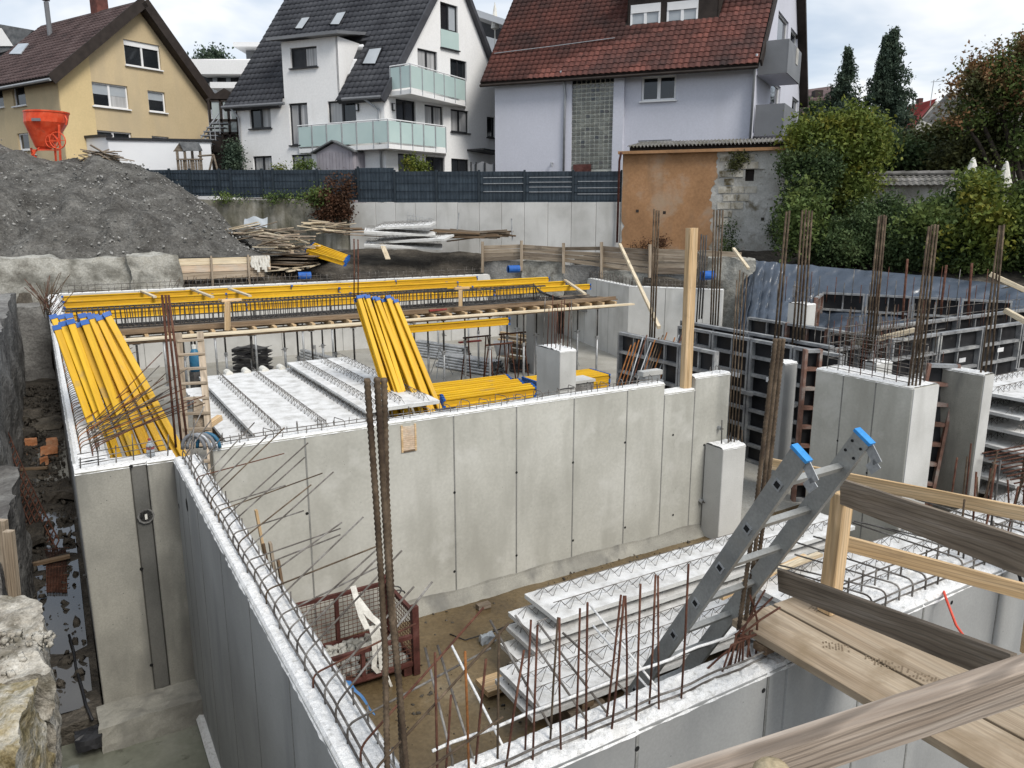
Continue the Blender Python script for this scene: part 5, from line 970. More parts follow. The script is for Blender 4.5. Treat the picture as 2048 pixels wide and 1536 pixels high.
def limbs(parent, base, tops, r0, name='trunk', sway=.3):
    g = M(); base = Vector(base)
    for t in tops:
        t = Vector(t); L = (t - base).length; mid = [base + (t - base) * f + Vector((random.uniform(-1, 1), random.uniform(-1, 1), 0)) * sway * f * (1 - f) * L * .4 for f in (0, .25, .5, .75, 1)]; g.tube(mid, [r0, r0 * .8, r0 * .6, r0 * .4, r0 * .12], 7)
    return g.build(name, BARK, parent, smooth=True)
def blob_px(u, v, Y, ru, rv, ry=None):
    c = py(u, v, Y); k = Y / F * .93; return (tuple(c), (ru * k, (ry if ry else ru * k), rv * k))
def tree(name, label, cat, foot, blobs, n, size, m, seed, r0=.16, group=None, droop=0.0, extra=None, shell=.5):
    b = [blob_px(*x) for x in blobs]; t = thing(name, label, cat, foot, group); limbs(t, foot, [x[0] for x in b[:7]], r0); crown('crown', b, n, size, m, t, seed, droop, shell)
    for (bl, nn_, mm, sz) in (extra or ()): crown('turning_leaves', [blob_px(*x) for x in bl], nn_, sz, mm, t, seed + 50, droop, .6)
    return t
def conifer(label, tip, Y, vb, wpx, seed, n, m=L_CON, lean=0.0):
    k = Y / F; top = py(*tip, Y); z0 = STREET; t = thing('conifer_tree', label, 'tree', (top.x, top.y, z0)); r = np.random.default_rng(seed); Hh = top.z - z0; R0 = wpx * k
    g = M(); g.tube([Vector((top.x, top.y, z0)), Vector((top.x, top.y, z0 + Hh * .5)), Vector((top.x, top.y, top.z - .2))], [.22, .12, .02], 7); g.build('trunk', BARK, t, smooth=True)
    # drooping sprays on whorled branches, irregular lengths so that the outline is ragged
    P = []; nb = 230
    for i in range(nb):
        f = (i + r.random()) / nb; z = z0 + Hh * (.06 + .94 * f); rad = R0 * (1 - f) ** 1.25 * (.45 + .6 * r.random()) * (1.5 if r.random() < .16 else 1) + .05; a = r.random() * 6.283; cx, cy = np.cos(a), np.sin(a); m_ = int(10 + 46 * (1 - f))
        s = r.random(m_) ** .7; wv = r.normal(0, 1, (m_, 3)) * (.07 + .045 * s * rad)[:, None]; up = .45 * s * (1 - .2 * s) * rad - .62 * (s ** 2) * rad * .9
        P.append(np.stack([top.x + cx * s * rad, top.y + cy * s * rad, z + up * .6], -1) + wv)
    P = np.concatenate(P); rep = max(1, n // len(P)); P = np.repeat(P, rep, 0) + r.normal(0, .075, (len(P) * rep, 3)); V_, F_ = leaf_quads(P, .17, r, .75, aspect=.4); big('crown', V_, F_, m, t); return t
conifer('left of the two dark conifers, the shorter one with a pointed top', (1697, 100), 47, 300, 165, 3, 44000)
c2 = conifer('right-hand taller conifer with a double tip', (1789, 62), 46, 330, 165, 4, 48000)
g = M(); 
r_ = np.random.default_rng(9); tp = py(1774, 74, 46); P_ = []
for i in range(900): f = r_.random(); rad = .15 + .95 * f; a = r_.random() * 6.28; P_.append((tp.x + math.cos(a) * rad * r_.random() * .75, tp.y + math.sin(a) * rad * r_.random(), tp.z - f * 3.4))
P_ = np.repeat(np.array(P_), 5, 0) + r_.normal(0, .08, (4500, 3)); V_, F_ = leaf_quads(P_, .2, r_, .8, aspect=.4); big('second_tip', V_, F_, L_CON, c2)
sp = py
tree('maple_tree', 'yellow-green maple rising above the hedge beside the outbuilding', 'tree', py(1690, 520, 31.6), [(1690, 300, 31.6, 95, 55), (1625, 262, 31.6, 50, 22), (1735, 285, 31.4, 55, 45), (1650, 330, 31, 70, 50), (1700, 250, 31.6, 62, 20), (1600, 285, 31.4, 34, 18), (1690, 380, 31.2, 85, 60)], 13000, .16, L_MAP, 21, .13,
     extra=[([(1640, 262, 31.3, 60, 22), (1710, 262, 31.2, 65, 30), (1735, 300, 31, 45, 40), (1600, 280, 31.1, 36, 18), (1690, 300, 30.9, 70, 30)] + [(u_, v_, 31.4, 9, 24) for u_, v_ in ((1598, 262), (1622, 248), (1652, 238), (1684, 240), (1706, 226), (1732, 236), (1758, 262), (1778, 292))], 8600, L_YEL, .17)])
tree('maple_tree', 'red-tinged maple at the right edge with dark underside', 'tree', py(2040, 420, 36), [(2030, 190, 36, 110, 70), (1985, 150, 36, 65, 45), (1950, 205, 36, 50, 35), (2050, 110, 36, 60, 40), (2045, 280, 36, 70, 70), (1925, 240, 36, 30, 22)], 11000, .17, L_GRN, 22, .2,
     extra=[([(1975, 140, 35.6, 70, 40), (1925, 175, 35.6, 42, 24), (2035, 105, 35.6, 60, 45), (1910, 225, 35.6, 30, 22), (2025, 195, 35.2, 80, 40)], 6000, L_RED, .17)])
tree('broadleaf_tree', 'olive-green bushy tree behind the tiled wall', 'tree', py(1880, 360, 40), [(1880, 285, 40, 75, 45), (1830, 305, 40, 50, 42), (1920, 270, 40, 50, 40)], 11000, .2, L_OLV, 23, .16)
tree('broadleaf_tree', 'dark green tree right of the tall conifer', 'tree', py(1930, 420, 37), [(1965, 300, 37, 55, 55), (1900, 325, 37.5, 50, 40), (1985, 260, 37, 45, 30)], 9000, .19, L_OLV, 24, .16)
tree('broadleaf_tree', 'dark shrubby tree in the shade below the conifers', 'tree', py(1790, 420, 39), [(1790, 320, 39, 65, 55), (1735, 300, 39, 50, 50), (1840, 330, 39, 45, 40)], 9000, .19, L_DRK, 25, .15)
tree('broadleaf_tree', 'low brown-green tree beside the corner of the lavender house', 'tree', py(1630, 320, 50), [(1640, 235, 50, 42, 45), (1620, 270, 50, 30, 40), (1680, 260, 50, 35, 40)], 6500, .22, L_DRK, 26, .16)
def hedge_bush(label, blobs, n, m, seed, foot, ex=None): return tree('hedge_shrub', label, 'shrub', foot, blobs, int(n * 1.5), .125, m, seed, .07, 'shrubs in the hedge above the tarp', extra=ex)
hedge_bush('leafy shrub growing against the peeling end wall', [(1612, 400, 30.3, 55, 95), (1590, 460, 30.0, 45, 55), (1640, 340, 30.4, 45, 50), (1575, 330, 30.8, 22, 35), (1640, 480, 29.8, 55, 45)], 19000, L_DRK, 31, py(1610, 520, 30.2), [([(1610, 430, 29.3, 60, 90)], 2500, L_GRN, .17)])
hedge_bush('rounded dark shrub under the tiled wall in the hedge', [(1720, 460, 29.6, 70, 70), (1770, 440, 30, 60, 50), (1700, 500, 29, 70, 42), (1775, 500, 28.6, 60, 45)], 17000, L_DRK, 32, py(1730, 530, 29.4))
hedge_bush('spreading green shrub in the middle right of the hedge', [(1860, 455, 28.6, 80, 65), (1830, 500, 28, 70, 50), (1900, 425, 29, 55, 42), (1900, 500, 27.6, 70, 50)], 18000, L_DRK, 33, py(1860, 540, 28.2), [([(1870, 470, 27.4, 80, 65)], 3600, L_GRN, .18), ([(1880, 480, 27.3, 75, 55)], 900, L_YEL, .18)])
hedge_bush('light green hazel shrub at the right edge of the hedge', [(1985, 455, 27.2, 70, 65), (1960, 375, 28.2, 48, 32), (2040, 490, 26.4, 55, 60), (1960, 515, 26.8, 60, 38), (2055, 410, 27, 34, 50)], 20000, L_GRN, 34, py(1990, 550, 27), [([(1955, 375, 27, 50, 35), (2000, 460, 26, 65, 60)], 2400, L_YEL, .18)])
hedge_bush('shrub beyond the right edge of the hedge', [(2130, 450, 25.6, 80, 90), (2120, 540, 25, 70, 50), (2110, 380, 26.4, 50, 50)], 9000, L_DRK, 35, py(2110, 580, 25.4))
# tiled coping between the trees
def coping():
    t = thing('garden_wall', 'garden wall with brown pantile coping between the trees', 'wall', py(1830, 400, 34)); A_, B_ = py(1736, 372, 34.4), py(1922, 372, 33.4); pl = Pl(A_, B_); z = pl.px(1830, 352)[1]
    q = M(); q.box(pl.W(pl.L / 2, z - 1.6, -.3), pl.e * pl.L / 2, pl.n * .15, VZ * 1.5); q.build('wall_body', P_PEEL, t); es = (-pl.n * .75 + VZ * .45).normalized(); v, f = tile_tpl(.24, .36)
    me = bpy.data.meshes.new('tile'); me.from_pydata([tuple(x) for x in v], [], [tuple(int(i) for i in x) for x in f]); me.materials.append(T_CORR); rot = Matrix((pl.e, es, pl.e.cross(es))).transposed(); n = int(pl.L / .24)
    for j in range(3):
        for i in range(n): child('tile', me, t, pl.W(i * .24, z - .42, .3) + es * (.33 * j) - ORG[t.name], rot)
    for i in range(n // 2): q = M(); q.tube([pl.W(i * .48, z + .12, -.38), pl.W(i * .48 + .5, z + .14, -.38)], .1, 8); q.build('ridge_tile', T_CORR, t)
coping()
def parasol(label, u, v0, v1, Y, m=WHITE):
    b = py(u, v1, Y); h = py(u, v0, Y).z - b.z; t = thing('folded_parasol', label, 'parasol', b); M().tube([b - VZ * 1.2, b + VZ * h], .03, 6).build('pole', ZINC, t); q = M(); q.lathe([(.03, h), (.07, h * .92), (.17, h * .5), (.30, h * .05), (.1, 0)], b, 9); q.build('canopy', m, t)
parasol('folded white parasol standing at the right edge among the shrubs', 2006, 322, 378, 28.0)
parasol('second folded white parasol half hidden by leaves', 1942, 315, 356, 30.0)
# small plants by the fence, creeper on the old wall
def plant(name, label, cat, foot, blobs, n, size, m, seed, shell=.2, r0=.03, ex=None): return tree(name, label, cat, foot, blobs, n, size, m, seed, r0, None, 0, ex, shell)
plant('garden_shrub', 'yellow-green rounded shrub behind the fence by the white house', 'shrub', py(828, 348, 38), [(828, 330, 38, 24, 16), (845, 335, 38, 16, 10)], 1500, .11, L_YEL, 41)
plant('garden_shrub', 'small leafy shrub in front of the white house window', 'shrub', py(606, 345, 38.8), [(598, 334, 38.8, 14, 9), (616, 335, 38.8, 14, 9)], 700, .12, L_GRN, 42)
plant('garden_shrub', 'low pale shrub left of the shed', 'shrub', py(560, 346, 38.8), [(560, 340, 38.8, 14, 6)], 350, .1, L_YEL, 43)
plant('blue_spruce', 'small blue spruce beside the glazed stair link', 'tree', py(468, 345, 41), [(468, 310, 41, 9, 28), (468, 330, 41, 15, 16)], 2600, .14, L_CON, 44)
plant('climbing_creeper', 'reddish brown creeper hanging over the old wall and fence', 'creeper', py(665, 445, 36.6), [(640, 398, 36.5, 26, 16), (664, 412, 36.5, 34, 26), (694, 375, 36.6, 9, 34), (663, 372, 36.6, 9, 30), (690, 425, 36.4, 16, 18), (645, 430, 36.4, 20, 10)], 5200, .12, L_BRN, 45, ex=[([(640, 392, 36.3, 22, 14), (625, 400, 36.3, 14, 8)], 700, L_GRN, .13)])
plant('wall_weed', 'low green weeds along the top of the old wall', 'weeds', py(540, 398, 37.6), [(470, 396, 37.9, 50, 4), (560, 396, 37.6, 50, 5), (610, 396, 37.3, 22, 6)], 1600, .1, L_GRN, 46)
plant('roof_weed', 'weeds growing out of the top of the peeling wall', 'weeds', py(1478, 320, 33), [(1478, 314, 32.7, 22, 9), (1470, 330, 32.7, 10, 9)], 900, .09, L_OLV, 47)
for lab, u0, v0, u1, v1, sd in (('dark upright weed against the grey plaster beside the pit', 1462, 505, 1466, 450, 51), ('second dark upright weed against the grey plaster', 1448, 505, 1452, 455, 52), ('leaning dark weed near the hedge end of the peeling wall', 1552, 490, 1542, 452, 53)):
    plant('tall_weed', lab, 'weed', py(u0, v0, 32.3), [(u0 + (u1 - u0) * k / 5, v0 + (v1 - v0) * k / 5, 32.2, 4.5 - .4 * k, 6) for k in range(6)], 420, .09, L_DRK, sd, r0=.02)
plant('dry_weed', 'dry reddish weeds at the foot of the orange wall', 'weeds', py(1300, 500, 33.6), [(1290, 490, 33.5, 16, 10), (1325, 485, 33.5, 18, 14), (1265, 495, 33.6, 12, 6)], 700, .08, L_BRN, 48)
plant('cypress_tree', 'round-topped cypress far behind the yellow house', 'tree', py(426, 200, 72), [(430, 122, 72, 12, 9), (436, 108, 72, 6, 6), (402, 122, 72, 5, 7), (424, 130, 72, 24, 8)], 2500, .3, L_CON, 49, r0=.2)
# ---------------------------------------------------------------- pit edges: old walls, lagging, tarp, piles on the bank
def block(name, label, cat, c, x, y, z, res, amp, sc, m, seed=0, kind=None):
    g = M(); rough_box(g, c, x, y, z, res, amp, sc, seed); o = g.build(name, m, smooth=True); return tag(o, label, cat, kind=kind)
block('underpinned_wall', 'eroded grey old foundation wall below the spoil heap', 'wall', S(-2.2, 31.35, 1.95), GA * 6.25, GB * .55, VZ * 1.9, .16, .17, .9, C_OLD, 2)
block('concrete_stump', 'lumpy concrete stump at the right end of the old foundation wall', 'wall', S(3.3, 30.95, 2.2), GA * .85, GB * .45, VZ * 1.72, .12, .14, 1.3, C_OLD, 5)
block('underpinned_wall', 'dark lower ledge of the old wall at the end of the trench', 'wall', S(-3.4, 30.2, 1.15), GA * 3.2, GB * .6, VZ * 1.25, .14, .1, 1.1, SHOT, 7)
block('shotcrete_bank', 'dark shotcrete side of the trench at the left edge', 'wall', S(-2.3, 21.0, 1.2), GA * 1.28, GB * 8.6, VZ * 1.7, .2, .16, .8, SHOT, 9)
block('shotcrete_bank', 'near end of the shotcrete side beside the timber stakes', 'wall', S(-1.85, 11.0, .7), GA * 1.1, GB * 1.9, VZ * 1.1, .15, .14, 1.0, SHOT, 12)
for lab, u, vt, vb, Y, w in (('short timber stake at the left edge beside the trench', 19, 1062, 1200, 7.4, .075), ('second timber stake at the left edge leaning behind the first', 6, 1040, 1200, 7.8, .07)):
    a = py(u + 6, vb, Y); b = py(u - 2, vt, Y); tag(stick('timber_stake', a - VZ * .6, b, w, .09, W_OLD), lab, 'stake')
# the big rough corner block and ochre stone close to the camera
def near_rock():
    t = thing('broken_wall_stump', 'broken concrete wall stump close to the camera at the bottom left', 'wall stump', py(60, 1500, 4.4)); g = M()
    rough_box(g, py(20, 1400, 4.55) + Vector((-.74, .0, -1.20)), Vector((.80, .28, 0)), Vector((-.35, .5, 0)), Vector((0, 0, 1.55)), .03, .10, 2.6, 3); g.build('stump_body', ROCKG, t, smooth=True)
    rr = np.random.default_rng(3); pts = []
    for _ in range(420): p = py(rr.uniform(-60, 62), 1200, 4.6); pts.append((p.x, 4.55 + rr.uniform(-.25, .25), 2.58 + rr.normal() * .03))
    stones('gravel_crumbs', pts, .006, .03, ROCKG, t, seed=6)
    g = M(); rough_box(g, py(8, 1500, 3.75) + Vector((-.50, .05, -.80)), Vector((.52, .12, 0)), Vector((-.12, .34, 0)), Vector((.04, 0, .95)), .028, .085, 3.0, 8); o = g.build('ochre_stone', ROCKY, smooth=True); tag(o, 'ochre yellow rough stone in front of the broken wall stump', 'stone')
near_rock()
# trench rubble
def trench():
    rr = np.random.default_rng(8); pts = []
    for _ in range(1500): q = 9.2 + 19 * rr.random() ** 1.1; p = -.12 - .95 * rr.random(); w = 1 if q > 13.5 else .35; pts.append((*S(p, q)[:2], .02 + .05 * rr.random() if rr.random() < w else -.05))
    stones('trench_rubble', pts, .008, .065, SOIL, seed=9)
    for i, (u, v, sx) in enumerate(((62, 884, .12), (98, 900, .17), (88, 922, .08), (104, 884, .12))):
        c = pz(u, v, .12); g = M(); rough_box(g, c, GA * sx, GB * .09, VZ * .08, .05, .03, 4, i); tag(g.build('broken_brick', BRICK), ['orange broken brick on the left of the trench brick heap', 'largest orange hollow brick in the trench', 'small orange brick piece nearest in the trench', 'pale orange brick behind the largest one in the trench'][i], 'brick')
    for lab, a, b, w in (('brown plank lying across the puddle in the trench', (52, 1132), (140, 1112), .09), ('grey plank lying in the rubble beyond the bricks', (30, 940), (95, 935), .09)): tag(stick('plank', pz(*a, .1), pz(*b, .12), w, .05, W_BROWN), lab, 'plank')
    t = thing('rusty_mesh', 'rusty reinforcement mesh slumped along the left of the trench', 'mesh', pz(70, 1000, 0)); A_, B_, C_ = pp(0, 812, -.85), pz(128, 1085, .1), pp(-10, 920, -.75)
    P0, P1, D_ = pz(2, 830, 1.3), pz(118, 1080, .15), Vector((-.32, -.25, -.55)); 
    for k in range(26): f = k / 25; a = P0 + (P1 - P0) * f + Vector((0, 0, -.15 * math.sin(f * 3.1))); bars(t, [a, a + D_ * .5 + Vector((.03, 0, -.02)), a + D_], .012, RUST, 4, name='cross_wire')
    for k in range(7): f = k / 6; bars(t, [P0 + (P1 - P0) * g_ + D_ * f + Vector((0, 0, -.15 * math.sin(g_ * 3.1))) for g_ in (0, .25, .5, .75, 1)], .012, RUST, 4, name='long_wire')
    t = thing('rusty_mesh', 'second piece of rusty mesh lying flat on the wet trench floor', 'mesh', pz(110, 1150, .05))
    for k in range(14): a = pz(92 + 3 * k, 1095, .06); b = pz(100 + 3 * k - 6, 1185, .05); bars(t, [a, b], .007, RUST, 4, name='wire')
    for k in range(5): bars(t, [pz(88, 1100 + 18 * k, .06), pz(138, 1095 + 18 * k, .06)], .007, RUST, 4, name='wire')
    tag(M().tube([pz(u, v, .06) for u, v in ((138, 1270), (147, 1300), (152, 1335), (164, 1375), (172, 1410), (185, 1440))], .016, 7).build('cable', BLACKP, smooth=True), 'dark cable lying in the puddle along the outer wall', 'cable')
    g = M(); rough_box(g, pz(178, 1475, -.05), GA * .12, GB * .13, VZ * .05, .04, .05, 6, 3); tag(g.build('plastic_bag', BLACKP), 'crumpled black plastic piece at the foot of the chamber corner', 'bag')
    for i, (u, v, s_) in enumerate(((60, 830, .3), (100, 845, .28), (45, 870, .25), (120, 985, .22), (55, 1078, .25))):
        g = M(); rough_box(g, pz(u, v, .12), GA * s_, GB * s_ * 1.5, VZ * .06, .08, .12, 3, i); tag(g.build('dark_sheeting', SOIL), ['crumpled dark sheeting far down the trench', 'second crumpled dark sheet beside the outer wall', 'crumpled dark sheet at the left of the trench', 'dark flattened sheet beside the puddle edge', 'dark flap of sheeting below the mesh'][i], 'sheeting')
trench()
block('mud_step', 'dark earth step where the trench drops to the chamber water', 'earth step', S(-1.0, 8.98, -.28), GA * 1.0, GB * .2, VZ * .29, .07, .05, 3, SOIL, 4)
# boards nailed to stakes between old wall and bank
def board_edge():
    t = thing('board_shuttering', 'three rows of pinkish formwork boards holding the bank behind the far wall', 'shuttering', S(5.6, 30.6, 2.9)); a, b = pq(357, 536, 30.55), pq(542, 536, 30.55); p0, p1 = a.dot(GA), b.dot(GA); zt, zb = pq(450, 515, 30.55).z, pq(450, 557, 30.55).z; h = (zt - zb) / 3
    for j in range(3): stick('board', S(p0, 30.62 - .02 * (j == 1), zb + h * (j + .5)), S(p1 - (.25 if j == 0 else 0), 30.62 - .02 * (j == 1), zb + h * (j + .5)), .03, h - .012, [W_OLD, W_FORM, W_PALE][j], t)
    for u in (423, 497): x = pq(u, 540, 30.5).dot(GA); stick('stake', S(x, 30.52, zb - .3), S(x + .03, 30.52, zt + .08), .07, .05, W_OLD, t, up=GB)
    c = thing('white_cloth', 'white rags hanging over the end of the pinkish boards', 'cloth', S(p1 - .5, 30.45, zb))
    for k in range(7): x = p1 - .75 + .1 * k; q = M(); q.grid(lambda a_, b_: S(x + .1 * a_ + .02 * math.sin(b_ * 7 + k), 30.5 - .03 - .03 * math.sin(a_ * 3.1), zt + .04 - (h * (1.7 + .35 * (k % 3))) * b_), 3, 6); q.build('rag', WHITE, c)
    for k in range(30): x = p0 + (p1 - p0) * (k + .5) / 30 * 1.4 - .5; a = S(x, 30.25, TOP); bars(FWL.o, [a, a + VZ * random.uniform(.25, .4) + GA * random.uniform(-.02, .22)], .009, BROWNBAR, 4, name='bent_bar')
board_edge()
def lagging():
    us = [965, 1043, 1127, 1203, 1300, 1395, 1482]; vt = [491, 489, 494, 492, 497, 500, 505]; vb = [523, 519, 524, 534, 548, 548, 542]; Ys = [34.0, 33.4, 32.6, 31.8, 30.8, 29.8, 28.8]
    t = thing('timber_lagging', 'weathered timber lagging between posts along the far bank', 'lagging', py(1200, 535, 31.8))
    for i in range(6):
        for k in range(4):
            f0, f1 = (k + .5) / 4, (k + .5) / 4; a = py(us[i], vt[i] + (vb[i] - vt[i]) * f0, Ys[i]); b = py(us[i + 1], vt[i + 1] + (vb[i + 1] - vt[i + 1]) * f1 + random.uniform(-1.5, 1.5), Ys[i + 1]); hh = (vb[i] - vt[i]) / 4 * Ys[i] / F; stick('plank', a + Vector((.05, random.uniform(-.05, .04), 0)), b, .06, hh - .012, W_OLD if random.random() < .7 else W_GREY, t)
    for i, u in enumerate(us[:5]): a = py(u, vb[i] + 8, Ys[i] - .12); b = py(u, vt[i] - 8, Ys[i] - .12); stick('post', a - VZ * .3, b, .14, .12, W_OLD, t)
    for i in range(5):
        u0, u1 = us[i], us[i + 1]; a = py(u0, vb[i], Ys[i]); b = py(u1, vb[i + 1], Ys[i + 1]); c = (a + b) / 2; d = (b - a) / 2; g = M(); rough_box(g, Vector((c.x, c.y + .35, c.z - 1.0)), Vector((d.x, d.y, 0)), Vector((0, .3, 0)), VZ * .98, .16, .14, 1.1, i); tag(g.build('soil_face', C_OLD if i % 2 else SHOT, smooth=True), ['crumbly soil face under the lagging at its left end', 'crumbly grey face under the lagging beside the blue drum', 'rough face under the middle of the lagging', 'rough concrete face under the lagging behind the diagonal pole', 'rough grey face under the lagging below the orange wall'][i], 'soil face')
lagging()
block('shotcrete_bank', 'rough white-grey rubble wall left of the blue tarp', 'wall', py(1462, 600, 28.4) + Vector((0, .3, -.4)), Vector((.75, -.35, 0)), Vector((.1, .4, 0)), VZ * 1.9, .14, .13, 1.4, C_OLD, 15)
def tarp():
    top = [(1490, 530, 28.6), (1512, 521, 28.4), (1560, 526, 28.0), (1640, 533, 27.4), (1760, 543, 26.6), (1900, 556, 25.6), (2048, 574, 24.6), (2200, 592, 23.6)]; bot = [(1468, 690, 25.8), (1490, 700, 25.0), (1540, 705, 24.4), (1620, 705, 23.8), (1740, 700, 23.0), (1880, 700, 22.4), (2040, 700, 21.6), (2190, 700, 20.8)]
    def lerp(L, a): x = a * (len(L) - 1); i = min(int(x), len(L) - 2); f = x - i; return Vector(py(*L[i])) * (1 - f) + Vector(py(*L[i + 1])) * f
    def fn(a, b):
        p = lerp(top, a) * (1 - b) + lerp(bot, a) * b; p.z -= .25 * math.sin(b * math.pi) ; s = a * 26
        fold = 1.5 * (abs(math.sin((a * 52 + b * 9 * (a - .2)) + 1.5 * nz3((a * 7, b * 1.5, 0)))) ** .6 - .6) * .14 * (.35 + b) * max(.3, 1 - a * 1.1) + .12 * nz3((a * 14, b * 2.2, 3)) + .07 * nz3((a * 34 + b * 9, b * 7, 6)) + .03 * nz3((a * 60, b * 22, 2))
        pleat = .09 * math.sin(a * 95 + b * 10) * max(0, 1 - abs(a - .12) * 5) * b
        return p + Vector((.15, -.9, .42)) * (fold + pleat)
    g = M(); g.grid(fn, 240, 60, flip=True); tag(g.build('tarpaulin', TARP, smooth=True), 'big dark blue tarpaulin draped in folds over the bank at the right', 'tarpaulin')
tarp()
beam_q = []
# --- things on the bank and on the heap
def pile(name, label, cat, c, n, L, spread, mats_, seed, ang=0.0, tilt=.12, w=(.08, .16), h=(.025, .05), hgt=.5, angj=.25, part='plank'):
    r = random.Random(seed); t = thing(name, label, cat, c)
    for i in range(n):
        a = ang + r.gauss(0, angj); l = r.uniform(*L); d = Vector((math.cos(a), math.sin(a), r.gauss(0, tilt))).normalized() * l / 2; p = Vector(c) + Vector((r.uniform(-1, 1) * spread[0], r.uniform(-1, 1) * spread[1], .05 + hgt * (i / n) * (1 - .3 * r.random()))); stick(part, p - d, p + d, round(r.uniform(*w), 2), round(r.uniform(*h), 3), r.choice(mats_), t)
    return t
def bank_pt(u, v, Y): return py(u, v, Y)
pile('plank_pile', 'low grey plank pile at the foot of the spoil heap', 'plank pile', py(520, 478, 33.6), 26, (1.2, 2.6), (1.1, .5), [W_OLD, W_PALE, W_GREY], 1, .05)
pile('plank_pile', 'tall loose heap of battens in front on the bank', 'plank pile', py(575, 505, 31.4), 34, (1.0, 2.0), (.8, .5), [W_OLD, W_PALE, W_OLD, W_FORM], 2, -.45, hgt=.75)
pile('plank_pile', 'small stack of short boards below the red creeper', 'plank pile', py(650, 466, 34.4), 22, (.8, 1.6), (.7, .4), [W_OLD, W_PALE, W_PALE], 3, .15, hgt=.55)
pile('dark_board_stack', 'stack of dark formwork sheets under the batten heap', 'board stack', py(572, 530, 31.2), 9, (2.2, 2.9), (.25, .15), [W_BROWN, W_GREY], 4, -.35, .02, (.5, .7), (.03, .04), .45, .06, 'sheet')
pile('plank_pile', 'few brownish planks lying flat beside the precast slabs', 'plank pile', py(705, 474, 34.6), 7, (1.4, 2.4), (.6, .3), [W_FORM, W_BROWN], 5, -.1, .03)
pile('firewood_pile', 'heap of grey offcuts on top of the spoil heap', 'wood pile', py(208, 326, 35.0), 30, (.7, 1.5), (.55, .4), [W_GREY, W_OLD, W_GREY], 6, .3, .25, hgt=.5, angj=.7)
pile('scrap_pile', 'scatter of broken battens below the stump of boards', 'plank pile', py(590, 543, 30.7), 9, (.6, 1.2), (.7, .3), [W_PALE, W_OLD], 7, .2, .15, hgt=.2, angj=.8)
pile('steel_bar_pile', 'long heap of rusty bars and beams in front of the retaining wall', 'steel pile', py(935, 478, 34.6), 20, (2.2, 3.6), (.6, .35), [W_BROWN, W_GREY, W_BROWN], 8, -.28, .05, (.06, .12), (.05, .1), .35, .08, 'beam')
g = M(); q_ = py(510, 447, 34); g.grid(lambda a, b: q_ + Vector((-.5 + 1.0 * a, .2 * b, .45 * b - .2 + .06 * math.sin(a * 9 + b * 4))), 10, 6); tag(g.build('plastic_sheet', GLASSL, smooth=True), 'crumpled clear plastic sheet on the plank pile', 'plastic sheet')
tag(stick('board', py(764, 488, 33.6), py(776, 518, 31.6), .2, .03, W_PALE), 'single pale board lying down the soil bank', 'board')
for lab, u0, v0, u1, v1, Y in (('thin steel post in front of the retaining wall', 914, 465, 918, 425, 34.6), ('second thin steel post nearer the lagging', 1025, 482, 1023, 437, 34)): tag(M().tube([py(u0, v0, Y), py(u1, v1, Y)], .035, 6).build('steel_post', GALV), lab, 'post')
tag(stick('timber_pole', py(1240, 489, 30), py(1318, 655, 22.5), .1, .1, W_PALE), 'long pale pole leaning from the lagging into the pit', 'pole')
tag(stick('timber_pole', py(1467, 497, 28.6), py(1497, 537, 27.2), .1, .08, W_PALE), 'short pole lying at the corner of the tarp', 'pole')
pl_ = thing('concrete_pipe_drum', 'x', 'drum'); bpy.data.objects.remove(pl_)
for k in range(6): beam_q.append((py(612 + 3 * k, 503 - 2.6 * k, 31.2 + .12 * k), py(690 + 1.5 * k, 527 - 2.2 * k, 30.0 + .12 * k)))
for lab, u, v, Y, r_ in (('blue plastic pipe end above the far wall at the left', 609, 551, 30.2, .14), ('blue plastic pipe end above the far wall in the middle', 1027, 538, 31.4, .15), ('round blue plastic cap in front of the lagging at the right', 1415, 551, 27, .16)):
    c = py(u, v, Y); t = thing('blue_pipe', lab, 'pipe', c - VZ * r_); M().tube([c + Vector((-.22, -.1, 0)), c + Vector((.22, .1, 0))], r_, 14).build('pipe_wall', BLUE, t, smooth=False); M().tube([c + Vector((-.24, -.11, 0)), c + Vector((-.235, -.11, 0))], r_ * .86, 14).build('pipe_mouth', BLACKP, t)
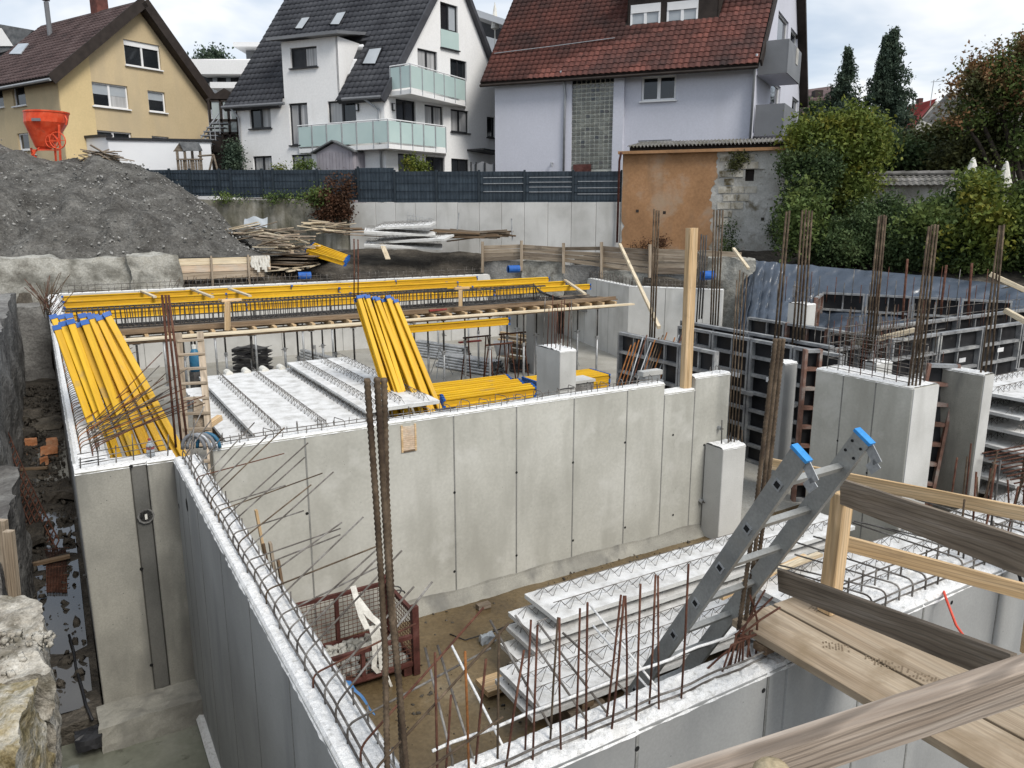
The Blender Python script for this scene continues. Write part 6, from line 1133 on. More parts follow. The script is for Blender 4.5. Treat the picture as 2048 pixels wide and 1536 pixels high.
# concrete skip on the heap
def skip():
    c = py(93, 305, 35.6); t = thing('concrete_skip', 'orange-red concrete skip with hand wheel standing on the spoil heap', 'concrete skip', py(90, 318, 35.6)); k = 35.6 / F; top = py(93, 224, 35.6); z1 = top.z; zb = py(93, 303, 35.6).z; Rr = 38 * k
    g = M(); n = 24; prof = [(Rr * .30, zb + .1, .0), (Rr * .42, zb + .2, .0), (Rr * .72, zb + (z1 - zb) * .45, 0), (Rr * .97, zb + (z1 - zb) * .72, 0), (Rr, z1 - .06, 0), (Rr * 1.03, z1 - .06, 0), (Rr * 1.03, z1, 0), (Rr * .95, z1, 0), (Rr * .93, z1 - .3, 0)]
    rings = []
    for r0, z, _ in prof:
        f = (z - zb) / (z1 - zb); off = -.32 * (1 - f); rings.append([Vector((top.x + off + r0 * math.cos(6.283 * j / n), top.y + r0 * math.sin(6.283 * j / n), z)) for j in range(n)])
    for rg in rings: g.v += rg
    for i in range(len(rings) - 1):
        for j in range(n): a = i * n + j; b = i * n + (j + 1) % n; g.f.append((a, b, b + n, a + n))
    g.build('bucket', ORANGE, t, smooth=False)
    for (u0, v0, u1, v1, dy) in ((118, 250, 121, 322, -.3), (108, 262, 112, 322, .4), (66, 300, 74, 322, -.3), (62, 296, 68, 320, .4)): M().bar(py(u0, v0, 35.6 + dy), py(u1, v1, 35.6 + dy), .07, .07).build('leg', ORANGE, t)
    for v in (300,): M().bar(py(66, v, 35.3), py(120, v, 35.3), .05, .05).build('brace', ORANGE, t); M().bar(py(64, 310, 35.3), py(98, 276, 35.3), .05, .05).build('brace', ORANGE, t)
    for (u, v, r_, y) in ((115, 281, 15, 35.0), (104, 283, 12, 35.1)):
        cc = py(u, v, y); pts = [cc + Vector((math.cos(a) * r_ * k, 0, math.sin(a) * r_ * k)) for a in [6.283 * i / 18 for i in range(19)]]; w_ = M().tube(pts, .025, 5, cap=False).build('hand_wheel', ORANGE, t, smooth=True)
        for a in (0, 1.05, 2.1): d = Vector((math.cos(a), 0, math.sin(a))) * r_ * k; M().tube([cc - d, cc + d], .015, 5).build('spoke', ORANGE, w_)
    pl2 = M().box(py(72, 239, 35.6 - Rr - .0), Vector((.19, 0, 0)), Vector((0, .012, 0)), Vector((0, 0, .06))).build('name_plate', GPANEL, t)
    M().tube([py(130, 232, 35.5), py(134, 240, 35.5), py(132, 250, 35.5)], .03, 6).build('lifting_hook', ORANGE, t)
skip()
# ---------------------------------------------------------------- formwork beams, slab deck, rebar cage, props, precast slabs, wall formwork
def h20(L):
    key = ('h20', round(L, 1)); L = round(L, 1)
    if key not in CACHE:
        x = L / 2; c = .006
        def fl(z0, z1): m = M(); pr = [(-.04 + c, z0), (.04 - c, z0), (.04, z0 + c), (.04, z1 - c), (.04 - c, z1), (-.04 + c, z1), (-.04, z1 - c), (-.04, z0 + c)]; m.prism([Vector((-x, y, z)) for y, z in pr][::-1], (2 * x, 0, 0)); return m.data('flange', YEL)
        w = M(); w.box((0, 0, 0), (x - .01, 0, 0), (0, .0135, 0), (0, 0, .061))
        def cap(s):
            m = M(); k = 7; pts = [Vector((s * (x + .002), -.046, z)) for z in (-.105, .105)]
            arc = [Vector((s * (x - .05 + .065 * math.sin(math.pi * (i + .0) / (k - 1))), 0, -.105 + .21 * i / (k - 1))) for i in range(k)]
            for i in range(k - 1):
                a, b = arc[i], arc[i + 1]
                for y0, y1 in ((-.046, .046),):
                    m.quad(Vector((a.x, y0, a.z)), Vector((a.x, y1, a.z)), Vector((b.x, y1, b.z)), Vector((b.x, y0, b.z)))
            m.box((s * (x - .018), 0, .081), (.03, 0, 0), (0, .047, 0), (0, 0, .026)); m.box((s * (x - .018), 0, -.081), (.03, 0, 0), (0, .047, 0), (0, 0, .026)); return m.data('end_cap', BLUE)
        CACHE[key] = [('flange', fl(.06, .1)), ('flange', fl(-.1, -.06)), ('web', w.data('web', YELD)), ('end_cap', cap(1)), ('end_cap', cap(-1))]
    return CACHE[key]
def beam(label, a, b, up=VZ, group=None): a, b = Vector(a), Vector(b); return inst('formwork_beam', label, 'beam', h20((b - a).length), (a + b) / 2, frame(a, b, up), group)
ORD = ['first', 'second', 'third', 'fourth', 'fifth', 'sixth', 'seventh', 'eighth', 'ninth', 'tenth', 'eleventh', 'twelfth', 'thirteenth']
def lean(label, group, tops, mids, Yt, Ym, zfoot=.03, upv=None):
    for i, ((ut, vt), (um, vm)) in enumerate(zip(tops, mids)):
        j_ = random.Random(i * 7 + int(ut)); T = py(ut + j_.uniform(-2, 2), vt + j_.uniform(-4, 4), Yt + .05 * (i % 2)); Q = py(um + j_.uniform(-6, 7), vm, Ym + .04 * (i % 2)); d = (Q - T); foot = T + d * ((T.z - zfoot) / -d.z); beam(ORD[i] + ' from the left, ' + label, foot, T, upv or Vector((.5, -.86, .35)), group)
g1 = 'yellow beams leaning in the left corner'
lean('yellow beam leaning in the front row of the left corner bundle', g1, [(112 + 13.5 * i, 650 - 1.2 * i) for i in range(5)], [(204 + 17 * i, 915 - 2 * i) for i in range(5)], 9.55, 9.3)
lean('yellow beam leaning in the back row of the left corner bundle', g1, [(166 + 8.2 * i, 634 + .4 * i) for i in range(7)], [(258 + 14 * i, 905 - 6 * i) for i in range(7)], 9.9, 9.55)
lean('short yellow beam tucked behind the left corner bundle', g1, [(108, 632), (122, 630), (136, 628)], [(190, 850), (202, 850), (216, 850)], 10.4, 10.1)
lean('yellow beam in the leaning bundle at the middle of the pit', 'yellow beams leaning in the middle', [(716 + 9.2 * i, 592 + 1.2 * i) for i in range(9)], [(782 + 10.5 * i, 802 - .8 * i) for i in range(9)], 14.0, 13.25)
# long yellow bearers across the big room
ends = [(957, 553), (1101, 554), (1134, 562), (1184, 568)]; ZB = 2.85
for r_i, (u, v) in enumerate(ends):
    e = pz(u, v, ZB); p1, q = e.dot(GA), e.dot(GB); n = 4; L = (p1 - .25) / n + .35
    for k in range(n): a = .25 + k * (p1 - .25 - L) / (n - 1); off = .09 * (k % 2); beam(ORD[k] + ' from the left, ' + ['yellow bearer in the farthest row across the big room', 'yellow bearer in the second farthest row across the big room', 'yellow bearer in the third row across the big room', 'yellow bearer in the nearest row across the big room'][r_i], S(a, q + off, ZB - .1), S(a + L, q + off, ZB - .1), VZ, 'yellow bearers in row %d across the room' % (r_i + 1))
QR = [pz(u, v, ZB).dot(GB) for u, v in ends]
for lab, u0, v0, u1, v1 in (('pale batten laid across the far bearers at the left', 283, 582, 310, 594), ('second pale batten laid across the far bearers', 383, 578, 425, 594), ('third pale batten laid across the bearers', 458, 577, 500, 592), ('pale batten across the bearers near their right end', 1130, 560, 1170, 588)): tag(stick('batten', pz(u0, v0, ZB + .04), pz(u1, v1, ZB + .02), .1, .06, W_PALE), lab, 'batten')
# deck: planks on joists
def deck():
    t = thing('formwork_deck', 'timber formwork deck on joists spanning the big room', 'formwork deck', S(8, 20, 2.5)); n = 30
    for i in range(n): p = 1.3 + i * (15.3 - 1.3) / (n - 1); stick('joist', S(p, 19.35, 2.60), S(p + .05, 21.6, 2.60), .08, .1, W_NEW, t)
    for j, q in enumerate((19.75, 20.0, 20.25, 20.5, 20.75, 21.0, 21.25)): stick('deck_board', S(1.1 + .1 * (j % 2), q, 2.675), S(15.6 - .25 * (j % 3), q, 2.675), .23, .03, W_GREY if j > 1 else W_BROWN, t)
    stick('edge_board', S(1.2, 19.62, 2.72), S(15.5, 19.62, 2.72), .04, .12, W_BROWN, t)
    for q in (19.9, 21.3): stick('bearer', S(1.1, q, 2.47), S(15.7, q, 2.47), .1, .16, W_BROWN, t)
    for k in range(14): a = S(9.5 + random.random() * 3, 19.7 + random.random() * 1.2, 2.71); bars(t, [a, a + GA * random.uniform(1.5, 4) + GB * random.uniform(-.3, .3)], .012, DARKBAR, 4, name='loose_bar')
deck()
for lab, p0, p1, q, z, w in (('long pale plank along the near edge of the deck, left half', 1.2, 6.9, 18.35, 2.70, .16), ('second pale plank overlapping the left plank on the deck edge', 1.0, 7.6, 18.6, 2.68, .14), ('long pale plank along the near edge of the deck, right half', 6.6, 14.75, 18.0, 2.74, .2), ('thin plank under the right-hand deck edge plank', 7.5, 14.3, 18.25, 2.69, .12)): tag(stick('plank', S(p0, q + .1, z), S(p1, q - .15, z + .01), w, .045, W_PALE), lab, 'plank')
beam('single yellow beam under the right-hand edge plank of the deck', S(6.6, 18.15, 2.5), S(10.6, 18.0, 2.52))
for lab, u, vt, vb, Y in (('short timber upright on the deck at the left of the cage', 455, 604, 660, 18.3), ('short timber upright with a cross piece on the deck in the middle', 921, 580, 612, 21.5)): t = thing('timber_upright', lab, 'upright', py(u, vb, Y)); stick('post', py(u, vb, Y), py(u, vt, Y), .14, .1, W_NEW, t); a = py(u - 12, vt - 3, Y); stick('cross_piece', a, a + GA * .45, .1, .06, W_NEW, t)
# rebar cage lying on the deck
def cages():
    for lab, p0, p1, q0, q1, z0, z1, st, m in (('long dark rebar cage lying on the deck, left and middle part', .3, 10.2, 20.5, 21.2, 2.72, 3.16, .115, DARKBAR), ('right-hand rebar cage on the deck with its stirrups splayed', 9.7, 13.4, 20.6, 21.2, 2.72, 3.12, .12, DARKBAR)):
        t = thing('rebar_cage', lab, 'rebar cage', S((p0 + p1) / 2, q0, z0)); hq, hz = (q1 - q0) / 2, (z1 - z0) / 2; g = M(); g.tube([GB * hq + VZ * hz, -GB * hq + VZ * hz, -GB * hq - VZ * hz, GB * hq - VZ * hz, GB * hq + VZ * hz], .011, 4, cap=False); me = g.data('stirrup', m); n = int((p1 - p0) / st)
        for i in range(n):
            tl = 0 if p0 < 1 else random.gauss(0, .1); o = child('stirrup', me, t, S(p0 + st * (i + .5), (q0 + q1) / 2, (z0 + z1) / 2) - ORG[t.name]); o.rotation_euler = (Matrix.Rotation(tl + random.gauss(0, .03), 3, GB) @ Matrix.Rotation(random.gauss(0, .03), 3, VZ)).to_euler()
        for q, z in ((q0, z0), (q1, z0), (q0, z1), (q1, z1), (q0 + .2, z0 + .02), (q0 + .45, z0 + .02), (q0 + .2, z1), (q0, (z0 + z1) / 2)): bars(t, [S(p0 - .15 + .1 * random.random(), q, z), S((p0 + p1) / 2, q + .02, z - .02), S(p1 + .2 * random.random(), q, z)], .015, m, 5, name='long_bar')
    t = thing('stirrup_bundle', 'fan of loose dark stirrups at the right end of the deck', 'rebar', pz(1110, 600, 2.75))
    for k in range(16): f = k / 15; a = pz(1068 + 70 * f, 598 + 3 * f, 2.74); b = py(1066 + 12 * f + 2 * random.random(), 566 + 18 * f, a.y + .1); bars(t, [a, b], .011, DARKBAR, 4, name='stirrup')
cages()
for k, (a_, b_) in enumerate(beam_q): beam(ORD[k] + ' of the six yellow beams lying down the bank by the plank heap', a_, b_, VZ, 'yellow beams on the bank')
# steel props
def prop_meshes():
    H_ = 2.36; a = M(); a.box((0, 0, .004), (.07, 0, 0), (0, .07, 0), (0, 0, .004)); b = M(); b.tube([(0, 0, .008), (0, 0, 1.45)], .034, 9); c = M(); c.tube([(0, 0, 1.45), (0, 0, H_)], .026, 9); d = M(); d.tube([(0, 0, 1.40), (0, 0, 1.50)], .048, 10); e = M(); e.tube([(-.11, 0, 1.47), (.11, .03, 1.43)], .009, 5); f = M(); f.box((0, 0, H_ + .004), (.07, 0, 0), (0, .06, 0), (0, 0, .005))
    return [('base_plate', a.data('base_plate', GALV)), ('outer_tube', b.data('outer_tube', GALV, True)), ('inner_tube', c.data('inner_tube', DARKBAR, True)), ('collar', d.data('collar', GALV)), ('handle', e.data('handle', DARKBAR)), ('head_plate', f.data('head_plate', GALV))]
PM = prop_meshes(); rr = random.Random(12)
for q_i, q in enumerate((19.9, 21.3, QR[3], QR[1])):
    for i in range(11):
        p = 1.6 + i * 1.36 + rr.uniform(-.25, .25); 
        if p > 16: continue
        inst('steel_prop', ORD[i] + ' from the left, ' + ['grey steel prop in the front row under the deck edge', 'grey steel prop in the second row under the deck', 'grey steel prop in the third row under the nearest yellow bearers', 'grey steel prop in the back row under the far bearers'][q_i], 'prop', PM, S(p, q + rr.uniform(-.06, .06), .007), (0, 0, rr.random() * 6), 'steel props in row %d under the deck' % (q_i + 1))
tm = M(); 
for a in (0, 2.1, 4.2): tm.tube([(0, 0, .95), (.45 * math.cos(a), .45 * math.sin(a), .012)], .014, 5)
for a in (0, 2.1, 4.2): tm.tube([(0, 0, .42), (.29 * math.cos(a), .29 * math.sin(a), .38)], .01, 5)
tme = tm.data('leg_frame', GALV); trp = M(); trp.tube([(0, 0, .88), (0, 0, 1.0)], .05, 9); tre = trp.data('clamp_ring', GALV)
for lab, u, v in (('folding steel tripod left of the leaning beams under the deck', 632, 748), ('folding steel tripod right of the leaning beams', 880, 752), ('folding steel tripod beside the tube stack', 1140, 735)): inst('prop_tripod', lab, 'tripod', [('leg_frame', tme), ('clamp_ring', tre)], pz(u, v, .007), (0, 0, u))
# things stored on the floor of the big room
def room_things():
    t = thing('rubber_mat_stack', 'dark wavy stack of black mats on the floor under the deck', 'mat stack', pz(508, 745, .01)); c = pz(508, 742, .01)
    for k in range(9): g = M(); g.grid(lambda a, b: c + Vector((-.62 + 1.24 * a, -.3 + .6 * b, .05 + .1 * k + .035 * math.sin(a * 9 + k * 2.1) + .03 * nz3((a * 3, b * 3, k)))), 16, 4); g.grid(lambda a, b: c + Vector((-.62 + 1.24 * a, -.3 + .01 * math.sin(a * 20 + k), .05 + .1 * k + .035 * math.sin(a * 9 + k * 2.1) - .07 * b)), 16, 1, True); g.build('mat', BLACKP, t)
    t = thing('wire_coil', 'black coil of wire on the floor left of the pale column', 'coil', pz(1038, 742, .01)); c = pz(1040, 742, .02)
    for k in range(9): r0 = .34 + .05 * random.random(); M().tube([c + Vector((r0 * math.cos(a), r0 * math.sin(a), .03 + .035 * k + .01 * math.sin(3 * a))) for a in [6.283 * i / 16 for i in range(17)]], .016, 5, cap=False).build('loop', BLACKP, t, smooth=True)
    # stacks of galvanised tubes lying with their ends toward the camera
    tb = M(); tb.tube([(-1.25, 0, 0), (1.25, 0, 0)], .05, 9, cap=False); tb.tube([(-1.25, 0, 0), (1.25, 0, 0)], .04, 9, cap=False); me = tb.data('tube', GALV, True); mo = M(); mo.tube([(-1.2, 0, 0), (-1.19, 0, 0)], .042, 9); me2 = mo.data('tube_plate', DARKBAR)
    for lab, u, v, nx, nz_, ang in (('big pile of galvanised prop tubes stacked on the floor', 985, 748, 9, 5, 2.45), ('second pile of galvanised tubes behind the first', 925, 722, 8, 6, 2.5), ('small pile of tubes left of the leaning beams', 668, 742, 6, 5, 2.3)):
        c = pz(u, v, .01); t = thing('tube_stack', lab, 'tube stack', c); R_ = Matrix.Rotation(ang, 3, 'Z'); d = R_ @ Vector((1, 0, 0)); s = R_ @ Vector((0, 1, 0))
        for j in range(nz_):
            for i in range(nx - j): o = child('tube', me, t, s * ((i - (nx - j) / 2) * .104) + VZ * (.055 + .09 * j) + d * (1.1 + random.uniform(-.06, .06)), R_); child('tube_end', me2, o)
    for lab, u, v, m, sc in (('rust-brown steel trestle standing on the floor right of the leaning beams', 955, 765, RUST, 1.0), ('second rust-brown trestle behind the first', 1025, 762, RUST, 1.05), ('rust-brown trestle near the formwork panels', 1000, 778, RUST, .95)):
        c = pz(u, v, .008); t = thing('steel_trestle', lab, 'trestle', c); h = 1.5 * sc
        for sg in (-1, 1):
            f = GA * .42 * sg
            for s2 in (-1, 1): bars(t, [c + f + GB * .35 * s2, c + f * .85 + GB * .06 * s2 + VZ * h], .022, m, 6, name='leg')
            bars(t, [c + f + GB * .28 * -1 + VZ * .3, c + f + GB * .28 + VZ * .3], .016, m, 5, name='cross_bar')
        bars(t, [c - GA * .5 + VZ * h, c + GA * .5 + VZ * h], .03, m, 6, name='top_bar')
    for lab, u, v, m in (('red steel bar lying on the tube stack', 940, 683, REDP), ('red steel channel lying on the deck behind the leaning beams', 880, 619, REDP)): z = 1.2 if v > 650 else 2.74; tag(stick('red_bar', pz(u - 22, v + 2, z), pz(u + 22, v - 2, z), .12, .05, m), lab, 'steel bar')
    # jugs seen through the wooden ladder
    b = thing('plastic_canister', 'blue canister with white cap seen through the wooden ladder', 'canister', pz(392, 742, .6)); c = py(392, 742, 15.5); k = 15.5 / F; M().lathe([(.01, 0), (11 * k, 0), (11 * k, 32 * k), (6 * k, 44 * k), (4 * k, 46 * k), (.0, 46 * k)], c, 12).build('body', TEAL, b, smooth=True); M().lathe([(4.2 * k, 46 * k), (4.2 * k, 54 * k), (.0, 55 * k)], c, 10).build('cap', WHITE, b); M().tube([c - VZ * 1.6, c], .13, 10).build('stand', DARKBAR, b)
    w = thing('wheelbarrow', 'grey wheelbarrow tub upended beside the tube stack', 'wheelbarrow', pz(1008, 735, .01)); c = pz(1006, 735, .01) + VZ * .55; g = M(); g.prism([c + Vector((-.34, 0, .3)), c + Vector((.34, 0, .3)), c + Vector((.22, 0, -.12)), c + Vector((-.22, 0, -.12))], (0, .45, .05)); g.build('tub', GALV, w)
    for sg in (-1, 1): bars(w, [c + Vector((.2 * sg, 0, -.1)), c + Vector((.3 * sg, .1, -.54))], .02, DARKBAR, 5, name='leg')
    pile('timber_stack', 'stack of yellowish square timbers by the grey column', 'timber stack', pz(1042, 728, .01), 16, (1.6, 1.8), (.22, .3), [W_NEW, W_OLD], 14, 2.4, .0, (.1, .12), (.08, .1), 1.25, .03, 'timber')
    pile('timber_stack', 'rusty steel sheets lying flat beside the yellow beams', 'steel sheets', pz(915, 792, .05), 8, (1.2, 1.6), (.3, .2), [W_BROWN], 15, .5, .0, (.2, .3), (.02, .03), .12, .1, 'sheet')
    # lying yellow beams
    for j in range(3):
        for i in range(9): beam(ORD[i] + ' from the near side, yellow beam in the %s layer behind the dividing wall' % ['bottom', 'middle', 'top'][j], S(7.3 + .05 * j + .07 * (i % 3), 15.5 + .2 * i + .02 * j, .75 + .2 * j), S(9.8 + .05 * j + .07 * (i % 3), 15.5 + .2 * i + .02 * j, .75 + .2 * j), VZ, 'yellow beams in the stack behind the dividing wall')
    pd = thing('trestle_support', 'dark timber support under the lying yellow beams', 'support', S(8.5, 16.3, 0)); 
    for p in (7.8, 9.2): stick('bearer', S(p, 15.4, .6), S(p, 17.2, .6), .12, .1, W_BROWN, pd); M().sbox(p - .1, p + .1, 15.5, 15.8, 0, .55).build('block', W_BROWN, pd); M().sbox(p - .1, p + .1, 16.8, 17.1, 0, .55).build('block', W_BROWN, pd)
    c = pz(1150, 790, .35); p0, q0 = c.dot(GA), c.dot(GB)
    for j in range(4):
        for i in range(9): beam('%s from the near side, yellow beam in the %s layer of the square stack' % (ORD[i], ['bottom', 'second', 'third', 'top'][j]), S(p0 - 1.2, q0 + .11 * i, .12 + .205 * j), S(p0 + 1.2, q0 + .11 * i, .12 + .205 * j), VZ, 'yellow beams in the square stack')
    for i in range(7): beam(ORD[i] + ' of the seven yellow beams fanned out left of the square stack', S(p0 - 3.1 + .1 * i, q0 + .12 * i - .2, .55 + .01 * i), S(p0 - 1.35 + .1 * i, q0 + .11 * i, .6), VZ, 'yellow beams fanned left of the square stack')
    fb = thing('trestle_support', 'dark bearer under the fanned yellow beams', 'support', S(p0 - 2, q0, 0)); stick('bearer', S(p0 - 2.6, q0 - .3, .2), S(p0 - 2.3, q0 + 1, .2), .3, .4, W_BROWN, fb)
    b = thing('concrete_bucket', 'pale rimmed dark tub standing behind the dividing wall', 'tub', pz(1075, 800, 1.6)); c = pq(1155, 762, 14.2); g = M(); g.box(c - VZ * .25, GA * .30, GB * .22, VZ * .25); g.build('tub_body', SHOT, b); g = M(); g.box(c + VZ * .03, GA * .33, GB * .25, VZ * .03); g.build('rim', C_PALE, b); g = M(); g.box(Vector((c.x, c.y, (c.z - .5) / 2)), GA * .22, GB * .15, VZ * (c.z - .5) / 2); g.build('plinth', SHOT, b)
    b = thing('steel_bracket', 'pale steel formwork head beside the panels at the end of the dividing wall', 'bracket', pq(1300, 790, 10.3)); c = pq(1300, 745, 10.2); M().box(c, GA * .22, GB * .08, VZ * .04).build('head', C_PALE, b); M().box(c - VZ * .25, GA * .17, GB * .08, VZ * .2).build('body', GALV, b)
    for k in (-.2, .2): M().box(c + GA * k - VZ * 1.25, GA * .04, GB * .04, VZ * .8).build('leg', GALV, b)
room_things()
# precast slabs with lattice girders
def slab_meshes(L, W, ng, th=.06, hg=.11, seed=1):
    key = ('slab', L, W, ng, seed)
    if key in CACHE: return CACHE[key]
    m = M(); nu, nv = max(8, int(L / .06)), max(6, int(W / .06)); r0 = random.random() * 50
    def top(a, b):
        x, y = (a - .5) * L, (b - .5) * W; e = min(a * L, (1 - a) * L, b * W, (1 - b) * W); return Vector((x, y, th / 2 - (.008 if e < .01 else 0) + .005 * nz3((x + r0, y, 0), 6) + .005 * nz3((x, y + r0, 2), 17)))
    m.grid(top, nu, nv); s = M(); s.box((0, 0, -.006), (L / 2 - .003, 0, 0), (0, W / 2 - .003, 0), (0, 0, th / 2 - .002))
    parts = [('plate_top', m.data('plate_top', C_SLAB, True)), ('plate', s.data('plate', C_SLABE))]
    for i in range(ng):
        y = (i + .5) / ng * W - W / 2; g = M(); z0, z1 = th / 2 - .005, th / 2 + hg; x0, x1 = -L / 2 + .06, L / 2 - .06; g.tube([(x0, y, z1), (x1, y, z1)], .006, 4); n = int((x1 - x0) / .2)
        for sg in (-1, 1):
            pts = []
            for k in range(n):
                xa = x0 + .2 * k; pts += [Vector((xa, y + sg * .055, z0)), Vector((xa + .1, y + sg * .004, z1))]
            g.tube(pts, .0048, 3)
        parts.append(('lattice_girder', g.data('lattice_girder', REBAR)))
    CACHE[key] = parts; return parts
def slab(label, p0, p1, q0, q1, z, ng=4, tilt=0.0, rot=0.0, group=None, seed=1, name='precast_slab', along='p'):
    """slab occupying p0..p1, q0..q1 with its underside at z; girders run along the given axis"""
    if along == 'p': L, W = p1 - p0, q1 - q0; a = PH
    else: L, W = q1 - q0, p1 - p0; a = PH + math.pi / 2
    return inst(name, label, 'precast slab', slab_meshes(round(L, 2), round(W, 2), ng, seed=seed), S((p0 + p1) / 2, (q0 + q1) / 2, z + .03), (Matrix.Rotation(a + rot, 3, 'Z') @ Matrix.Rotation(tilt, 3, 'X')), group)
def support(label, pts, w=.1, z0=0.0):
    t = thing('slab_support', label, 'support', S(pts[0][0], pts[0][2], z0))
    for (p0, p1, q, zb, zt) in pts: stick('bearer', S(p0, q, zt - .05), S(p1, q, zt - .05), w, .1, W_BROWN, t); M().sbox(p0 + .1, p0 + .3, q - w / 2, q + w / 2, zb, zt - .1).build('block', W_GREY, t); M().sbox(p1 - .3, p1 - .1, q - w / 2, q + w / 2, zb, zt - .1).build('block', W_GREY, t)
ZS = 2.1
slab('left precast slab on the stack behind the dividing wall', 2.38, 4.45, 11.3, 16.4, ZS, 3, along='q', seed=2)
slab('right precast slab on the stack behind the dividing wall, raised on battens', 4.1, 5.42, 11.5, 16.2, ZS + .16, 3, along='q', seed=3)
slab('third precast slab under the left one, jutting out at its left edge', 2.05, 4.1, 11.1, 16.2, ZS - .17, 3, along='q', seed=4)
slab('fourth precast slab at the bottom of the visible stack', 2.2, 5.3, 11.2, 16.1, ZS - .36, 4, along='q', seed=5)
support('timber bearers between the stacked slabs behind the dividing wall', [(2.3, 5.2, 11.7, 0, ZS - .37), (2.3, 5.2, 13.7, 0, ZS - .37), (2.3, 5.2, 15.7, 0, ZS - .37)])
support('battens lifting the raised right slab', [(4.2, 5.3, 12.0, ZS + .065, ZS + .158), (4.2, 5.3, 15.6, ZS + .065, ZS + .158)], .07)
for k in range(5): c = S(2.95 + .36 * k, 16.25, ZS + .06); tag(M().tube([c, c + GB * .3], .075, 12).build('white_pipe', WHITE, smooth=False), ['leftmost white pipe stub at the far edge of the slab stack', 'second white pipe stub at the far edge of the slab stack', 'middle white pipe stub at the far edge of the slab stack', 'fourth white pipe stub at the far edge of the slab stack', 'rightmost white pipe stub at the far edge of the slab stack'][k], 'pipe')
def plyend():
    t = thing('plywood_sheet', 'upright plywood sheet end at the left of the slab stack', 'plywood', S(2.1, 10.7, 0)); M().prism([pq(388, 792, 10.8), pq(416, 812, 10.8), pq(416, 890, 10.6), pq(386, 880, 10.6)], GB * .03).build('sheet', W_OLD, t); stick('batten', pq(418, 850, 10.75), pq(440, 835, 10.9), .08, .08, W_NEW, t)
plyend()
# front stacks in the muddy room
slab('top precast slab of the front stack with its left corner on the mud', 4.5, 9.75, 6.57, 7.29, .86, 2, seed=6)
slab('second slab under the top one of the front stack', 4.28, 9.5, 6.6, 7.32, .68, 2, seed=7, rot=.008)
slab('third slab of the front stack, shifted left', 4.25, 9.5, 6.58, 7.3, .50, 2, seed=8, rot=-.006)
slab('fourth slab of the front stack near the floor', 4.15, 9.4, 6.56, 7.28, .32, 2, seed=9, rot=.006)
slab('big precast slab on the near stack below the ladder', 3.69, 8.7, 5.72, 6.5, .56, 3, seed=10)
slab('second slab of the near stack, its left end on a plank', 3.66, 8.5, 5.75, 6.52, .42, 3, seed=11, rot=-.008)
slab('lower slab of the near stack, partly hidden by the front wall', 4.85, 9.6, 4.75, 5.6, .34, 3, seed=12, rot=.008)
slab('bottom slab of the near stack', 4.9, 9.7, 4.7, 5.58, .16, 3, seed=13)
slab('far precast slab lying right of the rear stack behind the ladder', 6.9, 10.4, 5.0, 6.0, .94, 3, seed=14)
slab('second slab under the far right slab behind the ladder', 7.0, 10.5, 5.02, 6.02, .76, 3, seed=15, rot=.01)
slab('slab in front of the far right one behind the railing', 9.3, 13.4, 4.0, 4.95, .86, 3, seed=16)
slab('lower slab behind the railing near the front wall', 10.6, 14.4, 5.45, 6.4, .70, 3, seed=17)
support('timber bearers under the front slab stack', [(5.0, 5.15, 6.93, .0, .31), (8.2, 8.4, 6.93, 0, .31)], .6); support('timber bearers under the near slab stack', [(4.3, 4.45, 6.1, 0, .41), (7.6, 7.8, 6.1, 0, .41)], .6); support('timber bearers under the lowest slab', [(5.2, 5.4, 5.15, 0, .155), (8.6, 8.8, 5.15, 0, .155)], .7); support('timber bearers under the slabs behind the ladder', [(7.2, 7.4, 5.35, .41, .75), (9.8, 10.0, 5.5, 0, .75)], .5); support('timber bearers under the slabs behind the railing', [(10.4, 10.6, 4.9, 0, .69), (12.6, 12.8, 4.9, 0, .69)], .8)
c_ = pz(1000, 1370, .06); tag(stick('plank', c_ - GA * .24 + VZ * .04, c_ + GA * .5 + VZ * .04, .3, .07, W_NEW), 'short thick pine board on the mud under the near slab stack', 'board')
c_ = pz(966, 1214, .04); tag(stick('wood_block', c_ - GA * .09 + VZ * .02, c_ + GA * .1 + VZ * .02, .1, .07, W_GREY), 'small dark wood block lying on the wet mud', 'block')
for lab, a, b, m in (('pine offcut lying on the slabs behind the ladder', (1490, 1165), (1640, 1108), W_PALE), ('orange-brown pine offcut beside it on the slabs', (1440, 1195), (1612, 1112), W_NEW)): tag(stick('offcut', pz(*a, 1.12), pz(*b, 1.12), .09, .04, m), lab, 'offcut')
# slabs on the bank and at the right edge
for k, (lab, du, dv, rot, L, W) in enumerate((('lowest precast slab of the splayed heap on the bank', 0, 12, .1, 3.3, 1.3), ('second precast slab of the splayed heap on the bank', 18, 0, -.22, 3.3, 1.4), ('third precast slab of the splayed heap on the bank', -8, -14, .14, 3.0, 1.4), ('top precast slab of the splayed heap on the bank', 4, -27, -.1, 2.4, 1.3))):
    c = py(808 + du, 478 + dv, 34.0); inst('precast_slab', lab, 'precast slab', slab_meshes(L, W, 3, th=.09, seed=20), c, Matrix.Rotation(rot, 3, 'Z') @ Matrix.Rotation(.10, 3, 'X') @ Matrix.Rotation(.05 * (-1) ** k, 3, 'Y'))
t = thing('bent_mesh', 'bent steel mesh standing on the slab heap on the bank', 'mesh', py(840, 448, 34))
for k in range(9): bars(t, [py(814 + 6 * k, 446, 34), py(816 + 6 * k, 424 + 1.5 * k, 34)], .012, GALV, 3, name='wire')
for k in range(3): bars(t, [py(813, 446 - 8 * k, 34), py(864, 450 - 6 * k, 34)], .012, GALV, 3, name='wire')
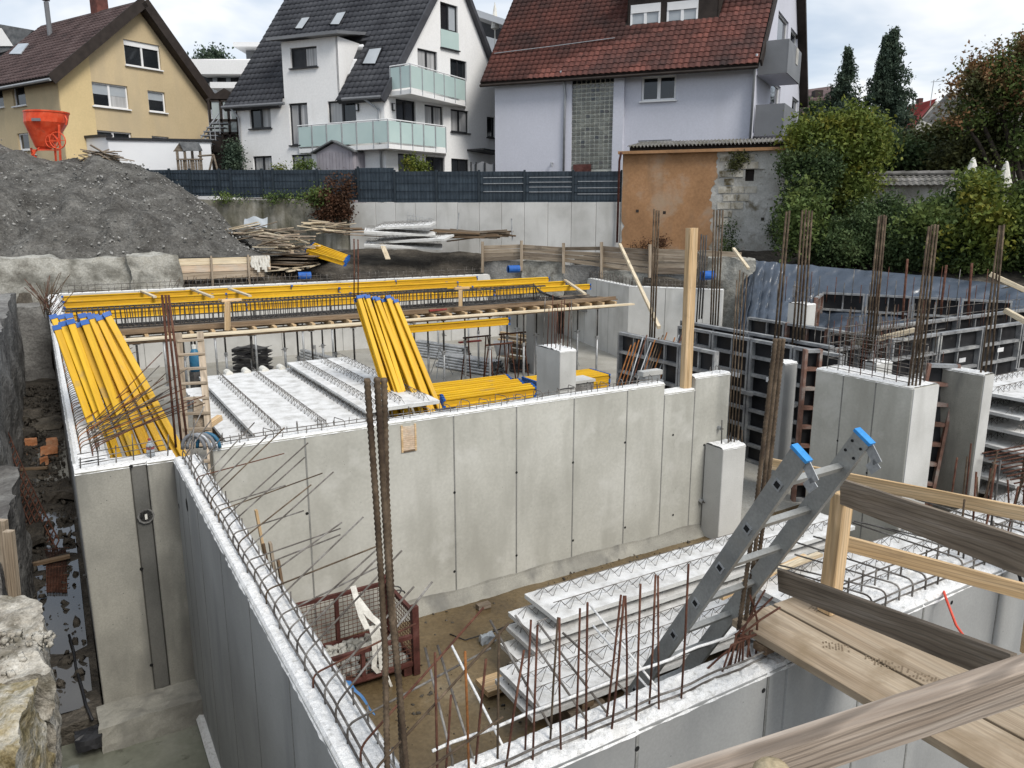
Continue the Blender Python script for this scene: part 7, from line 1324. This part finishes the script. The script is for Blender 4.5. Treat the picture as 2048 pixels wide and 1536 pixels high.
for k in range(7): z = .25 + .31 * k; slab(['lowest slab of the tall rack at the right edge', 'second slab from the bottom of the rack at the right edge', 'third slab from the bottom of the rack at the right edge', 'middle slab of the rack at the right edge', 'third slab from the top of the rack at the right edge', 'second slab from the top of the rack at the right edge', 'top slab of the tall rack at the right edge'][k], 14.6 - .1 * (k % 2), 18.0, 6.6 + .08 * (k % 3), 8.2, z, 3, seed=21, rot=.02 * (-1) ** k)
support('bearers of the slab rack at the right edge', [(14.8, 17.8, 6.8, 0, 2.1), (14.8, 17.8, 8.0, 0, 2.1)])
# wall formwork panels
def formwork(label, P0, P1, z0, z1, ribs=6, verts=2, out=1, rusty=False, tilt=None, group=None):
    """framed panel: black sheet with a grid of steel ribs on the visible side"""
    P0, P1 = Vector(P0), Vector(P1); e = (P1 - P0); e.z = 0; L = e.length; e /= L; n = Vector((e.y, -e.x, 0)) * out; up = VZ if tilt is None else (VZ + tilt).normalized(); t = thing('formwork_unit', label, 'formwork panel', Vector((P0.x, P0.y, z0)), group); B0 = Vector((P0.x, P0.y, z0)); H_ = z1 - z0; fm = FRAMER if rusty else FRAME; dp = .06
    def P(s, z, d=0): return B0 + e * s + up * z + n * d
    M().box(P(L / 2, H_ / 2, -.012), e * L / 2, n * .012, up * H_ / 2).build('sheet', PLY, t)
    for s in (.025, L - .025): M().box(P(s, H_ / 2, dp), e * .025, n * dp, up * H_ / 2).build('side_rail', fm, t)
    for z in (.03, H_ - .03): M().box(P(L / 2, z, dp), e * (L / 2 - .051), n * dp, up * .03).build('end_rail', FRAME, t)
    for k in range(1, ribs): M().box(P(L / 2, H_ * k / ribs, dp * .9), e * (L / 2 - .052), n * dp * .85, up * .032).build('rib', fm, t)
    for k in range(1, verts): M().box(P(L * k / verts, H_ / 2, dp * .55), e * .02, n * dp * .5, up * (H_ / 2 - .062)).build('stiffener', fm, t)
    return t
def run(labels, pa, qa, pb, qb, z0, z1, out, ribs=6, verts=2, rusty=()):
    n = len(labels)
    for i, lb in enumerate(labels): f0, f1 = i / n + .004, (i + 1) / n - .004; formwork(lb, S(pa + (pb - pa) * f0, qa + (qb - qa) * f0), S(pa + (pb - pa) * f1, qa + (qb - qa) * f1), z0, z1, ribs, verts, out, i in rusty)
run(['far panel of the left formwork run behind the dividing wall', 'middle panel of the left formwork run behind the dividing wall', 'near panel of the left formwork run behind the dividing wall'], 11.2, 13.92, 11.2, 10.85, 0, 2.72, 1)
run(['far panel of the second formwork run', 'panel of the second formwork run right of the timber post', 'near panel of the second formwork run with white stickers', 'last panel of the second formwork run beside the narrow frame'], 12.95, 13.85, 12.95, 9.3, 0, 2.74, 1, 7, 2)
run(['backing panel behind the second formwork run, far half', 'backing panel behind the second formwork run, near half'], 13.35, 14.2, 13.3, 9.8, 0, 2.80, 1)
formwork('narrow rusty formwork frame standing at the left side of the big pier', pq(1606, 700, 9.35), pq(1640, 704, 9.2), 0, pq(1620, 697, 9.3).z, 8, 1, 1, True)
box_wall('concrete_column', 'narrow grey pier between the second formwork run and the rusty frame', 11.75, 12.1, 9.7, 10.0, 0, 2.6, C_GREY)
formwork('narrow rusty formwork panel leaning between the two piers', pq(1856, 718, 7.75) - GA * .42, pq(1920, 724, 7.4) - GA * .42, 0, pq(1890, 722, 7.6).z, 8, 1, 1, True, tilt=GA * .14)
run(['left panel of the long formwork run facing the camera at the right', 'second panel of the long formwork run at the right', 'third panel of the long formwork run at the right', 'last panel of the long formwork run at the right edge'], 15.3, 10.0, 22.4, 10.05, 0, 2.75, 1, 6, 2)
run(['left backing panel of the long formwork run at the right', 'right backing panel of the long formwork run at the right'], 15.9, 10.9, 22.8, 10.95, 0, 2.85, 1, 6, 4)
run(['left panel of the far formwork box in front of the tarp', 'second panel of the far formwork box in front of the tarp', 'third panel of the far formwork box in front of the tarp', 'right panel of the far formwork box in front of the tarp'], 22.0, 16.9, 24.6, 12.2, 0, 2.82, 1, 5, 2)
run(['far panel of the cross run between the second and the long formwork runs', 'middle panel of the cross run between the formwork runs', 'near panel of the cross run between the formwork runs'], 15.25, 13.8, 15.25, 10.2, 0, 2.8, 1, 6, 2, (1,))
run(['left panel of the low formwork box behind the big pier', 'right panel of the low formwork box behind the big pier'], 13.6, 10.6, 15.1, 10.6, 0, 2.55, 1, 5, 2, (0,))
run(['rusty narrow panel at the corner of the far formwork box', 'second rusty narrow panel at the corner of the far formwork box'], 20.6, 16.1, 21.9, 16.9, 0, 2.78, 1, 6, 1, (0, 1))
for lab, p0, p1, q0, q1, z1 in (('pale column standing in front of the tarp folds', 19.3, 19.7, 15.3, 16.0, 2.7), ('low grey wall piece between the piers and the long formwork run', 14.1, 15.0, 8.5, 8.8, 2.2), ('pale pier stub behind the big pier', 13.5, 14.0, 9.0, 9.3, 2.55)):
    w = box_wall('concrete_column', lab, p0, p1, q0, q1, 0, z1, C_PALE, 'concrete column'); cage(w.o, S((p0 + p1) / 2, (q0 + q1) / 2, 0), GA * (p1 - p0) * .4, GB * (q1 - q0) * .35, z1 - .02, z1 + .55, 4, 2, 4)
for i, (p, q) in enumerate(((11.2, 12.9), (11.2, 11.85), (12.95, 12.7), (12.95, 11.55), (12.95, 10.4), (17.1, 10.0), (18.9, 10.0), (20.6, 10.0))):   # clamps bridging neighbouring panels
    o = M().box(S(p, q, 1.55) + (-GA * .14 if p < 14 else -GB * .14), (GB if p < 14 else GA) * .16, (GA if p < 14 else GB) * .035, VZ * .04).build('panel_clamp', FRAME); tag(o, ['clamp on the left run, far joint', 'clamp on the left run, near joint', 'clamp on the second run, far joint', 'clamp on the second run, middle joint', 'clamp on the second run, near joint', 'clamp on the long right run, left joint', 'clamp on the long right run, middle joint', 'clamp on the long right run, right joint'][i], 'clamp')
for i, (p, q, z) in enumerate(((11.05, 11.4, 1.75), (11.05, 12.4, 1.85), (12.8, 10.9, 1.95), (12.8, 11.9, 1.9), (18.0, 9.86, 2.05), (19.6, 9.86, 2.15), (20.9, 9.86, 2.1))):
    a_, b_ = (GB, GA) if p < 14 else (GA, GB); tag(M().box(S(p, q, z), a_ * .13, b_ * .004, VZ * .05).build('panel_sticker', WFR), ['white sticker on the near left formwork panel', 'white sticker on the middle left formwork panel', 'white sticker on the second run below its top', 'white sticker on the second run, farther', 'left white sticker on the long right run', 'middle white sticker on the long right run', 'right white sticker on the long right run'][i], 'sticker')
pa = thing('timber_post', 'tall square pine post standing in the notch of the dividing wall', 'post', pq(1372, 782, 9.2)); stick('post_body', pq(1371, 786, 9.18), pq(1384, 456, 9.18), .17, .11, W_NEW, pa, up=GB)
for lab, u0, v0, u1, v1, Y in (('red-brown steel push prop standing before the tarp, left', 1805, 640, 1815, 518, 21), ('red-brown push prop before the tarp, middle', 1882, 630, 1893, 530, 20), ('red-brown push prop before the tarp, right', 1935, 640, 1944, 526, 19.5)): tag(M().tube([py(u0, v0, Y), py(u0 + 2, v0 - 30, Y), py(u1, v1, Y)], .03, 7).build('push_prop', RUST, smooth=True), lab, 'prop')
for lab, a, b in (('pale timber laid over the formwork at the right edge', (2010, 620), (2060, 648)), ('second pale timber slanting at the right edge above the tarp', (1980, 548), (2060, 585)), ('pale timber lying along the top of the far formwork box', (1705, 690), (1830, 660))): tag(stick('timber', py(*a, 17), py(*b, 16.6), .16, .1, W_PALE), lab, 'timber')
fr_ = thing('rebar_fence', 'row of thin uprights and cross wires above the formwork in front of the tarp', 'rebar', pz(1800, 700, 2.7))
for k in range(60): a = S(13.6 + .05 * k, 9.6 + .35 * (k % 4), 2.4); bars(fr_, [a, a + VZ * random.uniform(.5, 1.1)], .008, random.choice((RUST, REBAR, BROWNBAR)), 4, name='upright')
for z in (2.75, 2.9, 3.05):
    for q in (9.6, 10.3): bars(fr_, [S(13.5, q, z), S(16.7, q, z + .02)], .007, REBAR, 4, name='cross_wire')
for k in range(34): a = S(14.6 + .26 * k, 10.45 + .2 * (k % 2), 2.5); bars(fr_, [a, a + VZ * random.uniform(.5, 1.0)], .008, random.choice((RUST, REBAR, BROWNBAR)), 4, name='upright')
for z in (2.85, 3.0, 3.2): bars(fr_, [S(14.5, 10.5, z), S(23.4, 10.55, z)], .007, REBAR, 4, name='cross_wire')
f2 = thing('rebar_fence', 'second row of thin uprights above the far formwork box', 'rebar', S(21, 16.5, 2.8))
for k in range(26): a = S(20.2 + .17 * k, 17.2 - .18 * k, 2.6); bars(f2, [a, a + VZ * random.uniform(.5, 1.2)], .012, random.choice((RUST, REBAR)), 4, name='upright')
f3 = thing('leaning_bars', 'rusty bars leaning against the left formwork run', 'rebar', pq(1240, 790, 12))
for k in range(15): bars(f3, [pq(1228 + 7 * k, 790 + 3 * (k % 4), 12.3), pq(1262 + 8 * k, 690 - 4 * (k % 5) - k, 12.6)], .014, random.choice((RUST, RUSTO, BROWNBAR, GALV)), 5, name='bar')
f4 = thing('column_starters', 'thin grey bars rising from the pale column in the big room', 'rebar', S(8.55, 12.7, TOP))
for k in range(10): a = S(8.42 + .28 * (k % 2), 12.35 + .15 * (k // 2), TOP - .02); bars(f4, [a, a + VZ * random.uniform(.7, 1.1) + GA * random.uniform(-.05, .05)], .009, random.choice((RUST, REBAR)), 4, name='bar')
# ---------------------------------------------------------------- foreground: ladder, footbridge, railing, crate, small things
def ladder():
    k = 1.27; top, low = Vector((1.0513, 2.883, -1.041)) * k + E0, Vector((.7295, 3.5396, -2.2376)) * k + E0; d = (low - top).normalized(); sp = (low - top).length / 5; wv = GA * 1.0; wv = (wv - d * wv.dot(d)).normalized(); nf = d.cross(wv).normalized(); wid = .46
    t = thing('aluminium_ladder', 'aluminium ladder leaning over the front wall with blue end pads', 'ladder', low + d * 3); st = top - d * sp * .62; en = low + d * 2.5; hw, ht = .052, .016
    R_ = Matrix((d, wv, nf)).transposed()
    for sg in (0, 1):
        o = wv * wid * sg; L = (en - st).length; m = M(); m.box((st + en) / 2 + o, d * L / 2, wv * ht, nf * hw); s_ = m.build('stile', ALU, t)
        c = st + o; m = M(); m.box(c - d * .006, d * .009, wv * (ht + .006), nf * (hw + .004)); m.build('end_pad', SKYBLUE, s_)
        for j in range(12):
            p = top + d * sp * j + o
            if sg == 0: m = M(); m.box(p - wv * (ht + .002), d * .026, wv * .004, nf * .026); m.build('rung_socket', GALV, s_); m = M(); m.box(p - wv * (ht + .0065), d * .016, wv * .001, nf * .016); m.build('rung_bore', BLACK, s_)
        if sg == 1:
            for a, b in ((.05, .03), (.05, -.03), (.12, .03), (.12, -.03)): m = M(); q = st + o + d * a + nf * b; m.tube([q - wv * (ht + .004), q + wv * .0], .008, 8); m.build('bolt', BLACK, s_)
    for j in range(12): p = top + d * sp * j; m = M(); m.box(p + wv * wid / 2, d * .017, wv * (wid / 2 - ht), nf * .017); m.build('rung', ALU, t)
    HS = 1 if nf.y < 0 else -1    # hooks at the head
    for sg in (0, 1):
        o = wv * wid * sg; s0 = st + o + nf * .05 * HS; hk = [s0 + d * .015, s0 + d * .05 + nf * .085 * HS, s0 + d * .115 + nf * .07 * HS]; m = M()
        for a, b in zip(hk, hk[1:]): m.bar(a, b, .055, .005, nf.cross(d))
        m.build('hook_plate', GALV, t)
ladder()
PRINT = mat('dried_mud', [(.17, .125, .08), (.24, .185, .125)], scale=20, rough=.95, bump=.2, fine=.2)
def footbridge():
    t = thing('footbridge', 'two dirty planks forming a footbridge onto the front wall', 'footbridge', S(3.85, 1.6, 2.86)); z = 2.90
    for p0, w in ((3.60, .36), (3.985, .39)): stick('plank', S(p0, -.9, z), S(p0, 3.08, z), w - .012, .05, W_PLAT, t)
    for q in (2.85, 1.0, -.6): stick('cross_batten', S(3.42, q, z - .055), S(4.18, q, z - .055), .1, .05, W_BROWN, t)
    # muddy boot prints: thin tread bars
    r = random.Random(5); fm = PRINT
    for (p, q, a, n) in ((3.78, 2.30, .5, 12), (3.70, 2.55, .7, 9), (3.98, 2.88, .3, 8), (3.86, 2.08, .4, 14)):
        c = S(p, q, z + .0262); u = Vector((math.cos(a + PH), math.sin(a + PH), 0)); v = Vector((-u.y, u.x, 0)); fp = M()
        for i in range(n):
            for j in (-1, 0, 1):
                if r.random() < .8: x = c + v * ((i - n / 2) * .017) + u * (j * .026 + .011 * (i % 2)); fp.box(x, u * .010, v * .0045, VZ * .0004)
        tag(fp.build('boot_print', fm, t), kind='stuff')
footbridge()
def railing():
    t = thing('guard_railing', 'timber guard railing along the right side of the footbridge', 'railing', pz(1660, 1215, 2.93)); qy = lambda u, v, q: pq(u, v, q)
    stick('post', pz(1657, 1222, 2.93), pz(1657, 1222, 2.93) + VZ * .78 + GA * .03, .10, .10, W_NEW, t)
    A_ = py(1690, 985, 4.42); B_ = py(2080, 1125, 2.75); stick('rail', A_ + (A_ - B_) * .02, B_ + (B_ - A_) * .3, .03, .155, W_GREY, t)
    A_ = py(1560, 1160, 4.30); B_ = py(2030, 1342, 2.62); stick('rail', A_, B_, .03, .13, W_GREY, t)
    t2 = thing('guard_railing', 'pale new timber rails along the front wall at the right edge', 'railing', py(2000, 1200, 5.2)); A_ = py(1690, 1086, 4.72); B_ = py(2060, 1186, 4.3); stick('rail', A_, B_ + (B_ - A_) * .3, .03, .10, W_NEW, t2); A_ = py(1530, 925, 7.4); B_ = py(2060, 1030, 5.3); stick('rail', A_, B_ + (B_ - A_) * .3, .03, .11, W_NEW, t2)
    A_ = py(1810, 992, 5.6); stick('post', py(2100, 1060, 5.25) - VZ * 1.0, py(2100, 1020, 5.25), .1, .1, W_NEW, t2)
    n = thing('guard_railing', 'big weathered timber beam across the bottom right corner with a log end', 'railing', py(1700, 1500, 1.6)); A_ = py(1340, 1589, 1.55); B_ = py(2100, 1340, 1.75); d = B_ - A_; stick('rail', A_ - d * .1, B_ + d * .25, .06, .098, W_OLDR, n); c = py(1545, 1545, 1.42); g = M(); g.lathe([(.043, -.5), (.043, -.02), (.040, -.008), (.030, .004), (.012, .010), (.0005, .011)], c + VZ * .012, 18); g.build('log_end', LOG, n, smooth=True)
LOG = mat('peeled_log', [(.22, .165, .09), (.34, .27, .165), (.44, .37, .25)], scale=9, rough=.9, bump=.4, bscale=30, fine=.25)
W_OLDR = wood('planed_grey_rail', (.24, .185, .14), (.34, .275, .22), (.43, .365, .305), ring=30, var=.02, bump=.6, rings=(17, 1.1, .68, .13))
railing()
def crate():
    t = thing('mesh_crate', 'rusty red steel mesh crate with lifting slings on the muddy floor', 'mesh crate', S(2.4, 7.9, 0)); p0, p1, q0, q1, z0, z1 = 1.95, 3.25, 7.72, 8.62, .14, .80; cs = [(p0, q0), (p1, q0), (p1, q1), (p0, q1)]
    for p, q in cs: M().sbox(p - .04, p + .04, q - .04, q + .04, 0.02, z1 + .1).build('corner_post', RED, t)
    for (a, b) in ((0, 1), (1, 2), (2, 3), (3, 0)):
        A_, B_ = S(*cs[a]), S(*cs[b]); zt = z1 if (a, b) != (0, 1) else z1 - .28
        for z in (z0 + .03, zt): M().bar(A_ + VZ * z, B_ + VZ * z, .045, .045).build('rail', RED, t)
        L = (B_ - A_).length; n = int(L / .055); m = M()
        for i in range(1, n): x = A_ + (B_ - A_) * i / n; m.bar(x + VZ * (z0 + .05), x + VZ * (zt - .02), .005, .005, GA)
        for k in range(1, int((zt - z0) / .055)): m.bar(A_ + VZ * (z0 + .055 * k), B_ + VZ * (z0 + .055 * k), .006, .006)
        tag(m.build('wire_mesh', RUST, t), kind='stuff')
        if a in (0, 2): x = (A_ + B_) / 2; M().bar(x + VZ * z0, x + VZ * zt, .04, .04, GA).build('mid_post', RED, t)
    M().sbox(p0, p1, q0, q1, z0 - .02, z0 + .012).build('bottom_sheet', RUST, t)
    for p in (p0 + .1, p1 - .1): M().sbox(p - .05, p + .05, q0, q1, .02, z0 - .022).build('runner', RED, t)
    pts = [S(random.uniform(p0 + .1, p1 - .1), random.uniform(q0 + .1, q1 - .1), z0 + .05) for _ in range(240)]; stones('rubble_fill', [tuple(p) for p in pts], .02, .08, C_OLD, t, seed=4)
    s = thing('lifting_sling', 'cream webbing slings draped over the mesh crate', 'sling', S(2.7, 7.7, .5))
    def strap(pts, w, m=WHITE, side=None):
        g = M(); pts = [Vector(p) for p in pts]
        for a, b in zip(pts, pts[1:]): sd = (side or GA) * w / 2; g.quad(a - sd, a + sd, b + sd, b - sd)
        return g.build('strap', m, s)
    strap([pq(706, 1172, 8.3), pq(722, 1230, 8.1), pq(735, 1258, 8.0)], .07); strap([pq(712, 1195, 8.25), pq(740, 1232, 8.1), pq(768, 1255, 8.0)], .09); strap([pq(742, 1252, 7.68), pq(748, 1275, 7.66), pq(750, 1310, 7.66), pq(748, 1335, 7.66), pq(758, 1346, 7.67)], .06); strap([pq(753, 1250, 7.67), pq(760, 1290, 7.65), pq(764, 1340, 7.65)], .06); strap([pq(772, 1345, 7.64), pq(780, 1365, 7.63), pq(785, 1378, 7.63)], .03)
    b = thing('steel_loop', 'dark bent loop of wire rope above the mesh crate corner', 'wire', S(3.1, 8.5, .9)); c = pq(797, 1190, 8.6); M().tube([c + GA * .09 * math.cos(a) + VZ * .05 * math.sin(a) + GB * .02 * a for a in [6.283 * i / 14 for i in range(20)]], .01, 6).build('loop', DARKBAR, b, smooth=True); bars(b, [c - GA * .09, c - GA * .2 - VZ * .1, S(3.22, 8.6, .8)], .01, DARKBAR, name='tail')
    f = M(); c0 = pz(700, 1370, .5); f.grid(lambda a, b_: pp(688 + 62 * a + 14 * b_ * (1 - a), 1360 + 70 * a + 6 * b_ * (1 - a) + 3 * math.sin(a * 9) - 4 * b_, 1.27 + .12 * b_ + .03 * math.sin(a * 8)), 12, 5); tag(f.build('blue_sheet', SKYBLUE, smooth=True), 'crumpled light blue plastic sheet tucked behind the left wall', 'plastic sheet')
crate()
# boards stuck between wall and crate
bt = thing('wood_offcuts', 'few broken boards standing behind the left wall', 'offcuts', S(1.5, 8.4, 0))
for (a, b, w, m, q) in (((512, 1020), (548, 1130), .05, W_NEW, 8.3), ((525, 1085), (556, 1150), .1, W_BROWN, 8.3), ((540, 1085), (562, 1160), .07, W_OLD, 8.2), ((556, 1120), (580, 1190), .06, W_BROWN, 8.1)): stick('board', pq(*b, q) - VZ * .8, pq(*a, q), w, .03, m, bt)
# bottle on the chamber wall, blue hose coil, wooden ladder in the doorway
def bottle():
    c = pz(302, 912, TOP + .015); k = c.y / F; t = thing('drinks_bottle', 'small plastic drinks bottle with red label on the chamber wall', 'bottle', c); h = 38 * k; r = 8 * k; M().lathe([(.001, 0), (r, 0), (r, h * .3), (r * .9, h * .42), (r, h * .6), (r * .35, h * .85), (r * .35, h * .92)], c, 12).build('body', GLASSL, t, smooth=True); M().lathe([(r * 1.02, h * .42), (r * 1.02, h * .58)], c, 12).build('label_band', REDP, t); M().lathe([(r * .42, h * .9), (r * .42, h), (.001, h)], c, 10).build('cap', REDP, t)
bottle()
hs = thing('hose_coil', 'coil of grey-blue corrugated hose on the wall corner by the doorway', 'hose', pz(388, 900, TOP))
for k in range(4): c = pz(388 + 5 * k, 902, TOP); M().tube([c + Vector((.13 * math.cos(a) + .02 * k, .02 * k, .02 + .17 * math.sin(a))) for a in [math.pi * i / 10 for i in range(11)]], .021, 8).build('loop', [GPANEL, ZINC, GPANEL, TEAL][k], hs, smooth=True)
wl_ = thing('wooden_ladder', 'wooden ladder with nailed rungs standing in the doorway gap', 'ladder', pq(400, 900, 10.2)); T0, T1, B0_, B1_ = pq(357, 668, 11.6), pq(400, 665, 11.6), pq(373, 905, 10.3), pq(421, 905, 10.3)
for a, b in ((T0, B0_), (T1, B1_)): stick('stile', a, b + (b - a) * .75, .09, .05, W_OLD, wl_)
for k in range(9): f = .06 + k * .125; stick('rung', T0 + (B0_ - T0) * f - GA * .03 - GB * .035, T1 + (B1_ - T1) * f + GA * .03 - GB * .035, .07, .03, W_OLD, wl_)
tag(M().tube([pq(u, v, q) for u, v, q in ((1872, 1140, 3.0), (1880, 1160, 2.95), (1893, 1200, 2.68), (1912, 1250, 2.6), (1940, 1290, 2.5), (1962, 1330, 2.45))], .009, 7).build('power_cable', CORD, smooth=True), 'thin red cord hanging over the front wall behind the railing', 'cord')
tag(M().tube([pq(u, v, q) for u, v, q in ((2005, 1090, 3.0), (2025, 1105, 2.85), (2035, 1140, 2.7), (2044, 1170, 2.66))], .012, 7).build('black_cable', BLACKP, smooth=True), 'black cable hooked over the front wall at the right edge', 'cable')
# mud details
rr = np.random.default_rng(17); pts = []
for _ in range(650): p = 1.4 + 6 * rr.random() ** 1.4; q = 3.4 + 5.6 * rr.random(); pts.append((*S(p, q)[:2], .015))
for _ in range(300): p = 6 + 4 * rr.random(); q = 8.3 + .7 * rr.random(); pts.append((*S(p, q)[:2], .02))
stones('mud_crumbs', pts, .005, .028, SOIL, seed=18)
tag(M().tube([pz(u, v, .03) for u, v in ((900, 1268), (930, 1280), (990, 1262), (1050, 1235), (1090, 1215))], .008, 5).build('hose_line', BLACKP, smooth=True), 'thin dark hose lying on the wet mud', 'hose')
g = M(); c_ = pz(975, 1282, .03); rough_box(g, c_ + VZ * .04, GA * .1, GB * .06, VZ * .04, .03, .04, 9); tag(g.build('plastic_scrap', GLASSL), 'crumpled clear plastic scrap on the mud', 'scrap')
rb = thing('rebar_rods', 'rusty rods lying and sticking up among the slabs at the right edge', 'rebar', S(12, 5.6, .9))
for k in range(30): a = S(11.4 + random.random() * 2.2, 4.6 + random.random() * 1.8, 1.0); bars(rb, [a, a + VZ * random.uniform(.4, 1.0) + GA * random.uniform(-.25, .35)], .014, random.choice((RUST, BROWNBAR)), 5, name='rod')
for k in range(16): a = S(12.2 + .08 * k, 5.3 + .1 * k, 1.15 + .015 * k); bars(rb, [a, a + GA * 2.5 - GB * .5 + VZ * .1], .014, RUST, 5, name='rod')
